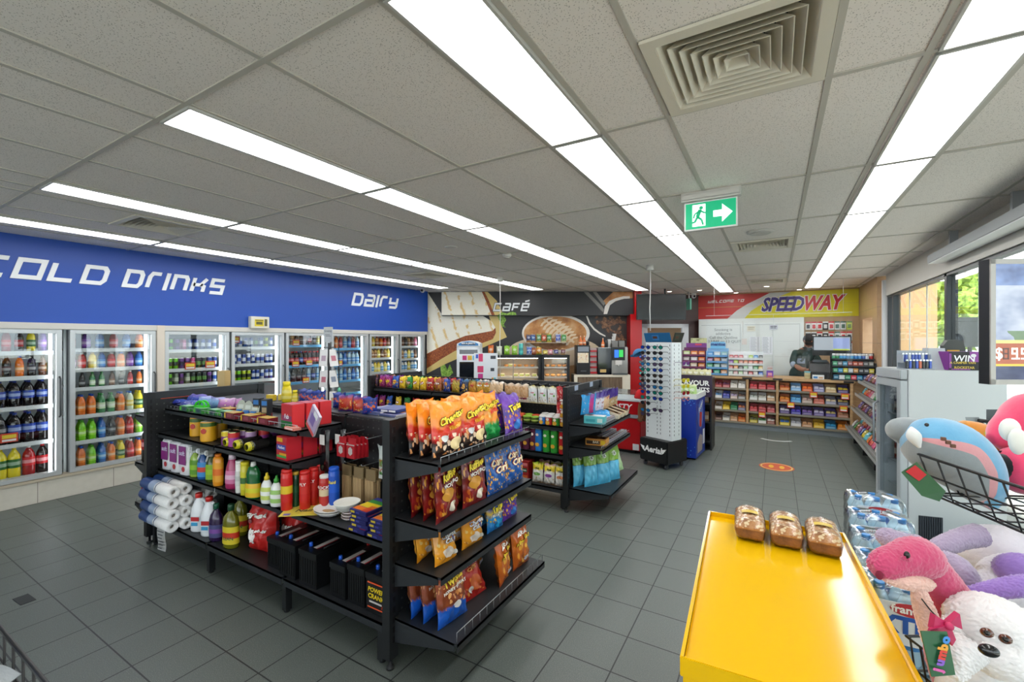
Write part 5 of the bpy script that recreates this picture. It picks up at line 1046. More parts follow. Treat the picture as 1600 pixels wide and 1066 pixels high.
hang(LIP, -1.80, .12, .89, 'narrow strip card of small tubes hanging beside the upright', 'strip card', 'strip cards')
# -- SECOND SHELF UNIT
G2Y = 4.42; A2 = AX('front', G2Y)
g2 = Unit('gondola_shelving', 'black double sided shelf unit behind the near one, with small chip bags and hanging nuts', (-3.08, 4.42, 0))
g2.part('back_panel', MB().box((-4.40, G2Y-.012, .1), (-1.765, G2Y+.012, 1.19)), M_perf)
for x in (-3.43, -2.46): upright(g2, x, G2Y, .06, 1.19, .03, .05, 'y')
for a, b in ((-4.39, -3.44), (-3.42, -2.47)):
 for z, d in ((1.055, .46), (.80, .46), (.52, .46), (.21, .48)): g2.shelf(A2, a, b, d, z, .045)
 g2.shelf(AX('back', G2Y), a, b, .45, .9)
for z, d in ((.805, .45), (.53, .45), (.21, .48)): g2.shelf(A2, -2.45, -1.76, d, z, .045)
g2.part('top_rail', MB().box((-2.46, G2Y-.03, 1.165), (-1.77, G2Y+.03, 1.20)), M_char2)
for x in (-2.44, -1.78):
 g2.part('leg', MB().box((x-.02, 3.97, .012), (x+.02, 4.02, .17)).lathe([(.018, 0), (.018, .012)], (x, 3.995, 0), 10), M_char)
for k in range(6): g2.part('peg_hook', MB().tube([(-2.38+.115*k, G2Y-.015, 1.175), (-2.38+.115*k, G2Y-.20, 1.175), (-2.38+.115*k, G2Y-.21, 1.19)], .003, 6), M_wirel)
e3, K3 = endcap('end_shelf', 'black end shelf unit beyond the chips, with chocolate and blue green bags', -1.725, 'right', 3.94, 4.86, [(.845, .36, .03), (.635, .36, .03), (.235, .44, 0)], 1.20)
for k in range(2): e3.part('price_holder', MB().box((-1.7065, 4.1+.42*k, 1.15), (-1.7055, 4.19+.42*k, 1.2)), mat('#9aa6b8', .4))
for k in range(8): e3.part('peg_hook', MB().tube([(-1.71, 4.05+.1*k, 1.125), (-1.52, 4.05+.1*k, 1.125), (-1.51, 4.05+.1*k, 1.14)], .003, 6), M_wirel)
e4, K4 = endcap('end_shelf', 'black left end panel of the second shelf unit', -4.43, 'left', 3.95, 4.85, [(.85, .28, 0), (.5, .28, 0)], 1.2)
# small chip bags
def SD(i, a, b, c, f1, f2): return design('small_chip_print', [(0, b), (.35, a), (.75, a), (1, c)], .36, (f1, f2), (.05, .55), .8, 5, 50+i, .3)
CH = {'mix': ('#5a2a4a', '#3a1a2a', '#d8822a', 'dark purple and orange'), 'mag': ('#a81c72', '#8a1a5c', '#7a2a94', 'magenta'), 'blu': ('#1c55b4', '#1a4a9c', '#2a62c0', 'blue'), 'yel': ('#efc91e', '#e8b41c', '#f4d83a', 'yellow'), 'gre': ('#1f8a36', '#17702c', '#2a9a40', 'green'),
  'yre': ('#f0cc22', '#e2a81e', '#f4dc3a', 'yellow with red stripe'), 'red': ('#b81c20', '#9a161a', '#c8282a', 'red'), 'brn': ('#a85a2c', '#8a4a24', '#b82a3a', 'red and brown'), 'rou': ('#1c3f9c', '#173a8c', '#2450b4', 'round printed blue'), 'oli': ('#b8a02c', '#a88a24', '#8a1a22', 'dark red and olive'),
  'nav': ('#1f2a4a', '#1a2240', '#2f7ab0', 'navy'), 'fry': ('#c88a2a', '#a86a1e', '#3a6a2a', 'green and golden'), 'tea': ('#c89424', '#b8801e', '#1f8ab4', 'teal and golden'), 'nut': ('#d8b48a', '#e8e2d4', '#ece6dc', 'white nut'), 'sil': ('#8a8f9a', '#5a4a4a', '#c6ccd6', 'silver')}
_cb = {}
def chipbag(k):
 if k not in _cb:
  a, b, c, w = CH[k]; f = {'nut': ('#c88a4a', '#e2b478')}.get(k, ('#f2c83a', '#d88a2e'))
  tx, bd = {'mag': ([('Chips', .26, .52, YEL, 0, .1)], [(0, .52, .3, .13, '#d8a01e')]), 'blu': ([('Chips', .26, .52, '#c8242a', 0, .1)], [(0, .52, .3, .16, '#f0d23a')]), 'yel': ([('Chips', .24, .55, WHT, 0, .05)], [(0, .55, .32, .11, '#b82a1c')]), 'gre': ([('Chips', .24, .5, WHT, 0, .05)], [(0, .5, .34, .12, '#a8301e')]), 'yre': ([('Ridgy', .26, .52, WHT, 0, .5)], [(0, .55, .3, .13, '#b81c20')]), 'red': ([('Corn', .34, .62, WHT, -.02, 0)], [(0, .4, .1, .06, '#16110f')]), 'brn': ([('Rice', .3, .6, WHT, 0, .1)], []), 'rou': ([], [(0, .62, .2, .16, '#e0b03a'), (0, .62, .12, .1, '#d8783a')]), 'tea': ([('kettle', .26, .66, WHT, 0, 0)], [(0, .8, .16, .06, '#c8382a')]), 'fry': ([], [(0, .6, .26, .09, '#a8301e')]), 'sil': ([], [(0, .72, .18, .11, '#2a2c30'), (0, .72, .12, .07, '#d8d8d8')]), 'nut': ([], [(0, .2, .42, .05, '#8a1c3a')]), 'nav': ([], [(0, .5, .24, .2, '#d8a04a')])}.get(k, ([], []))
  _cb[k] = P_bag(.105, .155, .055, len(_cb)+60, SD(len(_cb), a, b, c, *f), tx, bd, 'small_chip_bag')
 return _cb[k]
def chiprow(seq, y, z, row, dep):
 for k, (key, u) in enumerate(seq):
  p = onY(u, 0, y); w = CH[key][3]; s_ = (.97, 1, .95)
  spawn(chipbag(key), (p.x, y, z), 0, f'{w} chip bag, {ORD[k]} from left, {dep} row, {row} shelf', 'bag of chips', f'small chip bags on the {row} shelf', rot=(-.08, 0, random.uniform(-.12, .12)), scale=s_)
top = list(zip('mix mag mag blu yel gre yre yre red brn rou oli nav fry tea tea nut nut'.split(), (586, 597, 607.5, 618, 629, 640, 650, 661, 672, 685, 698, 712, 726, 738.5, 750, 761, 770.5, 780)))
chiprow(top, 4.03, 1.055, 'upper chip', 'front')
chiprow([(k, u+3) for k, u in list(zip('mag mag mix mag yel yel gre yel yre brn red rou tea nav nut nut'.split(), (589, 600, 611, 622, 634, 645, 656, 667, 679, 691, 703, 715, 727, 739, 751, 763)))], 4.13, 1.055, 'upper chip', 'back')
chiprow(list(zip('mag mag blu yel gre red red yre fry sil sil sil sil sil'.split(), (586, 597, 608, 622.5, 636, 649, 664, 679, 692, 706, 721, 736, 752, 770))), 4.02, .80, 'lower chip', 'front')
# hanging nuts
NUTB = P_bag(.125, .20, .035, 81, design('nut_print', [(0, '#e6dfd2'), (.25, '#ded6c8'), (.3, '#caa07a'), (.8, '#d8b48a'), (1, '#e8e0d2')], .42, ('#b8804a', '#e0b47c'), (.25, .85), .95, 8, 70), [], [(0, .22, .4, .05, '#7a1a38')], 'nut_bag')
NUTW = P_bag(.115, .19, .035, 82, design('cashew_print', [(0, '#c9b878'), (.1, '#dfe3e2'), (.8, '#e2e6e6'), (1, '#b8a84a')], .4, ('#c8a06a', '#a87a4a'), (.12, .42), .7, 7, 71), [('nuts', .2, .62, '#b83a5a', 0, 0)], [(.25, .5, .09, .06, '#6ab04a')], 'nut_bag')
NUTR = P_bag(.105, .15, .03, 83, design('red_nut_print', [(0, '#b01c24'), (.6, '#c42a30'), (1, '#a8161e')], .4, ('#e8e0dc', '#c87a6a'), (.1, .8), .9, 5, 72), [], [], 'nut_bag')
for u, pr, lab in ((797, NUTB, 'nut bag with white foot hanging first beside the chip shelf'), (808, NUTB, 'nut bag with white foot, second on the rail'), (820, NUTB, 'nut bag with white foot, third on the rail'), (834, NUTW, 'pale cashew bag, left of three on the rail'), (849, NUTW, 'pale cashew bag, middle of three on the rail'), (864, NUTW, 'pale cashew bag, right of three on the rail')):
 p = onY(u, 0, 4.25); spawn(pr, (p.x, 4.235, .972), 0, lab, 'nut bag', 'nut bags hanging on the second unit', rot=(.06, 0, 0))
for k in range(2): p = onY(880, 0, 4.25); spawn(NUTR, (p.x-.02, 4.235, 1.02-.155*k), 0, ('red nut bag hanging beside the end upright', 'red nut bag hanging below the other red one')[k], 'nut bag', 'nut bags hanging on the second unit')
# right bay shelves
TUBS = {c: P_lath('dip_tub', [(0,0),(.036,0),(.044,.05),(.044,.055)], b, [(.046,.052),(.046,.062),(.043,.064)], c, (.008,.045,b,l), rough=.35, capname='lid') for c, b, l in (('#c8452a', '#8a3a22', '#d8a04a'), ('#8fb83a', '#5a6a2a', '#c8d86a'), ('#d86a3a', '#7a4a2a', '#e0b070'))}
for k, (u, c) in enumerate(((812, '#c8452a'), (824, '#8fb83a'), (836, '#8fb83a'), (815, '#d86a3a'), (827, '#8fb83a'), (838, '#c8452a'))):
 y = 4.04 if k < 3 else 4.14; p = onY(u, 0, y); spawn(TUBS[c], (p.x, y, .805), 0, f'{"orange" if c != "#8fb83a" else "green"} lidded dip tub, {ORD[k % 3]} in the {("front", "back")[k//3]} row', 'dip tub', 'dip tubs on the second unit')
def P_tube(h, c, cap='#d8d8d4'):
 p = P_lath('crisp_tube', [(0,0),(.036,0),(.037,.003),(.037,h)], c, [(.038,h-.004),(.038,h+.006),(.036,h+.008)], cap, (h*.05,h*.95,c,c), rough=.3, capname='lid')
 f = MB().prism([(cos(a*pi/8)*.016, sin(a*pi/8)*.014) for a in range(16)], 0, .001, 0, Matrix.Translation((0, -.0392, h*.74)) @ M0).prism([(cos(a*pi/8)*.022, sin(a*pi/8)*.02) for a in range(16)], 0, .001, 1, Matrix.Translation((0, -.0392, h*.3)) @ M0)
 p.kids.append(P('printed_label', f.mesh('printed_label', [mat('#efe4d4', .4), mat('#e0a83a', .4)]))); return p
TB = {c: P_tube(.225, c) for c in ('#5a1f3c', '#1f78c8', '#2f9a34', '#c01c22')}; TS = {c: P_tube(.075, c) for c in ('#1f78c8', '#c01c22', '#2f9a34')}
for k, (u, c, w) in enumerate(((812, '#5a1f3c', 'plum'), (823, '#5a1f3c', 'plum'), (834, '#5a1f3c', 'plum'), (842, '#1f78c8', 'blue'), (854, '#2f9a34', 'green'), (866, '#2f9a34', 'green'), (879, '#c01c22', 'red'))):
 p = onY(u, 0, 4.02)
 for d in range(2): spawn(TB[c], (p.x, 4.02+.09*d, .53), 0, f'{w} tall crisp tube, {ORD[k]} from left, {("front", "back")[d]} row', 'crisp tube', 'tall crisp tubes on the second unit')
for k, (u, c, w) in enumerate(((848, '#1f78c8', 'blue'), (858, '#c01c22', 'red'), (869, '#2f9a34', 'green'))):
 for d in range(3): y = 4.02+.085*d; p = onY(u+2*d, 0, y); spawn(TS[c], (p.x, y, .805), 0, f'{w} short crisp tube in the {("front", "middle", "back")[d]} row beside the dip tubs', 'crisp tube', 'short crisp tubes on the second unit')
for k in range(3): p = onY(880, 0, 4.02); spawn(TS['#c01c22'], (p.x+.005, 4.02, .805+.087*k), 0, ('bottom', 'middle', 'top')[k]+' red short crisp tube of the stack beside the upright', 'crisp tube', 'stacked red short tubes')
RBX = P_box(.10, .06, .20, ('#9a1c1e', '#8a181a', '#b83a3a'), [(-.3, .45, .35, .66, '#2f5a3a'), (-.4, .05, .4, .3, '#c8622a'), (-.4, .75, .4, .92, '#c86a6a')], 'Grain', '#f0ece4', 'snack_box', .002, .24, .55); p = onY(821, 0, 4.0)
for d in range(2): spawn(RBX, (p.x, 4.0+.08*d, .21), 0, ('front', 'back')[d]+' red snack box on the bottom shelf of the second unit', 'snack box', 'red snack boxes')
RC = [P_bag(.125, .20, .06, 90+i, design('rice_cake_print', [(0, '#8a6a4a'), (.12, '#e8e6e0'), (.6, '#ecebe6'), (.68, '#f0d62a'), (.85, '#f2dc3a'), (1, c)], .3, ('#e8d8a8', '#c8a878'), (.05, .3), .9, 6, 75+i), [('rice', .24, .74, '#2a3a1a', 0, 0)], [(0, .45, .3, .08, b)], 'rice_snack_bag') for i, (c, b) in enumerate((('#8ac82a', '#7ab05a'), ('#d89ac8', '#8a4a9a'), ('#c9ccc6', '#d88a5a')))]
for k, u in enumerate((840, 858, 876)):
 p = onY(u, 0, 4.0); spawn(RC[k], (p.x, 4.0, .21), 0, ('yellow and white snack bag with green top', 'yellow and white snack bag with pink top', 'yellow and white snack bag with grey top')[k]+' on the bottom shelf', 'snack bag', 'yellow and white snack bags', rot=(-.1, 0, .05))
 spawn(RC[(k+1) % 3], (p.x+.01, 4.11, .21), 0, ('left', 'middle', 'right')[k]+' yellow white snack bag in the back row of the bottom shelf', 'snack bag', 'yellow and white snack bags', rot=(-.1, 0, -.05))
# end shelf of the second unit
KB = {'blue': design('blue_sweet_print', [(0, '#1f8ac8'), (.5, '#2a9ad8'), (1, '#1f8ac8')], .3, ('#e8f0f4', '#1a5a9c'), (.1, .8), .8, 5, 80), 'pink': design('pink_sweet_print', [(0, '#a02a6a'), (.5, '#c83a82'), (1, '#5a2a94')], None, seed=81), 'white': design('choc_white_print', [(0, '#d8d2da'), (.6, '#e4dfe6'), (.7, '#4a2a8a'), (1, '#3a1f7a')], .3, ('#8a5a3a', '#c8384a'), (.1, .6), .8, 5, 82), 'cream': design('choc_cream_print', [(0, '#d8b48a'), (.6, '#e2c49c'), (.72, '#3f2480'), (1, '#3a1f7a')], .33, ('#c8402a', '#e8d8b8'), (.1, .65), .8, 5, 83), 'purple': design('choc_purple_print', [(0, '#c8a878'), (.45, '#b89868'), (.55, '#3f2480'), (1, '#3a1f7a')], .3, ('#e8e0d0', '#5a3a24'), (.1, .5), .8, 5, 84)}
KP = {k: P('sweets_bag', bag_mesh(.125, .19, .035, 84+i, m, 9, 11, 'sweets_bag')) for i, (k, m) in enumerate(KB.items())}
for k, key in enumerate('blue pink blue white white cream cream purple purple purple'.split()):
 y = 4.045+.085*k
 spawn(KP[key], (-1.58+.012*(k % 2)+.03*(k > 3), y, .935), 0, f'{key} sweets bag hanging on the end shelf, {ORD[k]} from the near upright', 'sweets bag', 'sweets bags hanging on the end shelf', rot=Euler((.12, 0, pi/2-.35)))
TRB = P_box(.20, .10, .075, ('#5fc0c4', '#6ac4c8', '#d8e0e0'), [(-.4, .25, .05, .6, '#3a9aa4'), (.15, .2, .4, .7, '#c8e0d8')], None, name='biscuit_tray', top=[(-.46, -.4, .46, .4, '#e2e4e0'), (-.4, -.3, -.1, .3, '#f4f4f0')])
spawn(TRB, (-1.50, 4.12, .845), 0, 'teal open carton of biscuits at the near corner of the upper end shelf', 'carton', rot=(0, 0, .12))
WT = P_box(.19, .10, .06, ('#d8cdb4', '#c9bca0', '#b89a6a'), None, None, name='display_tray', top=[(-.45, -.38, .45, .38, '#5a3a2a'), (-.4, -.3, -.1, .3, '#e6e0d4'), (.05, -.3, .35, .3, '#d8882a')])
for k in range(3): spawn(WT, (-1.47, 4.5+.13*k, .845+.01), 0, f'cream display tray of bars on the upper end shelf, {ORD[k]} towards the wall', 'display tray', 'cream display trays', rot=Euler((0, .28, .1)))
BBG2 = P('sweets_bag', bag_mesh(.14, .11, .05, 95, KB['blue'], 8, 9, 'sweets_bag'))
for k in range(3): spawn(BBG2, (-1.60+.06*k, 4.27+.03*k, .86), 0, f'blue sweets bag lying behind the teal carton, {ORD[k]} of three', 'sweets bag', 'lying blue sweets bags', rot=Euler((-.9, 0, .5)))
OT = P_box(.20, .13, .065, ('#c88a3a', '#d89a4a', '#b8864a'), [(-.45, .2, .2, .7, '#3a2a1c'), (.25, .2, .45, .8, '#e8c22a')], 'BAR', '#f0e4c8', 'display_tray', .002, .16, .5, top=[(-.46, -.43, .46, .43, '#8a5a34'), (-.4, -.35, -.05, .3, '#a83a2a'), (.02, -.35, .4, .35, '#d8b078')])
spawn(OT, (-1.49, 4.15, .635), .1, 'orange carton of bars at the near corner of the middle end shelf', 'display tray')
SLT = P_box(.10, .06, .035, ('#c8c6c8', '#b8b4b8', '#6a3a2c'), [(-.4, .2, .4, .8, '#8a8490')], None, name='chocolate_bar', top=[(-.4, -.3, .1, .3, '#d8d4d0'), (.1, -.3, .4, .3, '#3a3f8a')])
for k in range(8):
 for d in range(2): spawn(SLT, (-1.43-.115*d, 4.30+.07*k, .635), pi/2, f'silver chocolate bar pack, {ORD[k]} along the middle end shelf, {("front", "back")[d]} row', 'chocolate bar', 'silver chocolate bars')
for k in range(4):
 for d in range(2): spawn(SLT, (-1.44-.115*d, 4.2+.07*k, .845), pi/2, f'silver chocolate bar pack, {ORD[k]} along the upper end shelf, {("front", "back")[d]} row', 'chocolate bar', 'silver chocolate bars on top')
GBm = design('green_blue_snack_print', [(0, '#4fb4dc'), (.5, '#6ac2e4'), (.585, '#5ab8dc'), (.60, '#1f3a1a'), (.615, '#7ea828'), (1, '#6f9a24')], None, seed=90, wob=.06); GWm = design('green_white_snack_print', [(0, '#b8dca0'), (.5, '#cde6b8'), (.62, '#8ab83a'), (1, '#7aa82c')], .25, ('#f0f4e8', '#a8d07a'), (.4, .85), .7, 4, 91)
GB = P_bag(.22, .36, .12, 96, GBm, [('C', .16, .82, '#1c2a14', 0, 0)], [(0, .82, .13, .08, '#e6ead8')], 'snack_bag'); GW = P_bag(.20, .34, .10, 97, GWm, [], [(0, .7, .16, .12, '#eef4ea')], 'snack_bag')
for k, (x, y, rz) in enumerate(((-1.60, 4.06, .5), (-1.50, 4.1, .55), (-1.42, 4.24, .5), (-1.37, 4.40, .45), (-1.50, 4.35, .5))): spawn(GB, (x-.03, y, .235), 0, 'green and blue snack bag on the low end shelf, '+('nearest the upright', 'second from the upright', 'third from the upright', 'large one at the front', 'behind the large front one')[k], 'snack bag', 'green and blue snack bags', rot=Euler((-.1, 0, pi/2-rz)), scale=(.78, .6, .92))
spawn(GW, (-1.43, 4.61, .258), 0, 'pale green snack bag leaning at the far end of the low shelf', 'snack bag', rot=Euler((-.12, -.2, pi/2-.5)), scale=(.9, .7, .95))
spawn(GW, (-1.54, 4.54, .235), 0, 'pale green snack bag upright behind the leaning one', 'snack bag', rot=Euler((-.1, 0, pi/2-.4)), scale=(.85, .7, .95))
# greeting card spinner between the units
p = onY(514, 560, 3.25); cs = thing('card_spinner', 'black wire greeting card stand with grey sign on top', 'card stand', (p.x, 3.25, 0))
b = MB().lathe([(.22, 0), (.22, .02), (.03, .035), (.02, .05)], (0,0,0), 20).build('base', M_char, cs)
MB().tube([(0, 0, .03), (0, 0, 1.62)], .012, 8).build('pole', M_char, cs)
MB().box((-.075, -.012, 1.63), (.075, -.006, 1.80)).build('sign_plate', mat('#b9bec0', .4), cs)
MB().text('Greeting', Matrix.Translation((0, -.0125, 1.755)) @ M0, size=.034, bold=.01).box((-.05, -.0126, 1.71), (.03, -.012, 1.716)).box((-.04, -.0126, 1.695), (.05, -.012, 1.70)).build('sign_text', mat('#5a5e62', .5), cs, weld=False)
w = MB()
for a in range(4):
 R = Matrix.Rotation(a*pi/2+.1, 4, 'Z'); w.tube([R @ Vector(q) for q in ((-.07, -.075, .4), (-.07, -.075, 1.57), (.07, -.075, 1.57), (.07, -.075, .4))], .005, 6).tube([R @ Vector((0, 0, 1.57)), R @ Vector((0, -.075, 1.57))], .005, 6)
w.build('wire_frame', M_char, cs)
for a in range(4):
 for j in range(6):
  R = Matrix.Rotation(a*pi/2+.1, 4, 'Z') @ Matrix.Translation((0, -.085, 1.36-.235*j)) @ Matrix.Rotation(-.1 if a == 0 else -.22, 4, 'X')
  b = MB().box((-.06, -.002, 0), (.06, .002, .19), 0, R).box((-.03, -.0026, .06), (.035, -.002, .12), 1, R)
  o = b.build('greeting_card', [mat('#eceae8', .5), mat(('#b8a0b0', '#c87a8a', '#8a94a8', '#b89a7a')[(a+j) % 4], .5)]); o.location = cs.location
  tag(o, f'white greeting card on the wire stand, {ORD[j]} from top, {("front", "right", "rear", "left")[a]} side', 'greeting card', 'greeting cards on the stand')
b = P_lath('soap_pump_bottle', [(0,0),(.024,0),(.026,.01),(.026,.08),(.014,.10)], '#7fc4a4', [(.013,.098),(.013,.125),(.006,.14)], '#5ab08a')
p = onY(530, 0, 2.3); spawn(b, (p.x, 2.3, 1.14), 0, 'small mint green bottle on the ledge among the biscuit bags', 'bottle')
b = P_box(.09, .07, .21, ('#c9ae7a', '#bfa26c', '#d8c49a'), [(-.4, .1, .4, .3, '#b8985a')], None, name='tall_carton'); p = onY(350, 0, 2.33); spawn(b, (p.x, 2.33, 1.14), .3, 'tall tan carton at the back of the near unit, before the fridge', 'carton')
# -- CAFE CORNER (frame square to the camera heading)
def cthing(name, label, cat, u, D, z, group=None):
 p = MCF @ Vector((lx(u, D), D, z)); return thing(name, label, cat, p, YAW, group)
def cspawn(pr, u, D, z, lab, cat, gr=None, **kw):
 p = MCF @ Vector((lx(u, D), D, z)); return spawn(pr, p, YAW, lab, cat, gr, **kw)
M_wood = None
def wood_mat(name, c1, c2, sc=(2, 2, 14), rough=.5):
 n = NT(name); c = n.coord('Object', sc); a = n.noise(c, 2.5, 5, .6)[0]; n.base(n.ramp(a, [(.3, c1), (.7, c2)])); n.set(Roughness=rough); return n.m
M_woodg = wood_mat('grey_oak_veneer', '#5f4d3c', '#8a745c', (14, 14, 1.2)); M_woodt = wood_mat('tan_oak_veneer', '#b08a5e', '#c9a679', (1.5, 1.5, 12)); M_blk = mat('#141517', .35); M_blk2 = mat('#1d1f22', .5)
M_warm = mat('#ffe9c8', .5, emit=14.0); M_cglass = glass_mat('cabinet_glass', (.96, .97, .97, 1), 1.2)
def food_cabinet(u0, u1, D, label, shelves):
 w = lx(u1, D)-lx(u0, D); h = 1.345; t = cthing('food_display_cabinet', label, 'food cabinet', (u0+u1)/2, D, 0, 'food cabinets in the cafe'); dp = .46
 b = MB().box((-w/2, 0, 0), (-w/2+.05, dp, h)).box((w/2-.05, 0, 0), (w/2, dp, h)).box((-w/2, 0, h-.06), (w/2, dp, h)).box((-w/2, 0, 0), (w/2, dp, .35)).box((-w/2, dp-.03, 0), (w/2, dp, h))
 b.build('casing', M_blk, t, .004)
 MB().box((-w/2+.05, .008, .35), (w/2-.05, .012, h-.06)).build('glass_front', M_cglass, t)
 MB().box((-w/2+.05, dp-.04, .35), (w/2-.05, dp-.031, h-.06)).build('back_lining', mat('#c8b9a8', .5), t)
 MB().box((-w/2+.06, .03, h-.072), (w/2-.06, .06, h-.061)).build('light_strip', M_warm, t)
 for z in shelves:
  o = MB().box((-w/2+.05, .03, z-.012), (w/2-.05, dp-.04, z)).build('shelf', mat('#d8d6d2', .4), t)
  MB().box((-w/2+.05, .024, z-.026), (w/2-.05, .03, z+.006)).build('ticket_rail', mat('#e8e2d8', .4), o)
  MB().box((-w/2+.06, .05, z-.022), (w/2-.06, .075, z-.013)).build('light_strip', M_warm, o)
 if w > .7: MB().box((-w*.1, .002, .35), (-w*.1+.02, .016, h-.06)).build('door_stile', mat('#9a9c9e', .3, .6), t)
 return w
S1 = [.53, .72, .90, 1.09]
food_cabinet(772, 845, 9.0, 'wide black glass fronted food cabinet with sandwiches, beneath the snack packs', [.72, .90, 1.10]); food_cabinet(846.5, 890, 9.0, 'narrow black glass fronted cabinet with warm lit pastries', [.72, .90, 1.10])
def P_bun(c1, c2, sx=1): return P('bread_roll', MB().ball((0, 0, .028), (.05*sx, .04, .028), 0, 14, 9).mesh('bread_roll', spot_mat('baked_crust', [c1, c2], 8)))
BUN = P_bun('#b8742a', '#e0b070'); PIE = P('pie', MB().lathe([(.035, 0), (.048, .03), (.05, .034), (.044, .042), (.001, .046)], (0,0,0), 16).mesh('pie', spot_mat('pie_crust', ['#a8682c', '#d8a060'], 9)))
SAN = P_box(.09, .06, .06, ('#d8d6b8', '#cfcfae', '#e8e6d8'), [(-.45, .3, .45, .62, '#7a9a3a'), (-.45, .1, .45, .25, '#b89a5a')], None, name='sandwich_pack')
SAG = P_box(.09, .06, .05, ('#9ab83a', '#b0c84a', '#d8e08a'), [(-.3, .2, .3, .8, '#e8ead0')], None, name='salad_pack')
for r, (z, pr, us) in enumerate(((1.10, PIE, (803, 812, 822, 832)), (.90, SAN, (806, 815, 824, 835)), (.72, SAG, (808, 818, 828, 838)))):
 for k, u in enumerate(us): cspawn(pr, u, 9.2, z, f'{("pie", "wrapped sandwich", "green salad pack")[r]}, {ORD[k]} from left, {("top", "middle", "lowest")[r]} shelf of the wide food cabinet', ('pie', 'sandwich', 'salad')[r], 'food in the wide cabinet')
for r, (z, pr, us) in enumerate(((1.10, PIE, (855, 864, 874, 882)), (.90, BUN, (855, 864, 873, 882)), (.72, BUN, (855, 865, 875, 883)))):
 for k, u in enumerate(us): cspawn(pr, u, 9.15, z, f'{("pastry", "filled roll", "golden roll")[r]}, {ORD[k]} from left, {("top", "middle", "lowest")[r]} shelf of the narrow cabinet', 'pastry', 'pastries in the narrow cabinet')
for k, u in enumerate((779, 785, 791, 798)): cspawn(SAN if k % 2 else PIE, u, 9.2, (.90, .90, 1.10, 1.10)[k], f'snack behind the left sliding pane of the wide cabinet, {ORD[k]} along', 'snack', 'snacks in the left pane')
def P_sm(c, c2, w=.085, h=.17, n=0): return P_bag(w, h, .05, 110+n, design('cafe_pack_print', [(0, c2), (.3, c), (.75, c), (1, c2)], .3, ('#f0e6c8', c2), (.2, .7), .8, 4, 110+n), [], [(0, .55, .28, .14, mixhex(c, '#ffffff', .6))], 'snack_pack')
row = [(767, '#e2741e', '#b8441a', .2, 'orange'), (780, '#d8dcc8', '#b8c0a0', .18, 'pale'), (792, '#9ad03a', '#6aaa1e', .19, 'lime green'), (804, '#a2d442', '#6aaa1e', .19, 'second lime green'), (827, '#1f4fae', '#c8d0e0', .17, 'blue and white'), (834, '#a8501e', '#7a3414', .15, 'brown'), (842, '#d88a24', '#3a7a2e', .17, 'orange and green'), (852, '#d8c42a', '#6a3a6a', .1, 'yellow'), (860, '#e0a0a8', '#c86a6a', .11, 'pink'), (869, '#2a2a78', '#c8b06a', .12, 'navy'), (880, '#6a2a3a', '#d8b47a', .13, 'maroon')]
for k, (u, c, c2, h, w) in enumerate(row): cspawn(P_sm(c, c2, .12 if h > .15 else .1, h, k), u, 9.15, 1.345, f'{w} snack pack standing on the food cabinets, {ORD[k]} from the left', 'snack pack', 'snack packs on the food cabinets')
cspawn(P_lath('tall_can', [(0,0),(.042,0),(.046,.008),(.046,.22),(.04,.235)], '#4ab8b0', [(.041,.233),(.041,.24)], '#c8ccd0', (.03,.2,'#5ac4bc','#3a9a98'), rough=.25, capname='lid'), 814, 9.15, 1.345, 'tall teal can between the lime green and blue packs', 'can')
sh = cthing('wall_shelf', 'thin clear shelf on the coffee mural holding small chip packs', 'shelf', 853, 9.58, 1.588); MB().box((-.47, -.06, 0), (.47, .155, .012)).build('board', mat('#b8a890', .15), sh); MB().box((-.46, .10, -.06), (-.45, .155, 0)).box((.45, .10, -.06), (.46, .155, 0)).build('bracket', M_alu, sh)
for k, (u, c, c2, w) in enumerate(((826, '#2a3a6a', '#c8903a', 'dark blue and tan'), (833, '#1f5a9c', '#d8a04a', 'blue'), (842, '#2f8a5a', '#e0b44a', 'green'), (850, '#c8502a', '#3a7a4a', 'red orange'), (858, '#2f8a4a', '#d8c04a', 'second green'), (872, '#3a5ac0', '#e8e4dc', 'blue and white'), (881, '#3a9a4a', '#e8d8b0', 'pale green'))): cspawn(P_sm(c, c2, .11, .185, 20+k), u, 9.62, 1.60, f'{w} chip pack on the thin wall shelf, {ORD[k]} from the left', 'chip pack', 'chip packs on the thin shelf')
# coffee counter
CD = 9.0
t = cthing('coffee_counter', 'white framed coffee counter with grey oak front', 'counter', 941, CD, 0); w = lx(985, CD)-lx(897, CD)
MB().box((-w/2, 0, .90), (w/2, .42, .945)).box((-w/2, 0, 0), (-w/2+.07, .42, .90)).box((w/2-.16, 0, 0), (w/2, .42, .90)).build('frame', mat('#e6ddc9', .4), t, .003)
MB().box((-w/2+.07, .02, .05), (w/2-.16, .4, .90)).build('front_panel', M_woodg, t)
def cbox(name, lab, cat, u0, u1, D, dp, z0, z1, m, gr=None):
 t = cthing(name, lab, cat, (u0+u1)/2, D, z0+.0012, gr); w = lx(u1, D)-lx(u0, D); MB().box((-w/2, 0, 0), (w/2, dp, z1-z0)).build('casing', m, t, .006); return t, w, z1-z0
zc = .945
t, w, h = cbox('drink_dispenser', 'tall black drink dispenser with lit picture panel on the coffee counter', 'drink machine', 901, 922, 9.05, .34, zc, zc+.60, M_blk)
MB().box((-w*.42, -.006, h*.40), (w*.38, 0, h*.74)).build('picture_panel', spot_mat('printed_snack_photo', ['#c87a2a', '#f4e8d0', '#f0c070'], 12), t); MB().box((-w*.4, -.006, h*.78), (w*.4, 0, h*.95)).build('button_panel', mat('#8a9098', .3), t); MB().box((-w*.2, -.05, h*.1), (w*.2, -.0, h*.14)).build('drip_tray', M_alud, t)
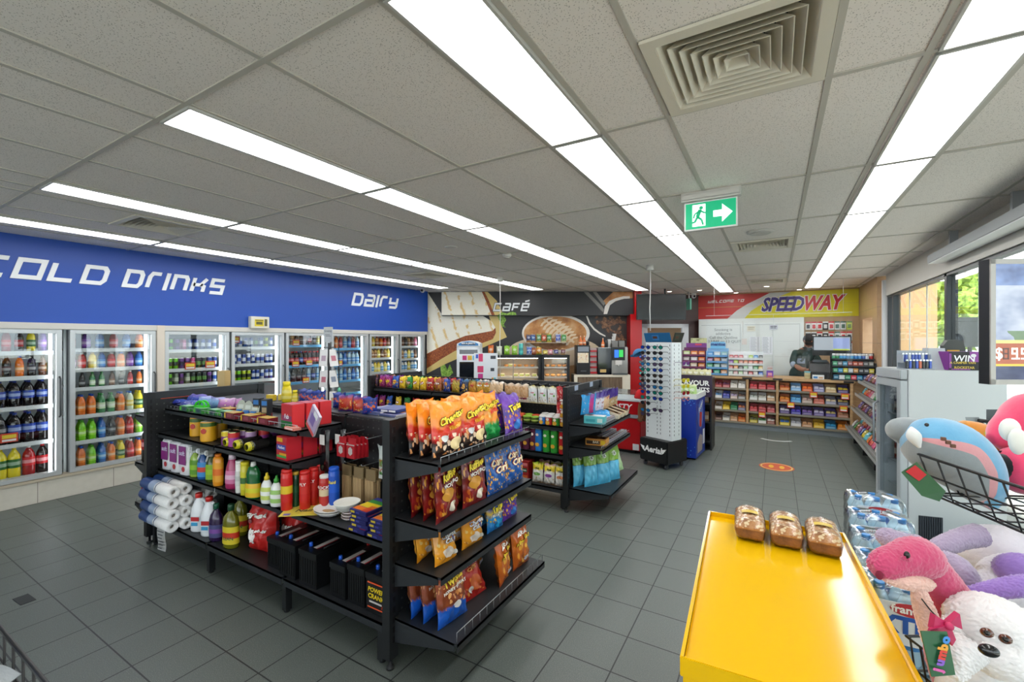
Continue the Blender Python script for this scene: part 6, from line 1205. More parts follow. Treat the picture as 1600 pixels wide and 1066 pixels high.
t = cthing('sleeve_rack', 'narrow red and white sachet rack between the black machines', 'rack', 927.5, 9.1, zc+.0012); w = lx(933, 9.1)-lx(922.5, 9.1)
MB().box((-w/2, .02, 0), (w/2, .22, .54)).build('casing', mat('#b8a8a4', .4), t)
for k in range(5): MB().box((-w/2, -.02, .02+.11*k), (w/2, .02, .055+.11*k)).build('pocket', mat('#b01a22', .35), t)
t, w, h = cbox('coffee_grinder', 'wide glossy black coffee grinder cabinet beside the silver machine', 'coffee machine', 934.5, 955.5, 9.05, .36, zc, zc+.54, mat('#0d0e10', .12, coat=.6))
MB().box((-w*.35, -.006, h*.08), (w*.1, 0, h*.2)).build('card', mat('#c8a86a', .4), t); MB().box((-w*.45, .02, h), (w*.45, .3, h+.012)).build('top_plate', M_alu, t)
t, w, h = cbox('coffee_machine', 'silver coffee machine with blue and green touch screen', 'coffee machine', 955.8, 981, 9.05, .36, zc, zc+.56, mat('#a8a49e', .3, .7))
MB().box((-w*.5, -.012, h*.52), (w*.32, 0, h*1.0)).build('screen_surround', M_blk, t, .003)
s_ = MB().box((-w*.34, -.015, h*.62), (-w*.08, -.012, h*.9), 0).box((-w*.06, -.015, h*.64), (w*.2, -.012, h*.9), 1).build('screen_icon', [mat('#2a6ad8', .3, emit=.6), mat('#2fae4a', .3, emit=.6)], t)
MB().box((-w*.3, -.05, h*.36), (w*.1, 0, h*.52)).tube([(-w*.1, -.035, h*.36), (-w*.1, -.035, h*.30)], .012, 8).build('spout', mat('#d8d4cc', .3), t); MB().box((-w*.45, -.06, 0), (w*.45, 0, .03)).build('drip_tray', M_alud, t)
for k in (-.28, .14): MB().box((w*k-.05, .06, h), (w*k+.07, .25, h+.13)).build('bean_hopper', mat('#6a655e', .15, coat=.5), t, .004)
OB = P_lath('syrup_bottle', [(0,0),(.032,0),(.035,.01),(.035,.09),(.016,.13),(.012,.17)], '#e6783a', [(.013,.165),(.012,.195)], '#f0c0a0', (.02,.08,'#ec8a52','#e8d8c8'))
for k, (u, z) in enumerate(((907, zc+.60), (913, zc+.60), (942, zc+.552))): cspawn(OB, u, 9.2, z, ('left orange syrup bottle on the drink dispenser', 'right orange syrup bottle on the drink dispenser', 'orange syrup bottle on the black grinder')[k], 'bottle')
cspawn(P_lath('lid_jar', [(0,0),(.035,0),(.035,.07),(.03,.08)], '#2a2a2e', None), 918, 9.3, zc+.60, 'small dark jar on the drink dispenser behind the syrup bottles', 'jar')
CUP = P('paper_cup', MB().lathe([(.028,0),(.04,.10),(.042,.102),(.042,.107)], (0,0,0), 16).mesh('paper_cup', mat('#eceae6', .5)))
for k in range(4): cspawn(CUP, 957.5+.8*k, 9.2, zc+.562+.055*k, f'white paper cup, {("bottom", "second", "third", "top")[k]} of the leaning stack on the silver machine', 'paper cup', 'stacked paper cups')
for k in range(3): cspawn(CUP, 952, 9.22, zc+.554+.03*k, f'white paper cup, {("bottom", "middle", "top")[k]} of the low stack on the grinder', 'paper cup', 'low stack of cups')
cspawn(P_lath('lid_stack', [(0,0),(.042,0),(.042,.14),(.036,.15)], '#1c1d20', None, rough=.4), 946.5, 9.22, zc+.554, 'tall stack of black cup lids on the grinder', 'cup lids')
# television
t = cthing('television', 'black flat television hanging from the ceiling over the red column', 'television', 1033.5, 9.0, lz(480, 9.0)); w = lx(1072, 9.0)-lx(995, 9.0)
MB().box((-w/2, 0, -.26), (w/2, .05, .265)).build('casing', M_blk, t, .006); MB().box((-w/2+.012, -.003, -.245), (w/2-.012, 0, .25)).build('screen', mat('#0b0f0d', .25), t); MB().tube([(.1, .06, .1), (.1, .09, CEIL-lz(480, 9.0)-.003)], .02, 8).box((.0, .05, -.1), (.2, .1, .12)).build('ceiling_bracket', M_alud, t)
t = cthing('exit_sign', 'small green exit sign seen edge on beside the television', 'exit sign', 1076, 9.6, lz(474, 9.6)); MB().box((-.01, -.1, -.14), (.02, .1, .1)).build('panel', mat('#5fae94', .4), t); MB().box((0, -.02, .1), (.01, .02, CEIL-lz(474, 9.6)-.003)).build('hanger', M_alu, t)
# hanging cords
for u, vb, D, lab in ((781.5, 598, 7.4, 'thin white cord hanging from the ceiling in front of the cafe'), (1016, 517, 6.2, 'thin white cord hanging from the ceiling over the sunglasses stand')):
 p = onD(u, vb, D); t = thing('power_cord', lab, 'cord', (p.x, p.y, CEIL-.0005)); L = CEIL-p.z
 MB().tube([(0, 0, 0), (.004, 0, -L*.3), (-.006, 0, -L*.65), (.002, 0, -L)], .006, 6).build('cable', mat('#dcdad4', .5), t); MB().lathe([(.05, 0), (.05, -.06), (.04, -.075)], (0, 0, 0), 14).build('ceiling_box', mat('#dedcd6', .5), t)
# ice cream freezer and gift card panel
ID = 7.3
t = cthing('ice_cream_freezer', 'white upright ice cream freezer with arched blue header', 'freezer', 732, ID, 0); w = lx(750, ID)-lx(714, ID)
zt = lz(541, ID)
b = MB().box((-w/2, 0, 0), (-w/2+.04, .6, zt)).box((w/2-.04, 0, 0), (w/2, .6, zt)).box((-w/2, 0, zt-.06), (w/2, .6, zt)).box((-w/2, 0, 0), (w/2, .6, .5)).box((-w/2, .57, 0), (w/2, .6, zt)); b.build('casing', mat('#e6eaec', .35), t, .004)
ar = [(-w/2, 0), (w/2, 0), (w/2, .04), (w*.3, .075), (0, .09), (-w*.3, .075), (-w/2, .04)]
MB().prism(ar, -.01, .56, 0, Matrix.Translation((0, .55, zt)) @ M0).build('header', mat('#e2e8ec', .35), t)
hp = MB().prism([(x*.86, .008+z*.78) for x, z in ar], 0, .003, 0, Matrix.Translation((0, -.012, zt)) @ M0).prism([(x*.62, .022+z*.45) for x, z in ar], 0, .003, 1, Matrix.Translation((0, -.015, zt)) @ M0)
hp.text("BEN & JERRY'S", Matrix.Translation((0, -.0195, zt+.045)) @ M0, 2, size=.036, bold=.03); hp.build('header_print', [mat('#2a7ab8', .4), mat('#1c2c38', .4), mat('#f0f2f4', .4)], t, weld=False)
MB().box((-w/2+.04, .01, .5), (w/2-.04, .016, zt-.06)).build('glass_door', mat('#1b2026', .08, coat=.4), t); o = MB().box((-w*.4, .0, zt-.26), (w*.32, .006, zt-.13)).build('sticker', mat('#e8eaee', .4), t)
b = MB()
for k, c in enumerate((0, 1, 2)): b.box((-w*.26+k*.085, -.003, zt-.23), (-w*.26+k*.085+.07, 0, zt-.155), k)
b.build('sticker_print', [mat('#c8287a', .4), mat('#e0b43a', .4), mat('#4ab4d8', .4)], o)
GD = 6.9
t = cthing('gift_card_board', 'white gift card panel with small coloured squares before the cafe', 'display panel', 759, GD, 0); w = lx(778, GD)-lx(741, GD); z1 = lz(552, GD)
MB().box((-w/2, 0, .9), (w/2, .03, z1)).box((-w*.1, .005, 0), (w*.1, .025, .9)).box((-w*.4, -.15, 0), (w*.4, .2, .02)).build('board', mat('#e4e8ec', .45), t)
b = MB()
for (x0, z0, x1, z1_, m) in ((-.42, .28, -.32, .22, 0), (-.30, .29, -.12, .17, 1), (.2, .26, .42, .21, 2), (-.35, .10, -.1, .0, 1), (-.33, -.02, -.12, -.12, 3), (.2, .07, .36, .02, 2), (.25, -.08, .33, -.12, 4), (.34, -.08, .42, -.12, 5)): b.box((x0*w, -.002, z1-.3+z1_), (x1*w, 0, z1-.3+z0), m)
b.build('printed_squares', [mat('#3a5ac0', .4), mat('#d83a6a', .4), mat('#3a3f46', .4), mat('#c83a8a', .4), mat('#e8a03a', .4), mat('#4ac0d0', .4)], t)
# -- ROTATED STANDS: freezer, sunglasses, blue bin
RZ = radians(-24)
t = thing('chest_freezer', 'red chest freezer with glass lid beside the sunglasses stand', 'freezer', (-1.66, 6.42, 0), radians(-2)); L = 1.05; W = .58
MB().box((-.95, .06, 0), (-.1, .5, .05)).build('foot_frame', M_blk, t)
MB().box((-L, 0, .05), (0, W, .52)).build('lower_body', mat('#b5121a', .3), t, .01); MB().box((-L-.012, -.014, .52), (.012, W+.012, .57)).build('bumper', mat('#9aa0a6', .35), t, .008); MB().box((-L, 0, .57), (0, W, .76)).build('upper_body', mat('#b5121a', .3), t, .006)
MB().box((-L-.005, -.005, .76), (.005, W+.005, .785)).build('rim', mat('#c9d0d4', .35), t, .003); MB().box((-L, 0, .785), (-L+.008, W, .87)).box((-.008, 0, .785), (0, W, .87)).box((-L, 0, .785), (0, .008, .87)).box((-L, W-.008, .785), (0, W, .87)).box((-L+.01, .01, .862), (-.01, W-.01, .87)).build('glass_lid', M_cglass, t)
MB().box((-L*.52, -.004, .80), (-L*.48, 0, .86)).build('lid_handle', M_alud, t); MB().box((-.11, -.003, .06), (-.02, 0, .15)).build('white_label', mat('#d8dade', .4), t); MB().text('FROSTY', Matrix.Translation((-.35, -.003, .67)) @ M0, size=.12, bold=.03, shear=.2).build('lettering', mat('#e8e4e2', .4), t, weld=False)
st = thing('sunglasses_stand', 'tall white sunglasses stand on a black base with castors', 'display stand', (-1.269, 6.074, 0), RZ); B = .215; W = .10; WX = .20
MB().prism([(-B, -B), (B, -B), (B, B), (-B, B)], .07, .36).build('base', mat('#101113', .45), st, .012)
for x in (-.16, .16):
 for y in (-.16, .16): MB().lathe([(.03, -.012), (.03, .012)], (0,0,0), 14, 0, Matrix.Translation((x, y, .031)) @ Matrix.Rotation(pi/2, 4, 'Y')).box((x-.006, y-.012, .03), (x+.006, y+.012, .072)).build('castor', mat('#3a3c40', .4), st)
b = MB().text('Aerial', Matrix.Translation((0, -B-.003, .23)) @ M0, size=.11, bold=.035, shear=.15);
for s_ in (-1, 1): b.prism([(s_*.135, .035), (s_*.205, .05), (s_*.18, .03), (s_*.19, .025), (s_*.165, .01), (s_*.17, .003), (s_*.135, -.025)], 0, .001, 0, Matrix.Translation((0, -B-.002, .22)) @ M0)
b.build('wing_lettering', mat('#f0f0ee', .4), st, weld=False)
def woff(a): return W if a % 2 == 0 else WX
col = MB().box((-WX, -W, .36), (WX, W, 1.62))
for a in range(4):
 R = Matrix.Rotation(a*pi/2, 4, 'Z')
 for x in ((-.17, -.02, .03, .17) if a % 2 == 0 else (-.05, .05)):
  for k in range(24): col.box((x-.004, -woff(a)-.0012, .42+.05*k), (x+.004, -woff(a), .445+.05*k), 1, R)
col.build('column', [mat('#dfe4e4', .4), mat('#3a3d40', .6)], st)
for a, cs_ in ((0, ('#3a7ab8', '#d0d8dc')), (1, ('#3a4a3a', '#8a7a4a'))):
 R = Matrix.Rotation(a*pi/2, 4, 'Z'); b = MB().box((-woff(a+1), -.004, 0), (woff(a+1), 0, .13), 0, R @ Matrix.Translation((0, -woff(a), 1.625)) @ Matrix.Rotation(.35, 4, 'X')).box((-.08, -.006, .03), (.02, -.003, .10), 1, R @ Matrix.Translation((0, -woff(a), 1.625)) @ Matrix.Rotation(.35, 4, 'X')).box((-.07, -.0075, .05), (.0, -.005, .085), 2, R @ Matrix.Translation((0, -woff(a), 1.625)) @ Matrix.Rotation(.35, 4, 'X')); b.build('header_card', [mat('#25628f' if a == 0 else '#2c3029', .35), mat(cs_[0], .4), mat('#5a3a2a', .4)], st)
def P_sun(lens, frame='#1a1b1e'):
 b = MB(); k = []
 for s_ in (-1, 1):
  pts = [(s_*.036+.026*cos(2*pi*i/14)*(1 if cos(2*pi*i/14)*s_ > 0 else .85), .0+.019*sin(2*pi*i/14)*(1.0 if sin(2*pi*i/14) < 0 else .75)) for i in range(14)]
  k.append(P('lens', MB().prism(pts, -.0015, .0015, 0, M0).mesh('lens', mat(lens, .08, .3, coat=.5))))
  b.tube([Vector((x, 0, z)) for x, z in pts], .0034, 5, closed=True)
  b.tube([(s_*.064, 0, .006), (s_*.068, .02, .008), (s_*.066, .10, .0), (s_*.064, .125, -.02)], .0022, 5)
 b.tube([(-.011, 0, .004), (0, -.003, .008), (.011, 0, .004)], .0022, 5)
 return P('sunglasses', b.mesh('sunglasses', mat(frame, .3)), k)
LN = {'#1f3fa8': 'dark blue', '#2a7ab8': 'sky blue', '#3a3430': 'brown', '#1f8a7a': 'teal', '#5a4a6a': 'smoky violet', '#2a2c30': 'black'}
SUN = {c: P_sun(c, '#2a211c' if c == '#3a3430' else '#1a1b1e') for c in LN}
ls = list(LN); rnd = random.Random(11); Rm = Matrix.Translation(st.location) @ Matrix.Rotation(RZ, 4, 'Z')
def sunglass(pr, a, x, z, lab, yaw=0):
 M = Rm @ Matrix.Rotation(a*pi/2, 4, 'Z') @ Matrix.Translation((x, -woff(a)-.135, z)); p = M.to_translation(); spawn(pr, p, 0, lab, 'sunglasses', 'sunglasses on the stand', rot=Euler((.08, 0, RZ+a*pi/2+yaw)), scale=(1.2, 1, 1.3))
for c_, x in enumerate((-.105, .085)):
 for r in range(13):
  z = 1.56-.073*r
  if (c_, r) in ((0, 11),): z -= .02
  if c_ == 1 and r in (10, 12): continue
  c = ls[(r*2+c_*3+r//3) % 6]; sunglass(SUN[c], 0, x, z, f'{LN[c]} lensed sunglasses, {ORD[r]} down in the {("left", "right")[c_]} column of the stand front')
for r, (z, c, w, f) in enumerate(((1.36, '#7a3a8a', 'violet', '#5a2a6a'), (1.145, '#d8d02a', 'yellow', '#c8b81e'), (1.07, '#e0d82a', 'yellow', '#c8b81e'), (.985, '#a01c24', 'red', '#7a141c'), (.91, '#3a7ab8', 'blue and orange', '#d8622a'))):
 for d in range(1): sunglass(P_sun(c, f), 1, 0, z, f'{w} framed glasses on the side of the stand, {("highest of five", "upper yellow pair", "lower yellow pair", "below the yellow pairs", "lowest of five")[r]}')
for r in range(8): c = ls[(r*5+1) % 6]; sunglass(SUN[c], 3, 0, 1.5-.075*r, f'{LN[c]} lensed sunglasses, {ORD[r]} down on the shaded side of the stand')
def sthing(name, lab, cat, loc): p = Rm @ Vector(loc); return thing(name, lab, cat, p, RZ)
t = sthing('cap', 'blue cap hanging at the shaded side of the sunglasses stand', 'cap', (-WX-.10, -.12, 1.46)); MB().grid(lambda a, b_: (.07*sin(pi*.5*b_)*cos(2*pi*a)*1.15, .085*sin(pi*.5*b_)*sin(2*pi*a), .075*cos(pi*.5*b_)), 20, 8).build('crown', mat('#3a78a8', .8), t, rot=(0, -.6, 0)); MB().grid(lambda a, b_: ((-.02-.1*b_)*1.0, (a-.5)*.14*(1-.3*b_), -.005-.04*b_+.02*(2*a-1)**2), 8, 5).build('peak', mat('#3f80b0', .8), t)
t = sthing('beanie', 'bright red beanie on the shaded side of the sunglasses stand', 'hat', (-WX-.10, -.07, .885)); MB().grid(lambda a, b_: (.078*sin(pi*.5*b_)*cos(2*pi*a)*1.1, .09*sin(pi*.5*b_)*sin(2*pi*a), .11*cos(pi*.5*b_)-.01), 22, 9).build('crown', mat('#c0141c', .9), t); MB().grid(lambda a, b_: ((.082+.006*sin(pi*b_))*cos(2*pi*a)*1.08, (.094+.006*sin(pi*b_))*sin(2*pi*a), -.03+.04*b_), 22, 4).build('cuff', mat('#b0121a', .9), t)
t = sthing('gloves', 'pair of brown gloves hanging below the red beanie', 'gloves', (-WX-.08, -.08, .62))
for s_ in (-1, 1):
 b = MB().grid(lambda a, b_: (.035*cos(2*pi*a)*(.75+.35*sin(pi*min(1, b_*1.1))), s_*.035+.018*sin(2*pi*a)+.01*s_*b_, .22*(1-b_)-.05), 14, 8)
 for k in range(4): b.tube([(-.027+.018*k, s_*.045, -.03), (-.03+.02*k, s_*.05, -.075+.008*(k in (1, 2))*-1)], [.011, .008], 7)
 b.tube([(.03, s_*.04, .05), (.05, s_*.045, .02), (.052, s_*.046, -.005)], [.011, .010, .008], 7); b.build('glove', mat('#6a4226', .8), t)
# blue dump bin and magazine stand
def blue_mat():
 n = NT('blue_snowflake_print'); c = n.coord('Object'); x, y, z = n.sep(c); v = n.voro(c, 26); top = n.math('GREATER_THAN', n.math('ABSOLUTE', n.math('SUBTRACT', z, .46)), .26)
 d = n.math('MULTIPLY', n.math('LESS_THAN', v[0], .22), top); col = n.mix(n.math('MULTIPLY', d, .8), srgb('#14349c'), srgb('#5aa0e8')); n.base(col); n.set(Roughness=.35); return n.m
t = thing('dump_bin', 'blue printed cardboard bin with white rim beside the sunglasses stand', 'display bin', (-1.14, 6.80, 0), radians(-4)); a, b_ = .235, .29
MB().box((-a, -b_, .03), (a, b_, .84)).build('body', blue_mat(), t); MB().box((-a-.012, -b_-.012, .84), (a+.012, -b_+.01, .91)).box((-a-.012, b_-.01, .84), (a+.012, b_+.012, .91)).box((-a-.012, -b_, .84), (-a+.01, b_, .91)).box((a-.01, -b_, .84), (a+.012, b_, .91)).build('rim', mat('#e2e4e4', .4), t); MB().box((-a+.01, -b_+.01, .86), (a-.01, b_-.01, .87)).build('inner_tray', mat('#8ab86a', .5), t)
MX = Matrix(((0, 0, 1, a+.001), (1, 0, 0, 0), (0, 1, 0, 0), (0, 0, 0, 1)))
pr = MB().prism([(.16*cos(2*pi*k/24), .60+.2*sin(2*pi*k/24)) for k in range(24)], 0, .001, 0, MX).prism([(-.09, .45), (-.03, .42), (.05, .43), (.08, .62), (-.06, .64)], .001, .002, 1, MX).prism([(-.2, .08), (.1, .08), (.12, .28), (-.05, .33), (-.2, .22)], 0, .001, 2, MX).box((a, .15, .15), (a+.002, .26, .36), 3).text('Frozen', MX @ Matrix.Translation((0, .72, .003)) @ Matrix.Rotation(.5, 4, 'Z'), 4, size=.1, bold=.03)
pr.build('side_print', [mat('#5a78c8', .4), mat('#c0342a', .4), mat('#a89a9a', .4), mat('#e4e6ea', .4), mat('#e8eef8', .4)], t, weld=False)
SLP = P_sm('#b8d88a', '#e8e4c0', .12, .16, 60)
for k in range(5): spawn(SLP, tuple(Matrix.Translation(t.location) @ Matrix.Rotation(radians(-4), 4, 'Z') @ Vector((-.15+.08*k, -.2+.03*(k % 2), .872))), 0, f'pale green pouch standing in the blue bin, {ORD[k]} from the left', 'pouch', 'pouches in the blue bin')
t = thing('magazine_stand', 'black slim stand with purple header behind the blue bin', 'display stand', (-1.05, 7.42, 0)); b = MB().box((-.24, .18, 0), (.24, .2, 1.08)).box((-.24, -.2, 0), (-.22, .2, 1.08)).box((.22, -.2, 0), (.24, .2, 1.08)); b.build('frame', M_blk, t)
for z in (.12, .4, .68): MB().box((-.22, -.2, z), (.22, .18, z+.02)).build('shelf', M_blk2, t)
MB().box((-.3, -.225, .80), (.25, -.205, 1.12)).build('header', mat('#2e1a38', .4), t); MB().text('FLAVOUR', Matrix.Translation((-.02, -.2265, 1.0)) @ M0, size=.105, bold=.03).text('THAT HITS', Matrix.Translation((-.02, -.2265, .90)) @ M0, size=.095, bold=.03).build('header_text', mat('#f0eef0', .4), t, weld=False)
t2 = MB().box((-.22, -.2, 1.06), (.22, .18, 1.08)).build('top_shelf', M_blk2, t)
CPK = P_sm('#e4dfb4', '#c8c088', .1, .12, 70)
for k in range(5): spawn(CPK, (-1.22+.085*k, 7.38, 1.08), 0, f'cream packet along the top of the black stand, {ORD[k]} from the left', 'packet', 'cream packets on the black stand')
for r, z in enumerate((.70, .42)):
 for k in range(4): spawn(P_box(.08, .06, .14, ('#b88a5a', '#a87848', '#d8c0a0'), [(-.4, .2, .4, .6, '#e0d0b8')], None, name='vape_box'), (-1.2+.1*k, 7.35, z), 0, f'tan box on the {("middle", "lower")[r]} shelf of the black stand, {ORD[k]} along', 'box', 'tan boxes on the black stand')
# -- SPEEDWAY WALL AND COUNTER
MY = lambda y, z: Matrix.Translation((0, y, z)) @ M0
SY = YB-.012
def fy(u, v, y=11.1): p = onY(u, v, y); return (p.x, p.z)
t = thing('shop_sign', 'long red and yellow welcome sign above the counter', 'sign', (0, SY, 2.4)); I = Matrix.Translation((0, -SY, -2.4))
def sgn(name, mb, m, weld=True): o = mb.build(name, m, t, weld=weld); o.matrix_parent_inverse = I; return o
x0, x1, za, zb = -1.53, 1.44, 2.13, 2.675
sgn('board', MB().box((x0, SY, za), (x1, YB-.002, zb)), mat('#d8cf1a', .4))
sgn('red_field', MB().prism([(x0, za), (-.86, za), (-.70, za+.17), (-.50, za+.31), (-.26, za+.43), (-.05, zb), (x0, zb)], 0, .002, 0, MY(SY-.0005, 0)), mat('#c02a22', .4))
sgn('silver_sweep', MB().prism([(-.92, za), (-.58, za), (-.44, za+.17), (-.24, za+.31), (.02, za+.43), (.3, zb), (-.09, zb), (-.28, za+.44), (-.52, za+.32), (-.73, za+.18)], 0, .002, 0, MY(SY-.003, 0)), mat('#c9cbc8', .35))
sgn('panel_joint', MB().box((x0, SY-.006, 2.395), (x1, SY-.0055, 2.400)), mat('#c8b84a', .4))
b = MB(); square_text(b, 'WELcOmE TO', MY(SY-.007, 0) @ Matrix.Translation((-1.33, 2.50, 0)), .062, 1.0, .22, .34, .3, 0, .002); sgn('small_lettering', b, mat('#f0e8e4', .4), False)
b = MB(); kw = dict(size=.40, shear=.32, sx=.70)
b.text('SPEED', MY(SY-.008, 0) @ Matrix.Translation((.125, 2.405, 0)), 0, bold=.075, **kw).text('WAY', MY(SY-.008, 0) @ Matrix.Translation((.82, 2.405, 0)), 0, bold=.075, **kw)
b.text('SPEED', MY(SY-.012, 0) @ Matrix.Translation((.125, 2.405, 0)), 1, bold=.035, **kw).text('WAY', MY(SY-.012, 0) @ Matrix.Translation((.82, 2.405, 0)), 2, bold=.035, **kw)
sgn('large_lettering', b, [mat('#e6e4e0', .4), mat('#3c2a78', .4), mat('#c02228', .4)], False)
# white cigarette cabinet
M_cab = mat('#dfe6e2', .35)
t = thing('storage_cabinet', 'white sliding door cabinet behind the counter with grey notice lettering', 'cabinet', (-.52, 11.0, 0)); I = Matrix.Translation((.52, -11.0, 0))
def cab(name, mb, m, par=None, weld=True):
 o = mb.build(name, m, None, weld=weld)
 if par is None: o.parent = t; o.matrix_parent_inverse = I
 else: o.parent = par
 return o
cab('carcass', MB().box((-1.50, 10.95, .0), (.52, 11.10, 2.125)), M_cab)
for k, (a, c) in enumerate(((-1.46, -.64), (-.58, -.03), (-.01, .46))):
 d = cab('sliding_door', MB().box((a, 10.935, .92), (c, 10.949, 2.02)), M_cab)
 cab('door_edge', MB().box((a+.02, 10.932, 1.98), (c-.02, 10.934, 1.99)).box((c-.015, 10.932, .95), (c-.008, 10.934, 2.0)).box((a+.01, 10.932, 1.30), (c-.01, 10.934, 1.303)).box((a+.01, 10.932, 1.62), (c-.01, 10.934, 1.623)), mat('#b0b9b8', .4), d)
b = MB()
for k, s_ in enumerate(('Smoking is', 'addictive', 'Call the Quitline', '137 848 or 13 QUIT')): b.text(s_, MY(10.931, 0) @ Matrix.Translation((-.99, 1.88-.088*k, 0)), 0, size=.085)
cab('notice_lettering', b, mat('#6f7a78', .5), None, False)
for (x, z, w, h, lab) in ((-.44, 1.9, .16, .12, 'cream notice at the top of the white cabinet'), (-.02, 1.92, .15, .10, 'dark printed notice at the top of the white cabinet')):
 o = MB().box((x-w/2, 10.922, z-h/2), (x+w/2, 10.925, z+h/2), 0).box((x-w*.38, 10.921, z+h*.1), (x+w*.38, 10.922, z+h*.3), 1).box((x-w*.38, 10.921, z-h*.2), (x+w*.3, 10.922, z-h*.02), 1).build('notice', [mat('#dcdccb' if 'cream' in lab else '#c9cfd8', .5), mat('#b8b49a' if 'cream' in lab else '#5a5e68', .5)]); tag(o, lab, 'notice')
for k, x in enumerate((-.37, -.14)):
 b = MB().box((x-.10, 10.922, 1.34), (x+.10, 10.925, 1.72), 0)
 for r in range(14): b.box((x-.08, 10.921, 1.70-.024*r), (x+.01+.01*(r % 3), 10.922, 1.71-.024*r), 1).box((x+.05, 10.921, 1.70-.024*r), (x+.08, 10.922, 1.71-.024*r), 1)
 tag(b.build('price_list', [mat('#e6eaee', .5), mat('#a8b0b4', .5)]), ('left', 'right')[k]+' white printed price list on the cabinet door', 'price list')
tag(MB().box((-.62, 10.918, 1.55), (-.52, 10.923, 1.68)).box((-.605, 10.90, 1.70), (-.60, 10.922, 2.06)).build('hanging_tag', mat('#e0d8d0', .5)), 'pale tag on a cord hanging at the cabinet door joint', 'tag')
# pegboard goods on the tan wall
M_red2 = mat('#b8242a', .4)
PKG = []
for k, (c, c2) in enumerate((('#e8e6e2', '#c8282a'), ('#e6e4e0', '#2a2c30'), ('#d8dcd8', '#4a6a5a'), ('#c8d84a', '#6a8a2a'), ('#2a2c30', '#e0e0dc'))):
 PKG.append(P('accessory_pack', MB().box((-.045, -.004, -.17), (.045, .0, .0)).mesh('accessory_pack', mat(c, .4)), [P('product', MB().box((-.028, -.014, -.14), (.028, -.004, -.06)).mesh('product', mat(c2, .4), .004)), P('header', MB().box((-.045, -.0046, -.03), (.045, -.004, 0)).mesh('header', mat('#c8282a' if k < 2 else c2, .4)))]))
rows = [(2.03, (1.264+0, 0, 0, 4, 0, 2, 2, 3)), (1.82, (4, 4, 1, 4, 0, 2, 0, 1)), (1.62, (1, 1, 0, 0, 0, 0, 0, 0)), (1.62, ())]
for r, (z, ids) in enumerate(rows[:3]):
 for k, i in enumerate(ids):
  if r == 2 and 2 <= k <= 6: continue
  x = .60+.098*k; tg = f'accessory pack on the tan wall behind the till, {ORD[k]} from left, {("top", "second", "lowest")[r]} row'
  spawn(PKG[int(i)], (x, YB-.03, z), 0, tg, 'accessory pack', 'accessory packs behind the till')
# counter
CYF = 9.3; CT = .965
M_plinth = mat('#7d858a', .45)
t = thing('service_counter', 'long tan wooden counter with open shelves of sweets facing the aisle', 'counter', (-.1, CYF, 0)); I = Matrix.Translation((.1, -CYF, 0))
def cnt(name, mb, m, par=None):
 o = mb.build(name, m, None)
 if par is None: o.parent = t; o.matrix_parent_inverse = I
 else: o.parent = par
 return o
X0, X1 = -1.42, 1.13
cnt('plinth', MB().box((X0, CYF+.02, 0), (X1, CYF+.45, .105)), M_plinth)
cnt('worktop', MB().box((X0, CYF-.01, CT-.04), (X1+.02, CYF+.72, CT)), M_woodt)
cnt('edge_strip', MB().box((-.52, CYF-.016, CT-.035), (-.36, CYF-.011, CT-.005)).box((-.03, CYF-.016, CT-.035), (.12, CYF-.011, CT-.005)).box((1.0, CYF-.016, CT-.035), (1.14, CYF-.011, CT-.005)), M_blk)
cnt('side_return', MB().box((X1+.021, CYF+.05, CT-.04), (1.448, CYF+.70, CT)).box((X1+.021, CYF+.2, 0), (1.448, CYF+.68, CT-.041)), M_woodt)
cnt('back_board', MB().box((X0, CYF+.42, .105), (X1, CYF+.45, CT-.04)), M_woodt)
DVX = [X0, -.455, .02, X1-.04]
for x in DVX: cnt('divider', MB().box((x, CYF, .105), (x+.04, CYF+.42, CT-.04)), M_woodt)
SHZ = [.75, .545, .335, .125]
for i in range(3):
 for z in SHZ:
  s_ = cnt('shelf', MB().box((DVX[i]+.04, CYF+.005, z-.018), (DVX[i+1], CYF+.42, z)), M_woodt); cnt('ticket_rail', MB().box((DVX[i]+.04, CYF-.006, z-.032), (DVX[i+1], CYF+.004, z+.004)), mat('#8a8474', .4), s_)
# sweets on the counter shelves: open cartons and bars
def P_tray(c, c2, c3, w=.125, h=.085):
 return P('sweets_carton', MB().box((-w/2, -.01, 0), (w/2, 0, h*.55)).box((-w/2, 0, 0), (-w/2+.003, .16, h)).box((w/2-.003, 0, 0), (w/2, .16, h)).box((-w/2, .157, 0), (w/2, .16, h*1.35)).box((-w/2, 0, 0), (w/2, .16, .004)).mesh('sweets_carton', mat(c, .4)), [P('wrapped_bars', MB().cb((-w*.23, .078, h*.48), (w*.42, .15, h*.9)).cb((w*.23, .078, h*.44), (w*.42, .15, h*.82)).mesh('wrapped_bars', [mat(c2, .3, coat=.3)], .006)), P('front_print', MB().box((-w*.4, -.0108, h*.1), (w*.4, -.01, h*.4)).mesh('front_print', mat(c3, .4)))])
cc = [['a83a34 8a4a5a', 'b85a5a 6a3a5a', 'e8e4d8 d8d4c8', 'e4e2da e8e6e0'], ['e8eaec 6a9ac8', '2a3f9c 8a8ad8', 'c8b8a8 b8a8c8', '9a9a9a 6a4a3a'], ['d8d4d0 5a4a3a', 'e8c83a c8a82a', '2a7a4a 4a9a6a', '6a6a8a c87a4a'], ['6a4a3a 3a2a2a', 'd8d4c8 8a8a8a', 'c8a078 c8a078', 'd8781e c8601e']]
mid = [['b8242a d8444a', 'c82a30 e06a6a', 'a81e28 c83a40'], ['d8dcd8 b8c0b8', 'e0e0dc c8c4b8', 'c8a070 e8e4d8'], ['b82a30 c84a4a', 'a8242c d86a6a', 'b03038 d88a8a'], ['c8b83a 6a6a4a', 'e8e8e4 3a8a3a', '8a4a3a d8d0c8']]
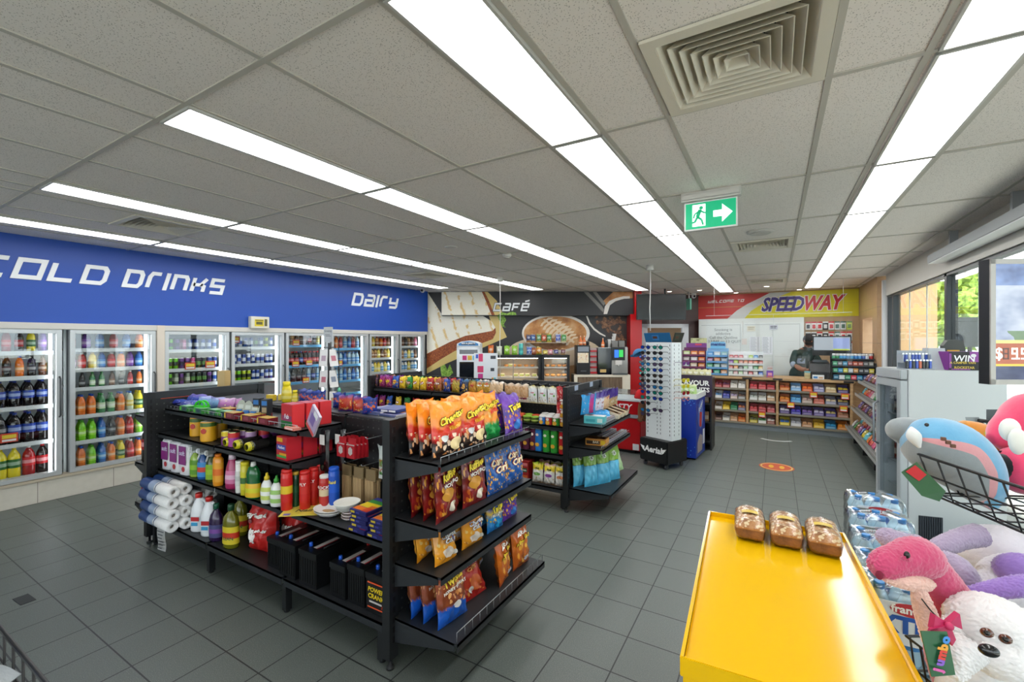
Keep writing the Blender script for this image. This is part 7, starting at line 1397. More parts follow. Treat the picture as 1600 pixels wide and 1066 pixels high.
rig = [['d8782a a8481e', '7ab0e0 c8d8e8', 'd8561e e8781e', '8a8ab8 d0d0e0', 'c8a870 e8dcb8', '3a2a6a c8b02a'], ['c86a1e d88a2a', '4a9ad8 7ac0e8', 'b8a898 c8a8a0', 'c8604a d88a7a', '8a8aa0 d8c8a8', '3a3a5a b8a05a'], ['4a3a7a e0dce4', '3a3aa0 5a4ac0', '4a3a7a 8a6ab0', '5a4a8a c8c0d8', '4a3a8a c8b878', 'a86a4a b88a6a'], ['e0c82a 3a6ab0', 'd8d8d8 b0b0b8', 'b8885a c8986a', 'e0b82a c8a02a', '2a7aa8 3a9ac8', 'c8781e d88a2a']]
words = {'a': 'reddish'}
def cname(h):
 r, g_, b_ = (int(h[i:i+2], 16) for i in (0, 2, 4)); mx, mn = max(r, g_, b_), min(r, g_, b_)
 if mx-mn < 30: return 'white' if mx > 190 else 'grey' if mx > 110 else 'dark'
 if r == mx: return ('yellow' if g_ > .78*r else 'orange' if g_ > .5*r and b_ < .4*r else 'tan' if g_ > .55*r else 'red' if r > 150 else 'brown')
 if g_ == mx: return 'green'
 return 'light blue' if g_ > .65*b_ else 'purple' if r > .6*b_ else 'blue'
for sec, (rows_, nm) in enumerate(((cc, 'left'), (mid, 'middle'), (rig, 'long right'))):
 for r, row_ in enumerate(rows_):
  a, c = DVX[sec]+.05, DVX[sec+1]-.01; n = len(row_)
  if sec == 0: a += .38
  for k, cs_ in enumerate(row_):
   c1, c2 = cs_.split(); w = (c-a)/n*.9; x = a+(c-a)*(k+.5)/n
   spawn(P_tray('#'+c1, '#'+c2, mixhex(c1, 'ffffff', .4), w, .095), (x, CYF+.03, SHZ[r]), 0, f'{cname(c1)} sweets carton, {ORD[k]} from left on the {("top", "second", "third", "lowest")[r]} shelf, {nm} counter bay', 'sweets carton', f'sweets cartons in the {nm} counter bay')
for (x, z, lab) in ((.58, .70, 'orange price card hanging under the top shelf of the long counter bay'), (1.02, .70, 'orange price card at the right end under the top counter shelf'), (.245, .50, 'orange price card under the second shelf beside the middle divider'), (1.0, .49, 'orange price card at the right end under the second counter shelf'), (-.20, .29, 'orange price card under the third shelf of the middle counter bay')):
 price_tag(CYF-.012, z, x, lab, 'price cards on the counter', .11, .1, 0)
# tiered sweet racks standing on the counter
def rack(name, lab, x0, x1, z1, tiers, c, c2, head=None):
 w = x1-x0; t = thing(name, lab, 'sweets rack', ((x0+x1)/2, CYF+.2, CT+.0012)); h = z1-CT
 b = MB().box((-w/2, .14, 0), (w/2, .155, h)); b.box((-w/2, -.08, 0), (-w/2+.008, .155, h*.9)).box((w/2-.008, -.08, 0), (w/2, .155, h*.9)); b.build('frame', mat(c, .4), t)
 for k in range(tiers):
  z = .01+(h-.06)*k/tiers; y0 = -.12+.03*k
  MB().box((-w/2, y0, z), (w/2, .14, z+.006)).box((-w/2, y0-.006, z), (w/2, y0, z+.035)).build('tier', mat(c2, .4), t)
 return t, w, h
def tier_items(t, w, h, tiers, cols, gname, what):
 for k in range(tiers):
  z = .01+(h-.06)*k/tiers+.007; row_ = cols[k % len(cols)].split(); n = len(row_)
  for i, c in enumerate(row_):
   p = P_box(w/n*.86, .07, min(.10, (h-.06)/tiers*.78), ('#'+c, mixhex(c, '000000', .2), mixhex(c, 'ffffff', .3)), [(-.35, .35, .35, .75, mixhex(c, 'ffffff', .6))], None, name='sweets_pack', bev=.006)
   spawn(p, (t.location.x-w/2+w*(i+.5)/n, t.location.y-.12+.03*k+.055, t.location.z+z-.0012), 0, f'{cname(c)} sweets pack, {ORD[i]} from left on tier {("one", "two", "three", "four")[k]} of the {what}', 'sweets pack', gname)
t, w, h = rack('sweets_rack', 'purple tiered sweets rack with curved cartons at the counter end', -1.60, -1.17, 1.50, 4, '#6a2a5a', '#7a3560'); tier_items(t, w, h, 4, ['8a2a3a 3a4a8a 4a3a5a', '8aa0a0 c8b098 d8782a', 'a89a98 c8c0c0 d8661e', 'c8d890 e88a3a e8822a'], 'packs in the purple rack', 'purple rack')
MB().box((-w*.4, .12, h), (w*.5, .135, h+.09)).build('header_card', mat('#7a3a8a', .4), t); MB().box((-w*.2, .13, h+.02), (w*.5, .14, h+.19)).build('picture_card', spot_mat('printed_lolly_photo', ['#5a6a2a', '#c8c89a', '#8aa83a'], 9), t); MB().box((0, .1185, h+.045), (w*.28, .12, h+.075)).build('header_print', mat('#d8485a', .4), t)
t, w, h = rack('mints_rack', 'light blue tiered mints rack with arched header on the counter', -1.155, -.775, 1.49, 4, '#8ab8dc', '#6aa4d8'); tier_items(t, w, h, 4, ['8a2a4a 3a9a7a c8946a', '4a9a6a 8ab0a0 b0b8b8', '8a4a7a c87a4a a0a8b0', '4a9ad8 d8dcdc 9ac8c8'], 'packs in the blue rack', 'blue rack')
MB().prism([(-w*.36, 0), (w*.36, 0), (w*.36, .11), (w*.3, .135), (-w*.3, .135), (-w*.36, .11)], 0, .012, 0, MY(.13, h-.01)).build('header', mat('#7ac0e8', .4), t); MB().text('mentos', MY(.116, h+.075), size=.085, bold=.05).build('lettering', mat('#1c3a80', .4), t, weld=False)
t, w, h = rack('gum_rack', 'white wire rack of gum and mints beside the blue rack', -.76, -.18, 1.43, 4, '#e0e4e4', '#d8dcdc'); tier_items(t, w, h, 4, ['c8d8c8 d8a8a8 b8d8a8 d8c8c8 c84a4a e0d8d0 2a5ab8', 'c85a4a d88a3a 3a3a3a 8ac08a e0e4e0 3a8a4a c8a84a', '8a4aa0 b8d02a d87a5a e07a3a d85a3a e06a3a c83a2a', 'c83a3a b8303a c8444a e0e0e0 a8c83a 3a8ac8 2a2c2a'], 'packs in the white rack', 'white rack')
spawn(P_box(.11, .09, .12, ('#7a4ab8', '#6a3aa8', '#8a5ac8'), [(-.3, .3, .3, .7, '#e8a0b8'), (-.4, .05, .4, .2, '#d86a4a')], None, name='sweets_box'), (-.075, CYF+.18, CT), 0, 'purple flowered box at the foot of the white cabinet doors', 'box')
spawn(P_box(.10, .09, .075, ('#d8dce0', '#c8ccd0', '#c85a5a'), [(-.4, .3, .4, .8, '#c8a8a0')], None, name='sweets_box'), (-.075, CYF+.18, CT+.1225), 0, 'white and red box on top of the purple flowered box', 'box')
# till area
for nm, lab, x, z, c, r, hh in (('cream_jar', 'cream jar with light blue lid beside the till', .50, CT, '#cdbf96', .045, .10),):
 spawn(P_lath(nm, [(0,0),(r,0),(r*1.02,.01),(r*1.02,hh),(r*.9,hh+.01)], c, [(r*1.04,hh+.008),(r*1.04,hh+.03)], '#7ac0d0', (.02,.08,'#c8b888','#b0a070'), capname='lid'), (x, CYF+.15, z), 0, lab, 'jar')
spawn(P_box(.17, .12, .07, ('#e4e8ec', '#d8dce0', '#eceef0'), [(-.4, .2, -.05, .7, '#3a8ad0'), (.05, .2, .4, .6, '#d8b08a')], None, name='donation_box'), (.66, CYF+.15, CT), -.1, 'white box with blue print beside the cream jar', 'box')
t = thing('cash_register', 'black cash register with a sloping keypad on the counter', 'cash register', (.69, CYF+.34, CT+.0012)); MB().box((-.14, -.15, 0), (.14, .19, .12)).build('drawer', M_blk2, t, .006); MB().add([(-.15, -.12, .12), (.15, -.12, .12), (.15, .2, .12), (-.15, .2, .12), (-.15, -.06, .26), (.15, -.06, .26), (.15, .2, .30), (-.15, .2, .30)], [(0,3,2,1),(4,5,6,7),(0,1,5,4),(1,2,6,5),(2,3,7,6),(3,0,4,7)]).build('body', M_blk, t); MB().box((-.1, .05, .285), (.12, .1, .33)).build('display', mat('#4a5258', .2), t)
t = thing('monitor', 'wide monitor with grey blue screen above the till', 'monitor', (.895, CYF+.66, CT+.0012)); MB().box((-.12, -.09, 0), (.12, .055, .02)).tube([(0, 0, .02), (0, 0, .5)], .025, 8).build('stand', M_blk, t); MB().box((-.29, -.03, .40), (.29, .02, .76)).build('casing', M_blk, t, .006); MB().box((-.27, -.033, .50), (.27, -.03, .74), 0).box((.02, -.034, .52), (.26, -.033, .72), 1).box((.02, -.035, .50), (.26, -.034, .525), 2).build('screen', [mat('#9aa2aa', .3, emit=.35), mat('#8a9ac8', .3, emit=.35), mat('#b8c84a', .3, emit=.3)], t)
# stepped counter display at the right end
DX0, DX1 = .84, 1.44
t = thing('counter_display', 'black stepped display of gum and lighters at the right end of the counter', 'display', ((DX0+DX1)/2, CYF+.12, CT+.0012)); w = DX1-DX0
MB().box((-w/2, .12, 0), (w/2, .14, .46)).box((-w/2, -.1, 0), (-w/2+.01, .14, .3)).box((w/2-.01, -.1, 0), (w/2, .14, .3)).build('frame', M_blk2, t)
for k in range(4): MB().box((-w/2, -.12+.05*k, .005+.115*k), (w/2, .12, .015+.115*k)).box((-w/2, -.125+.05*k, .0+.115*k), (w/2, -.12+.05*k, .022+.115*k)).build('tier', mat('#2a2d31', .4), t)
cols4 = ['2a6a8a d8dce0 3a8a6a c83a4a 2a7aa0 2a3a6a 4a3a6a', '3a9a6a 2a8ac0 c8c03a b8c0c8 b8803a 3a3c40 4a4c50 c8b83a', '3a9a6a 6a6a70 3a8ab0 8a3a3a a8442a 9a4a3a 5a5a5a 8a8a80', '3a9a6a 3a8a5a 4aa0d0 4a9ad0 3a8ac0 4a9ac8 3a80c0 4a90c8 4a6ab0 d8dce0 c83a3a']
for k in range(4):
 row_ = cols4[k].split(); n = len(row_)
 for i, c in enumerate(row_):
  if k == 3: p = P_lath('gum_bottle', [(0,0),(.024,0),(.026,.005),(.026,.05),(.022,.055)], '#'+c, [(.025,.053),(.025,.085),(.02,.09)], '#eef0f0', capname='lid')
  else: p = P_box(w/n*.88, .07, .075, ('#'+c, mixhex(c, '000000', .3), mixhex(c, 'ffffff', .2)), [(-.35, .3, .35, .7, mixhex(c, 'ffffff', .5))], None, name='gum_pack', bev=.003)
  spawn(p, (DX0+.02+(w-.04)*(i+.5)/n, CYF+.12-.12+.05*k+.045, CT+.0165+.115*k), 0, f'{cname(c)} {"gum bottle" if k == 3 else "gum pack"}, {ORD[i]} from left, {("lowest", "second", "third", "top")[k]} step of the counter display', 'gum', 'gum on the counter display')
spawn(P_box(.16, .10, .17, ('#3a1c1e', '#4a2426', '#5a2a2c'), [(-.4, .5, .4, .85, '#8a3a3a'), (-.3, .1, .3, .4, '#c8b8b0')], None, name='charity_box'), (1.30, CYF+.52, CT), .2, 'dark red box standing behind the gum bottles', 'box')
spawn(P_box(.12, .06, .28, ('#d8d4d8', '#c8c4c8', '#d0ccd0'), [(-.4, .5, .4, .9, '#c8a8b0')], None, name='leaflet_holder'), (1.32, CYF+.35, CT), 0, 'pale leaflet holder at the right end behind the gum', 'leaflet holder')
# clear counter screens
M_clear = glass_mat('clear_screen', (.985, .99, .99, 1), .3)
t = thing('counter_screen', 'clear acrylic screen hanging along the front of the counter', 'screen', (0, CYF+.02, CT+.002)); MB().box((-1.15, 0, 0), (-.02, .005, 1.15)).build('pane', M_clear, t); MB().box((-.02, 0, .0), (1.12, .005, 1.15)).build('pane', M_clear, t); MB().box((-1.15, -.002, 1.15), (1.12, .008, 1.156)).box((-.022, -.001, 0), (-.018, .006, 1.15)).build('edge', mat('#c8d4d4', .2), t); MB().tube([(-1.0, 0, 1.15), (-1.0, 0, CEIL-CT-.003)], .002, 4).tube([(1.0, 0, 1.15), (1.0, 0, CEIL-CT-.003)], .002, 4).build('hanging_wire', M_alu, t)
# floor marks
t = thing('floor_sticker', 'round orange standing mark sticker on the floor before the counter', 'floor sticker', (.02, 6.72, .0008)); RX_ = MB().lathe([(.20, 0), (.20, .0012)], (0,0,0), 32).build('disc', mat('#c8502a', .4), t); b = MB()
for s_ in (-1, 1): b.prism([(s_*(.06+.03*cos(a))*1.0, .055*sin(a)*1.4) for a in [2*pi*k/14 for k in range(14)]], .0013, .002)
b.build('footprint', mat('#e8b83a', .4), t); MB().lathe([(.185, .0013), (.185, .0018), (.165, .0018), (.165, .0013)], (0,0,0), 32, cap=False).build('ring', mat('#e8c87a', .4), t)
t = thing('floor_sticker', 'white curved line mark on the floor near the counter', 'floor sticker', (.02, 8.72, .0008)); MB().prism([(.30*cos(a), .30*sin(a)) for a in [pi*1.22+pi*.56*k/12 for k in range(13)]]+[(.25*cos(a), .25*sin(a)) for a in [pi*1.78-pi*.56*k/12 for k in range(13)]], 0, .0012).build('arc', mat('#d0d4d4', .4), t)
t = MB().box((-.07, -.035, 0), (.07, .035, .002)).build('floor_plate', mat('#2c3031', .6), None, loc=tuple(atz(38, 937, .0008)), rot=(0, 0, .05)); tag(t, 'small dark plate let into the floor tiles near the corner', 'floor plate')
# -- shop assistant
def person():
 px, py = .42, 10.36
 t = thing('person', 'person in a dark green hoodie leaning over the till behind the counter', 'person', (px, py, 0), 0)
 me = bpy.data.meshes.new('body'); V = []; E = []; R = []
 def v(p, r): V.append(p); R.append(r); return len(V)-1
 pel = v((0, 0, .96), .15); wa = v((.02, -.02, 1.10), .135); ch = v((.06, -.06, 1.28), .155); nb = v((.09, -.09, 1.42), .095); nk = v((.12, -.11, 1.49), .055); hd0 = v((.145, -.12, 1.56), .07); hd = v((.15, -.125, 1.62), .088); hd1 = v((.145, -.12, 1.69), .075)
 E += [(pel, wa), (wa, ch), (ch, nb), (nb, nk), (nk, hd0), (hd0, hd), (hd, hd1)]
 a0 = v((-.08, -.13, 1.385), .075); a1 = v((-.13, -.27, 1.20), .06); a2 = v((.02, -.36, 1.09), .048); a3 = v((.10, -.38, 1.11), .032)
 c0 = v((.23, -.02, 1.375), .075); c1 = v((.33, -.12, 1.20), .06); c2 = v((.36, -.33, 1.17), .046); c3 = v((.36, -.41, 1.19), .032)
 E += [(nb, a0), (a0, a1), (a1, a2), (a2, a3), (nb, c0), (c0, c1), (c1, c2), (c2, c3)]
 for s_ in (-1, 1):
  h = v((.09*s_, 0, .90), .11); k = v((.10*s_, -.02, .50), .075); an = v((.10*s_, .02, .09), .05); to = v((.10*s_, -.13, .045), .042); E += [(pel, h), (h, k), (k, an), (an, to)]
 me.from_pydata(V, E, []); o = put('body', me, t); sk = o.modifiers.new('s', 'SKIN')
 for i, r in enumerate(R): me.skin_vertices[0].data[i].radius = (r, r);
 me.skin_vertices[0].data[pel].use_root = True
 o.modifiers.new('d', 'SUBSURF').levels = 2; o.modifiers['d'].render_levels = 2
 n = NT('skin_and_clothes'); c = n.coord('Object'); x, y, z = n.sep(c)
 top = n.math('GREATER_THAN', z, 1.475); hand1 = n.math('MULTIPLY', n.math('LESS_THAN', y, -.345), n.math('LESS_THAN', z, 1.22)); low = n.math('LESS_THAN', z, .93)
 col = n.mix(low, srgb('#1c3630'), srgb('#1f2430')); col = n.mix(n.math('MAXIMUM', top, hand1), col, srgb('#8a5a40')); n.base(col); n.set(Roughness=.75); me.materials.append(n.m)
 b = MB(); H = Matrix.Translation((.148, -.122, 1.655)) @ Matrix.Rotation(.5, 4, 'Z')
 b.grid(lambda a, q: (.092*sin(pi*.62*q)*cos(2*pi*a), .105*sin(pi*.62*q)*sin(2*pi*a)+.012, .108*cos(pi*.62*q)), 20, 10, 0, H); b.build('hair', mat('#15110f', .7), t)
 fc = MB().ball((.0, -.09, -.035), (.016, .022, .02), 0, 10, 6, H); fc.build('nose', mat('#8a5a40', .6), t)
 b = MB()
 for s_ in (-1, 1): b.ball((s_*.034, -.082, -.005), (.012, .008, .008), 0, 10, 6, H)
 b.build('eyes', mat('#1a1412', .3), t); MB().box((-.022, -.088, -.078), (.022, -.08, -.07), 0, H).build('mouth', mat('#6a3a30', .6), t)
 MB().grid(lambda a, q: (.082*cos(2*pi*a)*(1-.15*q), .095*sin(2*pi*a)-.012-.02*q, -.045-.055*q), 18, 4, 0, H).build('beard', mat('#1c1512', .8), t)
 b = MB()
 for s_ in (-1, 1): b.ball((s_*.09, .0, -.03), (.012, .022, .03), 0, 10, 6, H)
 b.build('ears', mat('#80523a', .6), t)
 MB().grid(lambda a, q: (.12+(.10-.02*q)*cos(2*pi*a), -.085+(.095-.015*q)*sin(2*pi*a), 1.43+.075*q-.02*sin(2*pi*a)), 20, 5).build('hood', mat('#1a322c', .85), t)
 MB().box((-.06, -.20, 1.2), (.08, -.205, 1.3)).ball((-.115, -.30, 1.185), (.05, .05, .06), 0, 12, 8).build('sleeve_print', mat('#8a9ab0', .7), t)
 for (hx, hy, hz, sx_) in ((.115, -.39, 1.10, 1), (.36, -.425, 1.185, -1)):
  b = MB().ball((hx, hy, hz), (.03, .04, .016), 0, 12, 8)
  for k in range(4): b.tube([(hx-.024+.016*k, hy-.03, hz), (hx-.026+.0175*k, hy-.06-.006*(k in (1, 2)), hz-.004), (hx-.026+.018*k, hy-.082-.009*(k in (1, 2)), hz-.022)], [.009, .0085, .007], 7)
  b.tube([(hx+.022*sx_, hy+.01, hz), (hx+.042*sx_, hy-.015, hz-.005), (hx+.048*sx_, hy-.035, hz-.014)], [.011, .0095, .008], 7); b.build('hand', mat('#8a5a40', .6), t)
person()
# -- SLOPED SWEETS UNIT ALONG THE WINDOW
t = thing('sloped_sweets_unit', 'sloping stepped grey sweets shelves along the window wall, between cooler and counter', 'shelving unit', (1.25, 7.5, 0)); I = Matrix.Translation((-1.25, -7.5, 0))
def slo(name, mb, m, par=None):
 o = mb.build(name, m, None)
 if par is None: o.parent = t; o.matrix_parent_inverse = I
 else: o.parent = par
 return o
Ya, Yb = 5.75, 9.05
SL = [(1.00, .255), (1.08, .555), (1.13, .785), (1.17, .99)]
slo('back_panel', MB().box((1.49, Ya, .1), (1.52, Yb, 1.12)), M_woodt)
for y in (6.35, 7.2, 8.05, 8.9): slo('foot', MB().box((1.085, y-.03, 0), (1.48, y+.03, .235)), M_blk)
for x, z in SL:
 b = MB().add([(x, Ya, z-.03), (x, Yb, z-.03), (1.49, Yb, z+.12), (1.49, Ya, z+.12), (x, Ya, z-.015), (x, Yb, z-.015), (1.49, Yb, z+.135), (1.49, Ya, z+.135)], [(0,1,2,3),(4,5,6,7),(0,1,5,4),(1,2,6,5),(2,3,7,6),(3,0,4,7)]).box((x-.006, Ya, z-.035), (x, Yb, z+.02))
 s_ = slo('sloped_shelf', b, mat('#6a6c68', .45)); slo('ticket_rail', MB().box((x-.0085, Ya, z-.03), (x-.0065, Yb, z+.012)), mat('#b0b2ac', .35), s_)
 n = 6
 slo('wire_divider', MB().tube([(x+.005, Ya+.02, z+.05), (x+.005, Yb-.02, z+.05)], .0025, 5), M_wirel, s_)
slo('end_panel', MB().add([(.98, Ya-.02, .2), (1.49, Ya-.02, .2), (1.49, Ya-.02, 1.12), (1.16, Ya-.02, 1.0), (.98, Ya, .2), (1.49, Ya, .2), (1.49, Ya, 1.12), (1.16, Ya, 1.0)], [(0,1,2,3),(4,5,6,7),(0,1,5,4),(1,2,6,5),(2,3,7,6),(3,0,4,7)]), mat('#8a8f90', .4))
rnd = random.Random(21); cand = ['#d8c82a', '#c8282a', '#3a8a4a', '#2a5ab0', '#e8843a', '#d8d4d0', '#8a4a9a', '#5ac0d0', '#e05a8a', '#7a4a2a']; choc = ['#3a2a6a', '#5a3a8a', '#2a3a8a', '#7a2a3a', '#c8b48a', '#4a2a1a']
cp_ = {}
def candy(c, k):
 if (c, k) not in cp_: cp_[(c, k)] = P_bag(.12, .15, .045, len(cp_)+130, design('sweet_bag_print', [(0, c), (.6, mixhex(c, '#000000', .15)), (1, mixhex(c, '#ffffff', .2))], .34, (mixhex(c, '#ffffff', .6), '#d8a03a'), (.1, .7), .8, 5, len(cp_)), [], [(0, .7, .26, .09, mixhex(c, '#ffffff', .7))], 'sweets_bag') if k == 0 else P_box(.16, .10, .03, (c, mixhex(c, '#000000', .3), mixhex(c, '#ffffff', .15)), None, None, name='chocolate_block', top=[(-.4, -.3, .2, .3, mixhex(c, '#ffffff', .5))])
 return cp_[(c, k)]
tier = ['lowest', 'second', 'third', 'top']
for r, (x, z) in enumerate(SL):
 cnt_ = 16;
 for k in range(cnt_):
  y = 6.05+k*.185
  for d in range(2):
   c = choc[(k*2+r+d) % 6] if r in (1, 3) else cand[(k*3+r+d*2) % 10]; w_ = 'chocolate' if r in (1, 3) else 'sweets'
   spawn(candy(c, 0), (x+.065+.10*d, y+.03*d, z+.024+.034*d), 0, f'{cname(c[1:])} {w_} bag, {ORD[k]} from the cooler, {("front", "back")[d]} row of the {tier[r]} sloping shelf', 'bag of sweets', f'sweets on the {tier[r]} sloping shelf', rot=Euler((-.55, 0, -pi/2+rnd.uniform(-.2, .2))), scale=(.95, .85, .8))
# -- GLASS DOOR COOLER
CA = Vector((.976, .22, 0)).normalized(); AN = atan2(CA.y, CA.x)
t = thing('upright_cooler', 'pale grey upright cooler seen from its plain side, glass door to the aisle', 'cooler', (.86, 4.62, 0), AN); CWd, CDp, CH_ = .41, .66, 1.416
M_cool = mat('#c9cdcd', .38); M_coold = mat('#aeb4b6', .35)
MB().box((.055, 0, .04), (CDp, .02, CH_)).box((.055, CWd-.02, .04), (CDp, CWd, CH_)).box((CDp-.02, .02, .04), (CDp, CWd-.02, CH_)).box((.055, .02, CH_-.05), (CDp-.02, CWd-.02, CH_)).box((.055, .02, .04), (CDp-.02, CWd-.02, .27)).build('casing', M_cool, t, .004)
MB().box((.0, 0, .05), (.05, CWd, .27)).box((-.004, .05, .09), (0, CWd-.05, .2)).build('kick_panel', M_coold, t, .006)
MB().box((.0, 0, 1.34), (.05, CWd, CH_)).build('header', M_coold, t, .006)
d = MB().box((.0, 0, .28), (.05, .05, 1.33)).box((.0, CWd-.03, .28), (.05, CWd, 1.33)).box((.0, .05, .28), (.05, CWd-.03, .34)).box((.0, .05, 1.27), (.05, CWd-.03, 1.33)).build('door', M_coold, t, .004)
MB().box((.02, .05, .34), (.028, CWd-.03, 1.27)).build('glass', glass_mat('cooler_glass', (.80, .84, .85, 1), 1.6), d)
MB().tube([(.0, CWd-.05, .75), (-.035, CWd-.05, .77), (-.035, CWd-.05, 1.1), (.0, CWd-.05, 1.12)], .009, 8).build('handle', mat('#8a9094', .3, .5), d)
MB().box((.06, .03, .36), (.075, .055, 1.26)).build('light_strip', mat('#e8f0ff', .4, emit=6), t)
for k in range(4): MB().box((.08, .02, .42+.2*k), (CDp-.03, CWd-.02, .43+.2*k)).build('shelf', mat('#9aa0a2', .4), t)
gb = MB().box((.12, -.006, .08), (.27, .0, .27), 0)
for k in range(10): gb.box((.125+.0145*k, -.012, .085), (.132+.0145*k, -.006, .265), 1)
gb.build('grille', [mat('#2c3036', .5), mat('#3a3f47', .45)], t)
TC = Matrix.Translation((.86, 4.62, 0)) @ Matrix.Rotation(AN, 4, 'Z')
can_ = proto(P_can, '#6a2a3a', '#c8a8a0')
for r in range(3):
 for k in range(4): spawn(proto(P_can, ('#8a3a2a', '#2a4a7a', '#5a5a5e')[r], '#b8a898'), TC @ Vector((.13, .09+.08*k, .43+.2*(r+1))), 0, f'can inside the upright cooler, {ORD[k]} from the near side, {("lower", "middle", "upper")[r]} shelf', 'drink can', 'cans in the upright cooler')
# things on the cooler
def oncool(x, y): return TC @ Vector((x, y, CH_))
WB = P_box(.20, .12, .145, ('#16120f', '#7a2a86', '#8a3a94'), [(.18, .45, .5, 1.0, '#8a3a94'), (-.5, .12, -.42, .9, '#8a3a94'), (-.42, .02, .2, .08, '#8a3a94')], 'WIN', '#f2f0f2', 'promo_box', .003, .34, .62)
WB.kids.append(P('printed_lettering', MB().text('A CAMPER VAN', Matrix.Translation((-.01, -.0612, .058)) @ M0, 0, size=.024, bold=.02).text('ROCKSTAR', Matrix.Translation((.0, -.0612, .02)) @ M0, 0, size=.026, bold=.03).mesh('printed_lettering', mat('#d8b83a', .4), weld=False)))
WB.kids.append(P('badge', MB().prism([(.018*cos(2*pi*k/14)+.06, .014*sin(2*pi*k/14)+.115) for k in range(14)], 0, .001, 0, Matrix.Translation((0, -.0608, 0)) @ M0).mesh('badge', mat('#e8e4e8', .4))))
p = oncool(.43, .12); spawn(WB, p, AN+.1, 'black and purple prize box with white lettering on the cooler', 'promotional box')
p = oncool(.47, .30); ar_ = P('promo_arch', MB().prism([(-.07, 0), (.07, 0), (.075, .16), (.06, .22), (.02, .24), (-.04, .235), (-.07, .19)], 0, .05, 0, M0).mesh('promo_arch', mat('#3c3e38', .4)), [P('yellow_label', MB().box((-.045, -.051, .11), (.035, -.05, .155)).mesh('yellow_label', mat('#d8a82a', .4)))]); spawn(ar_, p, AN, 'dark grey arched promotional stand behind the prize box', 'promotional stand')
t = thing('lighter_rack', 'tiered clear rack of blue lighters at the cooler corner', 'lighter rack', oncool(.15, .17)+Vector((0, 0, .0012)), AN+.1); MB().box((-.10, .0, 0), (.10, .01, .15)).box((-.10, -.07, .05), (.10, .0, .056)).box((-.10, -.10, .0), (.10, .0, .006)).box((-.10, -.07, .05), (-.094, .0, .12)).box((.094, -.07, .05), (.10, .0, .12)).build('frame', mat('#a8b0b8', .2, alpha=None), t)
LT = {c: P('lighter', MB().box((-.009, -.006, 0), (.009, .006, .06)).mesh('lighter', mat(c, .25, coat=.4), .003), [P('metal_top', MB().box((-.008, -.005, .06), (.008, .005, .072)).mesh('metal_top', mat('#c8ccd0', .25, .9)))]) for c in ('#1c4ab8', '#16181c', '#c8d0d8', '#c8582a')}
ML = t.matrix_basis.copy(); ML = Matrix.Translation(t.location) @ Matrix.Rotation(AN+.1, 4, 'Z')
for r, (y, z) in enumerate(((-.035, .0572), (-.085, .0068))):
 for k in range(8): c = ('#1c4ab8', '#1c4ab8', '#c8d0d8', '#1c4ab8', '#1c4ab8', '#1c4ab8', '#c8d0d8', '#1c4ab8')[k] if r == 0 else ('#16181c', '#1c4ab8', '#16181c', '#1c4ab8', '#c8582a', '#16181c', '#16181c', '#1c4ab8')[k]; spawn(LT[c], ML @ Vector((-.08+.023*k, y, z)), AN+.1, f'small {"blue" if c == "#1c4ab8" else "black" if c[1] == "1" else "white" if c[1:3] == "c8" and c[3] == "d" else "orange"} lighter, {ORD[k]} from left on the {("upper", "lower")[r]} rack step', 'lighter', 'lighters on the cooler')
p = oncool(.30, .20); t = thing('brochure_holder', 'slanted silver brochure holder with purple packets on the cooler', 'brochure holder', p+Vector((0, 0, .0012)), AN); MB().add([(-.06, -.10, 0), (.05, -.10, 0), (.05, .06, 0), (-.06, .06, 0), (-.035, -.02, .17), (.075, -.02, .17), (.075, .06, .17), (-.035, .06, .17)], [(0,3,2,1),(4,5,6,7),(0,1,5,4),(1,2,6,5),(2,3,7,6),(3,0,4,7)]).build('holder', mat('#b0b6ba', .3), t); MB().box((.06, -.09, 0), (.10, -.05, .075), 0).box((.075, -.10, .0), (.11, -.075, .055), 1).build('packets', [mat('#d8a8c8', .4), mat('#6a3a6a', .4)], t)
p = oncool(.23, .30); t = thing('paper_pad', 'white paper pad propped beside the lighters on the cooler', 'paper pad', p+Vector((0, 0, .002)), AN); MB().box((-.05, 0, 0), (.04, .02, .12), 0, Matrix.Rotation(.15, 4, 'Y')).build('sheets', mat('#e0e2e4', .5), t)
bpy.data.objects.remove(t.children[0]); bpy.data.objects.remove(t)
# dark screen seen from behind
p = onD(1514, 520, 4.6); t = thing('till_screen', 'dark grey screen on a pole behind the cooler, near the window', 'monitor', (p.x, p.y, 0), YAW-.2); MB().box((-.10, 0, 1.58), (.16, .03, 1.89)).build('casing', mat('#3f454b', .5), t, .006); MB().tube([(.02, .02, 0), (.02, .02, 1.6)], .018, 8).lathe([(.14, 0), (.14, .015), (.03, .02)], (.02, .02, 0), 16).build('pole', M_blk2, t)
# -- WINDOW BEAM
t = thing('window_shutter_box', 'long grey roller box with pale underside hanging along the window top', 'shutter box', (1.45, 4.5, 2.50)); MB().box((-.06, -1.9, -.04), (.08, 1.78, .045)).build('casing', mat('#8d9294', .45), t, .004); MB().box((-.055, -1.89, -.046), (.075, 1.77, -.0405)).build('underside', mat('#dfe3e4', .4), t); MB().tube([(.03, -1.8, .075), (.03, 1.2, .075)], .022, 10).build('pipe', mat('#3a3d40', .5), t)
for y in (-1.4, 0, 1.3): MB().box((-.01, y-.02, .045), (.05, y+.02, .1995)).build('hanger', mat('#9a9ea0', .4), t)
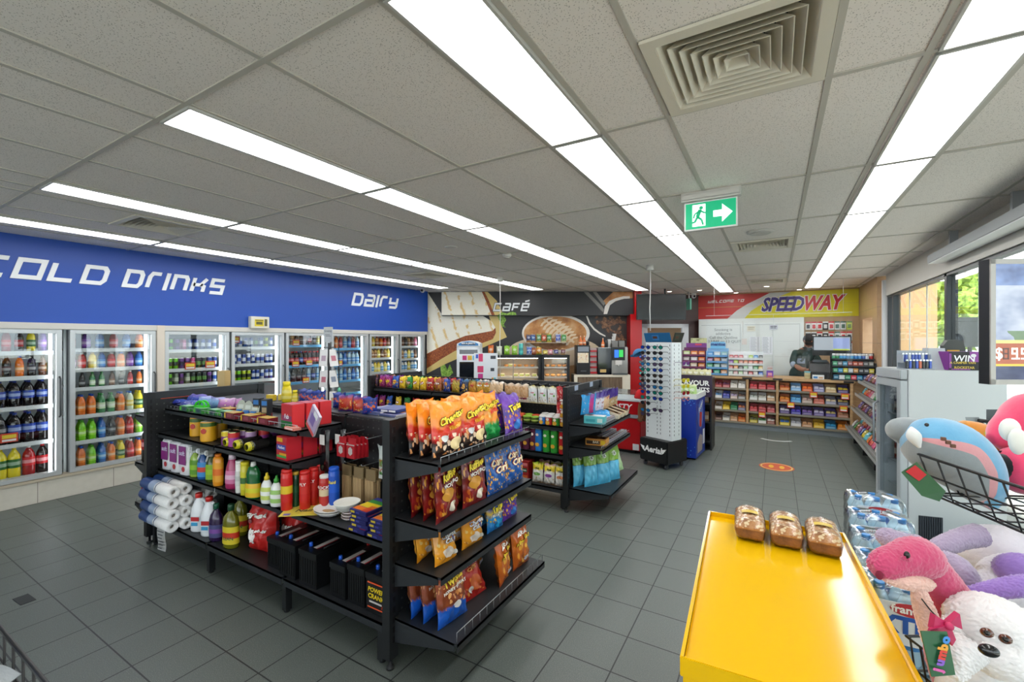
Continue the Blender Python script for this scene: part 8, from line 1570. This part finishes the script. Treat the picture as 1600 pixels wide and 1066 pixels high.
# -- FUEL PRICE SCREEN
TD = 1.95; l0 = lx(1546, TD)
t = thing('price_screen', 'large screen on a post showing a blurred forecourt and white price digits', 'screen', MCF @ Vector((l0+.38, TD, lz(503, TD))), YAW); hh = (lz(405, TD)-lz(601, TD))/2
MB().box((-.38, 0, -hh), (.40, .045, hh)).build('casing', mat('#15171a', .4), t)
fb = MB(); bw = .022
for a, c in (((-.38, -.006, -hh), (-.38+bw, 0, hh)), ((.40-bw, -.006, -hh), (.40, 0, hh)), ((-.38, -.006, -hh), (.40, 0, -hh+bw)), ((-.38, -.006, hh-bw), (.40, 0, hh))): fb.box(a, c)
fb.build('bezel', mat('#a8a39c', .35, .3), t)
def scr_mat():
 n = NT('screen_picture'); c = n.coord('Object', (1, 1, 1.6)); x, y, z = n.sep(n.coord('Object')); nz = n.noise(c, 5, 3)[0]; n2 = n.noise(c, 9, 2)[0]
 col = n.ramp(nz, [(.2, '#5a6688'), (.42, '#9aa5b8'), (.6, '#c0c8d2'), (.78, '#a8b4c4')]); sky = n.ramp(n2, [(.3, '#2a3a68'), (.6, '#6a86b8')])
 col = n.mix(n.math('MULTIPLY', n.math('GREATER_THAN', z, .16), .8), col, sky); g = n.math('MULTIPLY', n.math('LESS_THAN', n.math('ABSOLUTE', n.math('ADD', z, .06)), .02), n.math('GREATER_THAN', nz, .45)); col = n.mix(n.math('MULTIPLY', g, .8), col, srgb('#5a7a3a'))
 low = n.math('LESS_THAN', z, -.19); col = n.mix(low, col, n.ramp(n2, [(.3, '#2c3350'), (.7, '#4a5274')])); n.base(srgb('#0a0a0a')) if False else None
 n.p.inputs['Base Color'].default_value = (.01, .01, .01, 1); n.l(col, n.p.inputs['Emission Color']); n.p.inputs['Emission Strength'].default_value = 1.0; n.set(Roughness=.15); return n.m
MB().box((-.38+bw, -.003, -hh+bw), (.40-bw, -.001, hh-bw)).build('picture', scr_mat(), t)
b = MB().box((-.358, -.0042, -.185), (.378, -.0035, -.095), 0).box((-.358, -.0042, -.195), (.378, -.0035, -.185), 1).box((-.358, -.0042, -.095), (.378, -.0035, -.08), 2)
S7 = {'0': 'abcdef', '5': 'afgcd', '9': 'abcfgd', '8': 'abcdefg'}
def seg7(ch, x, m, h=.05, w=.027):
 k = h/2; q = .0065
 R_ = {'a': (0, h-q, w, h), 'g': (0, k-q/2, w, k+q/2), 'd': (0, 0, w, q), 'f': (0, k, q, h), 'e': (0, 0, q, k), 'b': (w-q, k, w, h), 'c': (w-q, 0, w, k)}
 for s_ in S7[ch]: a = R_[s_]; b.box((x+a[0], -.0052, -.165+a[1]), (x+a[2], -.0045, -.165+a[3]), m)
for ch, x, m in (('8', -.326, 4), ('9', -.288, 3), ('9', -.246, 3), ('5', -.2, 3), ('9', -.155, 3)): seg7(ch, x, m)
b.box((-.258, -.0052, -.165), (-.252, -.0045, -.158), 3)
b.text('$', Matrix.Translation((-.344, -.005, -.141)) @ M0, 3, size=.07, bold=.01)
b.build('price_digits', [mat('#8a4a32', .3, emit=.8), mat('#c8a03a', .3, emit=.7), mat('#b8b070', .3, emit=.6), mat('#f4ece0', .3, emit=1.3), mat('#5a4038', .3, emit=.5)], t, weld=False)
pz = lz(503, TD); MB().tube([(.05, .07, -pz+.02), (.05, .07, -.1)], .022, 10).box((-.05, .045, -.12), (.15, .09, .1)).build('post', M_blk, t); MB().lathe([(.18, 0), (.18, .015), (.03, .025)], (.05, .07, -pz), 20).build('foot', M_blk, t)
t2 = lambda u, v, d: (MCF.inverted() @ onD(u, v, d))-Vector((l0+.38, TD, pz))
MB().tube([t2(1530, 657, 1.98), t2(1570, 662, 1.98), (.05, .07, t2(1600, 650, 1.98).z)], .008, 8).tube([t2(1530, 657, 1.98), t2(1548, 676, 1.98), t2(1600, 678, 1.98), (.05, .07, t2(1600, 672, 1.98).z)], .006, 8).build('rack_arm', M_blk, t)
MB().add([t2(1508, 652, 1.99), t2(1530, 652, 1.99), t2(1530, 690, 1.99), t2(1518, 690, 1.99), t2(1508, 652, 2.0), t2(1530, 652, 2.0), t2(1530, 690, 2.0), t2(1518, 690, 2.0)], [(0,1,2,3),(4,5,6,7),(0,1,5,4),(1,2,6,5),(2,3,7,6),(3,0,4,7)]).add([t2(1541, 640, 2.03), t2(1582, 640, 2.03), t2(1582, 664, 2.03), t2(1541, 664, 2.03), t2(1541, 640, 2.04), t2(1582, 640, 2.04), t2(1582, 664, 2.04), t2(1541, 664, 2.04)], [(0,1,2,3),(4,5,6,7),(0,1,5,4),(1,2,6,5),(2,3,7,6),(3,0,4,7)], 1).build('ticket_holder', [mat('#8a9092', .3), mat('#3c4044', .3)], t)
# -- YELLOW BIN AND LOAVES
BA = radians(3.2); t = thing('yellow_bin', 'bright yellow metal display bin with raised rim, nearest the camera', 'display bin', (.02, 1.61, 0), BA); w2, l2, zt = .232, .492, .90
M_yel = mat('#ebb906', .12, spec=.5); Myd = mat('#d9a808', .35)
MB().box((-w2, -l2, zt-.03), (w2, l2, zt-.006)).build('top_plate', M_yel, t)
r = MB()
for a, c in (((-w2-.008, -l2-.008, zt-.035), (-w2, l2+.008, zt+.012)), ((w2, -l2-.008, zt-.035), (w2+.008, l2+.008, zt+.012)), ((-w2, -l2-.008, zt-.035), (w2, -l2, zt+.012)), ((-w2, l2, zt-.035), (w2, l2+.008, zt+.012))): r.box(a, c)
r.build('rim', M_yel, t, .002); MB().box((-w2-.002, -l2-.002, zt-.08), (w2+.002, l2+.002, zt-.036)).build('apron', M_yel, t, .002)
MB().box((-w2+.03, -l2+.03, .05), (w2-.03, l2-.03, zt-.08)).build('body', Myd, t, .003)
for x in (-1, 1):
 for y in (-1, 1): MB().box((x*(w2-.015)-.015, y*(l2-.015)-.015, 0), (x*(w2-.015)+.015, y*(l2-.015)+.015, zt-.08)).build('corner_post', M_yel, t)
def loaf_mat():
 n = NT('fruit_loaf_crust'); c = n.coord('Object'); a = n.noise(c, 28, 5, .65)[0]; v = n.voro(c, 75); x, y, z = n.sep(c); side = n.math('LESS_THAN', z, .047)
 col = n.ramp(a, [(.3, '#7a4a1e'), (.5, '#a8713a'), (.7, '#c99a62')]); oat = n.math('MULTIPLY', n.math('LESS_THAN', v[0], .42), n.math('GREATER_THAN', z, .05)); col = n.mix(n.math('MULTIPLY', oat, .9), col, srgb('#ddc9a0')); col = n.mix(side, col, n.ramp(a, [(.3, '#5a3210'), (.7, '#8a5424')])); n.base(col); n.set(Roughness=.5, Coat_Weight=.25, Coat_Roughness=.2); n.bump(a, .6, .006); return n.m
lm = MB(); LW, LL, LHh = .105, .20, .072
def loaf(a, b_):
 ang = 2*pi*a; cx = math.copysign(abs(cos(ang))**.45, cos(ang)); cy = math.copysign(abs(sin(ang))**.6, sin(ang)); e = max(0, 1-abs(2*b_-1)**7)**.4
 z = .032+(.034 if cy > 0 else .031)*cy*(.55+.45*e)+(.012*(1-abs(cx)**2)*e if cy > 0 else 0)+.002*sin(30*b_+5*cx)
 return (cx*LW/2*(.86+.14*e)*(1.0 if cy > 0 else .94), (b_-.5)*LL, z+.002)
lm.grid(loaf, 28, 24)
for s_ in (0, 1): ring = [loaf(k/28, s_) for k in range(28)]; lm.add(ring, [tuple(range(28))], 0)
lme = lm.mesh('fruit_loaf', loaf_mat())
wr_ = MB().grid(lambda a, b_: tuple(Vector(loaf(a, b_))*1.0+Vector(((loaf(a, b_)[0])*.03, (b_-.5)*.012, .0022+.0012*sin(40*b_+9*a)))), 28, 24).mesh('clear_wrap', glass_mat('clear_wrap', (1, 1, 1, 1), 1.0, .2))
lb_ = MB().grid(lambda a, b_: ((a-.5)*.056, -.005+(b_-.5)*.03, loaf(.25, .5)[2]+.0042-.004*abs(2*a-1)**2), 8, 2).mesh('yellow_label', mat('#d0b23c', .4))
LF = P('fruit_loaf', lme, [P('clear_wrap', wr_), P('yellow_label', lb_)])
for k, (x, y, rz) in enumerate(((-.085, 1.985, .06), (.035, 1.985, .03), (.152, 1.985, 0))): spawn(LF, (x, y, zt-.006), rz, ('left', 'middle', 'right')[k]+' oat topped brown loaf in clear wrap on the yellow bin', 'loaf', 'wrapped loaves on the yellow bin')
# -- WATER PACKS
M_film = glass_mat('shrink_film', (.95, .98, 1, 1), 2.5, .18)
def P_water(n, m):
 pr = BP['small']; k = []; sc = 1.15
 bm_ = P_lath('bottle', [(r*sc, z*sc) for r, z in pr], '#b4d4e4', [(.0165, .24), (.0165, .258), (.014, .26)], '#3a8ad0', (.05, .16, '#2f86d0', '#e2ecf2'), rough=.12)
 base = MB().box((-.083*n/2, -.083*m/2, 0), (.083*n/2, .083*m/2, .002))
 for i in range(n):
  for j in range(m):
   o = Vector(((i-(n-1)/2)*.079, (j-(m-1)/2)*.079, .002)); mv = lambda me: me
   bb = MB().lathe([(r*sc, z*sc) for r, z in pr], o, 14).mesh('bottle', mat('#b8d6e4', .1, coat=.5)); kk = [P('label', MB().lathe([(.0388, .06), (.0388, .1), (.0388, .15)], o, 14, cap=False, mats=[0, 1]).mesh('label', [mat('#2f86d0', .35), mat('#e4ecf2', .35)])), P('cap', MB().lathe([(.0165, .24), (.0165, .26), (.014, .262)], o, 12).mesh('cap', mat('#3a8ad0', .35)))]
   k.append(P('bottle', bb, kk))
 rnd = random.Random(n*7+m); W_, D_ = .081*n/2+.004, .081*m/2+.004
 def film(a, b_):
  ang = 2*pi*a; cx = math.copysign(min(1, abs(cos(ang))**.35), cos(ang)); cy = math.copysign(min(1, abs(sin(ang))**.35), sin(ang)); z = .25*min(1, b_*1.25); q = 1-.18*max(0, (b_-.72)/.28)-.55*max(0, (b_-.86)/.14); wv = .004*sin(n*2*ang)+.003*sin(17*ang+20*b_)
  return ((cx*W_+wv*cx)*q, (cy*D_+wv*cy)*q, z+.02*max(0, (b_-.8)/.2)+.004*sin(23*ang+11*b_))
 k.append(P('shrink_film', MB().grid(film, 48, 14).mesh('shrink_film', M_film)))
 lab = MB().box((-W_*.75, -D_-.009, .085), (W_*.75, -D_-.006, .225), 0).text('XTRA', Matrix.Translation((0, -D_-.0105, .15)) @ M0, 1, size=.075, bold=.05).prism([(W_*.5*cos(2*pi*i/20), .022*sin(2*pi*i/20)) for i in range(20)], 0, .001, 2, Matrix.Translation((0, -D_-.0095, .205)) @ M0).text('frantelle', Matrix.Translation((0, -D_-.0112, .205)) @ M0, 3, size=.036, bold=.03)
 k.append(P('printed_label', lab.mesh('printed_label', [mat('#dfe6ec', .3), mat('#2a5ab0', .35), mat('#b8323a', .35), mat('#f4f2f0', .35)], weld=False)))
 return P('water_pack', base.mesh('water_pack', mat('#c8d8e0', .4)), k)
WP = P_water(3, 2); PS = [(.395, 2.06, 0), (.40, 2.26, .05), (.68, 2.42, 0), (.42, 2.52, .05), (.70, 2.70, .1), (.44, 2.80, .06), (.72, 3.0, -.05), (.47, 3.12, .05), (.965, 2.68, 0)]
lev = ['bottom', 'middle', 'top']
for i, (x, y, rz) in enumerate(PS):
 for j in range(2 if i in (2, 4, 6) else 3):
  spawn(WP, (x+.008*(j % 2), y, .268*j), rz+.03*j, f'shrink wrapped water pack, {lev[j]} of the {ORD[i]} stack beside the yellow bin', 'water pack', 'water packs stacked beside the yellow bin')
# -- SOFT TOYS
def fur_mat(name, c1, c2, sc=60, st=.5, sheen=.6):
 n = NT(name); c = n.coord('Object'); a = n.noise(c, sc, 4, .7)[0]; b_ = n.noise(c, 9, 3)[0]
 n.base(n.mix(n.math('ADD', n.math('MULTIPLY', a, .5), n.math('MULTIPLY', b_, .5)), srgb(c1), srgb(c2))); n.set(Roughness=.95, Sheen_Weight=sheen); n.p.inputs['Specular IOR Level'].default_value = .15; n.bump(a, st, .004); return n.m
def loft(mb, P3, R, m=0, seg=22, n=26, sq=1.0, mf=None, M=None):
 P3 = [Vector(p) for p in P3]; k = len(P3)-1
 def cat(A_, t_):
  i = min(int(t_*k), k-1); f = t_*k-i; p0, p1, p2, p3 = A_[max(i-1, 0)], A_[i], A_[i+1], A_[min(i+2, k)]
  return .5*((2*p1)+(p2-p0)*f+(2*p0-5*p1+4*p2-p3)*f*f+(3*p1-p0-3*p2+p3)*f**3)
 pts = [cat(P3, j/n) for j in range(n+1)]; rs = [max(.001, cat([float(x) for x in R], j/n)) for j in range(n+1)]
 for j in range(n+1):
  e = min(j, n-j)/n*k
 o = len(mb.v); up = Vector((0, 0, 1))
 for j, p in enumerate(pts):
  d = (pts[min(j+1, n)]-pts[max(j-1, 0)]).normalized(); a = d.cross(up)
  if a.length < .05: a = d.cross(Vector((1, 0, 0)))
  a.normalize(); b_ = a.cross(d)
  for s_ in range(seg):
   th = 2*pi*s_/seg; q = p+a*cos(th)*rs[j]+b_*sin(th)*rs[j]*sq; mb.v.append(tuple(M @ q) if M else tuple(q))
 for j in range(n):
  for s_ in range(seg):
   s2 = (s_+1) % seg; mb.f.append((o+j*seg+s_, o+j*seg+s2, o+(j+1)*seg+s2, o+(j+1)*seg+s_)); mb.mi.append(mf(s_/seg, j/n) if mf else m); mb.sm.append(True)
 for e, rr in ((0, reversed(range(seg))), (n, range(seg))): mb.f.append(tuple(o+e*seg+x for x in rr)); mb.mi.append(mf(0, e/n) if mf else m); mb.sm.append(True)
 return mb
_tx = bpy.data.textures.new('plush_pile', 'CLOUDS'); _tx.noise_scale = .0045; _tx.noise_depth = 1
def fuzz(t, k=.006):
 for o in t.children:
  if o.name.split('.')[0] in ('body', 'ear', 'arm', 'leg', 'foot', 'tail', 'chin', 'neck_front', 'eyelid', 'stripe'):
   m = o.modifiers.new('s', 'SUBSURF'); m.levels = m.render_levels = 2
   d = o.modifiers.new('d', 'DISPLACE'); d.texture = _tx; d.strength = k; d.mid_level = .5
def toy(name, lab, cat, u, v, D): p = onD(u, v, D); t = thing(name, lab, cat, p); t['_o'] = 0; del t['_o']; return t, (lambda a, b_, d: onD(a, b_, d)-p)
# upper wire basket
c0 = Vector((.375, 1.966)); e1 = Vector((.398, -.917)).normalized(); e2 = Vector((.917, .398)).normalized(); zr = 1.285; LB, WBk, HB = .62, .46, .13
t = thing('wire_basket', 'black wire basket stand holding the shark and other soft toys', 'basket', (c0.x, c0.y, 0));
def bp(a, b_, z): q = e1*a+e2*b_; return Vector((q.x, q.y, z))
w = MB(); ins = .045
def ring(z, i, r): w.tube([bp(i, i, z), bp(LB-i, i, z), bp(LB-i, WBk-i, z), bp(i, WBk-i, z)], r, 6, closed=True)
w = MB(); ring(zr, 0, .0045); w.build('top_rim', M_blk, t); w = MB(); ring(zr-HB*.5, ins*.5, .003); ring(zr-HB, ins, .0035)
for k in range(1, 9):
 a = LB*k/9; w.tube([bp(a, 0, zr), bp(a, ins, zr-HB), bp(a, WBk-ins, zr-HB), bp(a, WBk, zr)], .0028, 5)
for k in range(1, 7):
 a = WBk*k/7; w.tube([bp(0, a, zr), bp(ins, a, zr-HB), bp(LB-ins, a, zr-HB), bp(LB, a, zr)], .0028, 5)
w.build('basket_wires', M_blk, t)
w = MB();
for a, b_ in ((LB*.5, WBk-.05), (LB*.9, WBk-.05)): w.tube([bp(a, b_, 0), bp(a, b_, zr-HB)], .011, 8)
w.build('stand_post', M_blk, t); MB().tube([bp(0, WBk-.05, .012), bp(LB, WBk-.05, .012), bp(LB, .05, .012)], .011, 8).build('foot', M_blk, t)
# shark
t, q = toy('soft_toy', 'blue and grey shark soft toy with pink stripe hanging over the basket edge', 'soft toy', 1480, 715, 1.50)
px_ = lambda n_, D=1.5: n_*D/693.2
def sharkm(s_, j):
 x = (s_-.25) % 1
 return 0
fm = [fur_mat('blue_plush', '#4f8fb8', '#7ab8d8', 40, .25), fur_mat('grey_plush', '#7a8082', '#9aa2a4', 40, .25), fur_mat('pink_plush_stripe', '#c8888c', '#dba0a2', 40, .25)]
def sm_(s_, j):
 if .03 < s_ < .6: return 0
 return 2 if s_ <= .03 else 1
b = loft(MB(), [q(1424, 684, 1.46), q(1440, 690, 1.46), q(1478, 704, 1.47), q(1514, 735, 1.46), q(1542, 775, 1.44), q(1553, 797, 1.42)], [.012, px_(34), px_(47), px_(42), px_(24), .008], seg=40, n=34, mf=lambda s_, j: sm_(s_, j)); b.build('body', fm, t)
loft(MB(), [q(1443, 678, 1.53), q(1420, 674, 1.54), q(1400, 676, 1.55), q(1389, 681, 1.55)], [px_(18), px_(22), px_(19), .006]).build('snout', fm[1], t)
loft(MB(), [q(1424, 668, 1.44), q(1428, 682, 1.415), q(1437, 700, 1.405)], [.004, px_(9), .004]).build('mouth_lining', fur_mat('pale_plush', '#c8ccc8', '#e0e2de', 40, .2), t)
loft(MB(), [q(1490, 685, 1.52), q(1470, 668, 1.52), q(1458, 662, 1.53)], [px_(22), px_(13), .004], sq=.5).build('fin', fm[0], t)
b = MB()
for k in range(3): p = q(1474+7.5*k, 686+5.5*k, 1.363); b.box(p-Vector((.0055, .006, .005)), p+Vector((.0055, .006, .005)))
b.build('gill_mark', mat('#6a4a3a', .8), t); MB().ball(q(1448, 664, 1.40), .006, 0, 8, 6).build('eye', mat('#15110f', .2), t)
lab = MB().quad([q(1408, 738, 1.40), q(1432, 722, 1.40), q(1478, 768, 1.36), q(1468, 784, 1.36), q(1440, 775, 1.37)], 0).quad([q(1415, 737, 1.395), q(1430, 727, 1.395), q(1448, 742, 1.38), q(1436, 752, 1.38)], 1); lab.build('swing_tag', [mat('#2f5a34', .4), mat('#b81c22', .4)], t)
t, q = toy('soft_toy', 'orange pineapple soft toy with green leaves behind the shark', 'soft toy', 1530, 700, 1.66)
loft(MB(), [q(1500, 662, 1.68), q(1518, 682, 1.67), q(1540, 712, 1.65), q(1556, 742, 1.63)], [.02, px_(30, 1.66), px_(36, 1.66), .02]).build('body', fur_mat('orange_plush', '#c8822a', '#e0a24a', 40, .3), t); b = MB()
for k in range(5): b.add([q(1538+2*k, 676+3*k, 1.60), q(1546+2*k, 670+3*k, 1.60), q(1560, 690+4*k, 1.58), q(1541, 682+3*k, 1.585)], [(0,1,2),(0,2,3),(1,3,2),(0,3,1)])
b.build('leaves', mat('#7ac82a', .7), t)
t, q = toy('soft_toy', 'bright pink rounded soft toy with white patches at the picture edge', 'soft toy', 1600, 700, 1.48)
b = loft(MB(), [q(1548, 686, 1.5), q(1580, 680, 1.5), q(1625, 680, 1.48), q(1665, 705, 1.46)], [.015, px_(36), px_(66), .03]); b.ball(q(1600, 735, 1.44), (px_(36), px_(34), px_(36))); b.build('body', fur_mat('pink_plush', '#e03a62', '#f0587c', 40, .25), t)
MB().ball(q(1578, 672, 1.40), (px_(12), px_(8), px_(17)), 0, 14, 10).build('white_patch', fur_mat('white_patch', '#e2e2d6', '#efefe6', 40, .2), t); MB().ball(q(1590, 690, 1.37), (px_(10), px_(8), px_(19)), 0, 14, 10).build('white_patch', fur_mat('white_patch', '#e2e2d6', '#efefe6', 40, .2), t); MB().ball(q(1566, 730, 1.45), (px_(20), px_(18), px_(20))).build('foot', fur_mat('black_plush', '#141416', '#2a2a2e', 40, .3), t)
# lower basket with the other toys
DL = 1.02
p0 = onD(1500, 1060, DL); t = thing('wire_basket', 'lower black wire basket with pink horse and white dog toys', 'basket', (p0.x, p0.y, 0)); w = MB()
def lb(a, b_, z): return Vector((RGT.x*a+FWD.x*b_, RGT.y*a+FWD.y*b_, z))
zf = .80
for z, i in ((.88, 0), (.80, .015), (.72, .03)): w.tube([lb(i, -.10+i, z), lb(.42, -.10+i, z), lb(.42, .14-i, z), lb(i, .14-i, z)], .0035, 6, closed=True)
for k in range(8): a = .01+.055*k; w.tube([lb(a, -.10, .88), lb(a, -.07, .72), lb(a, .11, .72), lb(a, .14, .88)], .0025, 5)
for k in range(5): a = -.06+.04*k; w.tube([lb(.0, a, .88), lb(.03, a, .72), lb(.42, a, .72)], .0025, 5)
w.build('basket_wires', M_blk, t); MB().tube([lb(.1, .1, 0), lb(.1, .1, .72)], .012, 8).tube([lb(.38, .1, 0), lb(.38, .1, .72)], .012, 8).tube([lb(.38, -.05, .012), lb(.38, .12, .012), lb(.14, .12, .012), lb(.14, -.05, .012)], .012, 8).build('stand', M_blk, t)
pd = lambda n_, D=DL: n_*D/693.2
t, q = toy('soft_toy', 'dark pink horse soft toy with pale chin looking left over the yellow bin', 'soft toy', 1450, 930, 1.02)
fp = fur_mat('raspberry_plush', '#b02a5a', '#d85a7e', 50, .55); fb_ = fur_mat('pale_pink_plush', '#d8a898', '#eac4b6', 50, .4)
b = loft(MB(), [q(1361, 888, 1.0), q(1378, 884, 1.0), q(1405, 876, 1.01), q(1438, 872, 1.03), q(1465, 890, 1.05)], [pd(10), pd(21), pd(25), pd(31), pd(14)]); loft(b, [q(1440, 872, 1.04), q(1466, 915, 1.05), q(1494, 970, 1.05), q(1512, 1040, 1.03), q(1515, 1100, 1.02)], [pd(26), pd(33), pd(42), pd(52), pd(40)]); b.build('body', fp, t)
loft(MB(), [q(1380, 903, .99), q(1408, 908, .985), q(1440, 912, .99), q(1458, 913, 1.0)], [pd(5), pd(11), pd(12), pd(4)]).build('chin', fb_, t)
loft(MB(), [q(1432, 915, .985), q(1442, 945, .985), q(1456, 990, .985), q(1466, 1040, .985)], [pd(8), pd(13), pd(15), pd(8)]).build('neck_front', fb_, t)
loft(MB(), [q(1425, 858, 1.04), q(1440, 850, 1.05), q(1456, 862, 1.06)], [pd(5), pd(10), pd(4)]).build('ear', fp, t)
MB().ball(q(1417, 868, .965), (pd(4), pd(3), pd(6)), 0, 10, 8).build('eye', mat('#1c1412', .15), t); MB().ball(q(1416, 873, .966), (pd(7), pd(3), pd(4)), 0, 10, 6).build('eyelid', fp, t); MB().ball(q(1374, 899, .98), (pd(5), pd(3), pd(7)), 0, 10, 8).build('nostril', mat('#7a1a34', .9), t)
loft(MB(), [q(1440, 936, .965), q(1462, 962, .96), q(1500, 990, .965), q(1516, 1000, .97)], [.0015]*4, seg=6).build('cord', mat('#1a1a1c', .5), t)
fuzz(t)
t, q = toy('soft_toy', 'white and lilac long armed soft toy lying behind the pink horse', 'soft toy', 1540, 880, 1.3)
fw = fur_mat('white_plush', '#d8d2dc', '#f2eef2', 50, .5); fl = fur_mat('lilac_plush', '#9a8aa4', '#b8a8c0', 50, .5); fv = fur_mat('violet_plush', '#8a6ab8', '#a888d0', 50, .4); P_ = lambda n_: n_*1.3/693.2
b = MB().ball(q(1565, 868, 1.34), (P_(58), P_(46), P_(46)), 0, 26, 16); loft(b, [q(1515, 905, 1.27), q(1545, 915, 1.25), q(1590, 905, 1.25), q(1640, 900, 1.27)], [P_(12), P_(28), P_(36), P_(20)]); b.build('body', fw, t)
loft(MB(), [q(1532, 836, 1.28), q(1500, 843, 1.27), q(1465, 858, 1.26), q(1450, 866, 1.26)], [P_(17), P_(15), P_(13), P_(4)]).build('arm', fl, t); loft(MB(), [q(1440, 852, 1.28), q(1410, 850, 1.29), q(1382, 838, 1.3), q(1374, 833, 1.3)], [P_(14), P_(17), P_(14), P_(4)]).build('ear', fl, t); loft(MB(), [q(1465, 870, 1.2), q(1490, 890, 1.18), q(1502, 920, 1.17), q(1490, 935, 1.17)], [P_(12), P_(22), P_(22), P_(8)]).build('leg', fl, t)
MB().ball(q(1600, 895, 1.2), (P_(34), P_(26), P_(26)), 0, 18, 12).build('foot', fv, t); loft(MB(), [q(1505, 926, 1.12), q(1550, 922, 1.1), q(1600, 915, 1.08), q(1640, 912, 1.07)], [P_(5), P_(11), P_(13), P_(8)]).build('tail', fv, t)
fuzz(t)
t, q = toy('soft_toy', 'white fluffy dog soft toy with pink ribbon, black nose and green swing tag', 'soft toy', 1545, 990, .93)
fd = fur_mat('fluffy_white_plush', '#ddd8d6', '#f6f3f2', 45, .7); E_ = lambda n_: n_*.93/693.2
b = MB().ball(q(1548, 975, .96), (E_(58), E_(50), E_(44)), 0, 28, 18); b.ball(q(1562, 1022, .93), (E_(44), E_(40), E_(36)), 0, 24, 16); loft(b, [q(1548, 1000, .99), q(1530, 1060, .99), q(1540, 1120, .98), q(1560, 1170, .98)], [E_(34), E_(50), E_(62), E_(45)]); loft(b, [q(1512, 1010, .93), q(1498, 1030, .92), q(1490, 1060, .91)], [E_(26), E_(22), E_(10)]); b.build('body', fd, t)
loft(MB(), [q(1590, 960, .95), q(1622, 985, .93), q(1630, 1030, .92)], [E_(12), E_(24), E_(8)]).build('ear', fd, t); loft(MB(), [q(1500, 965, .97), q(1488, 985, .97), q(1486, 1010, .96)], [E_(10), E_(18), E_(8)]).build('ear', fd, t)
for u, v in ((1542, 989), (1571, 999)): MB().ball(q(u, v, .886), (E_(8), E_(5), E_(7)), 0, 12, 8).build('eye', mat('#5a2a18', .1, coat=.8), t); MB().ball(q(u, v+.5, .8805), (E_(4), E_(3), E_(4)), 0, 10, 6).build('pupil', mat('#120a08', .1), t)
MB().ball(q(1545, 1017, .868), (E_(12), E_(7), E_(9)), 0, 14, 10).build('nose', mat('#131214', .2, coat=.4), t)
rb = mat('#c02a5c', .5); b = MB()
for pts in (((1483, 975), (1462, 962), (1458, 985)), ((1483, 975), (1500, 960), (1504, 984))): A_ = [q(u, v, .905) for u, v in pts]; Bk = [x+FWD*.012 for x in A_]; b.add(A_+Bk, [(0,1,2),(5,4,3),(0,3,4,1),(1,4,5,2),(2,5,3,0)])
for pts in (((1478, 978), (1455, 984), (1452, 992), (1482, 986)), ((1486, 980), (1494, 1000), (1488, 1010), (1479, 985))): A_ = [q(u, v, .902) for u, v in pts]; Bk = [x+FWD*.006 for x in A_]; b.add(A_+Bk, [(0,1,2,3),(7,6,5,4),(0,4,5,1),(1,5,6,2),(2,6,7,3),(3,7,4,0)])
b.ball(q(1483, 979, .90), E_(6), 0, 10, 6); b.build('ribbon', rb, t)
tg = MB(); A_ = [q(1439, 987, .895), q(1480, 988, .89), q(1493, 1055, .885), q(1456, 1058, .89)]; Bk = [x+FWD*.0025 for x in A_]; tg.add(A_+Bk, [(0,1,2,3),(7,6,5,4),(0,4,5,1),(1,5,6,2),(2,6,7,3),(3,7,4,0)]); ob = tg.build('swing_tag', mat('#1f5a38', .35), t)
cen = (A_[0]+A_[1]+A_[2]+A_[3])/4; Mg = Matrix.Translation(cen-FWD*.004) @ MCF.to_3x3().to_4x4() @ M0 @ Matrix.Rotation(radians(-104)+pi, 4, 'Z'); b = MB()
for k, (ch, m) in enumerate((('j', 0), ('u', 1), ('m', 2), ('b', 3), ('o', 4))): b.text(ch, Mg @ Matrix.Translation((-.03+.0155*k, -.002, 0)), m, size=.026, bold=.06)
b.build('tag_lettering', [mat(c, .4) for c in ('#d85aa8', '#8a5ac8', '#d8342a', '#e8a02a', '#3a8ad8')], t, weld=False)
fuzz(t, .008)
t, q = toy('soft_toy', 'lime green and yellow soft toy under the white dog', 'soft toy', 1515, 1045, 1.0)
b = MB().ball(q(1512, 1050, 1.04), (pd(30), pd(26), pd(16)), 0, 16, 10); b.build('body', fur_mat('lime_plush', '#7aa82a', '#a8cc4a', 45, .5), t); loft(MB(), [q(1495, 1062, 1.0), q(1510, 1046, .99), q(1535, 1044, .99)], [.004, pd(6), .004]).build('stripe', fur_mat('yellow_plush', '#e0cc3a', '#efe05a', 45, .4), t)
# near left wire bin
t = thing('wire_basket', 'black wire bin with grey bag at the lower left corner of the picture', 'basket', (-1.45, 0, 0)); w = MB(); X_0, X_1, Y_0, Y_1 = -.45, .32, -.35, .275
for z, r in ((1.0, .006), (.93, .003), (.86, .003), (.79, .004)): w.tube([(X_0, Y_0, z), (X_1, Y_0, z), (X_1, Y_1, z), (X_0, Y_1, z)], r, 6, closed=True)
for k in range(12): a = X_0+(X_1-X_0)*k/11; w.tube([(a, Y_1, 1.0), (a, Y_1, .79), (a, Y_0, .79), (a, Y_0, 1.0)], .003, 5)
for k in range(10): a = Y_0+(Y_1-Y_0)*k/9; w.tube([(X_1, a, 1.0), (X_1, a, .79), (X_0, a, .79)], .003, 5)
w.build('basket_wires', M_blk, t); w = MB()
for x in (X_0+.03, X_1-.03):
 for y in (Y_0+.03, Y_1-.03): w.tube([(x, y, 0), (x, y, .79)], .01, 8)
w.build('stand', M_blk, t)
GP = P('snack_bag', bag_mesh(.24, .20, .08, 140, design('grey_bag_print', [(0, '#8a9094'), (.5, '#d0d4d6'), (1, '#9aa0a4')], .3, ('#e8ecee', '#6a7074'), (.1, .9), .9, 5, 99)))
spawn(GP, (-1.42, .12, .80), .4, 'crumpled silver grey bag inside the near wire bin', 'bag', rot=(-.6, 0, .4))
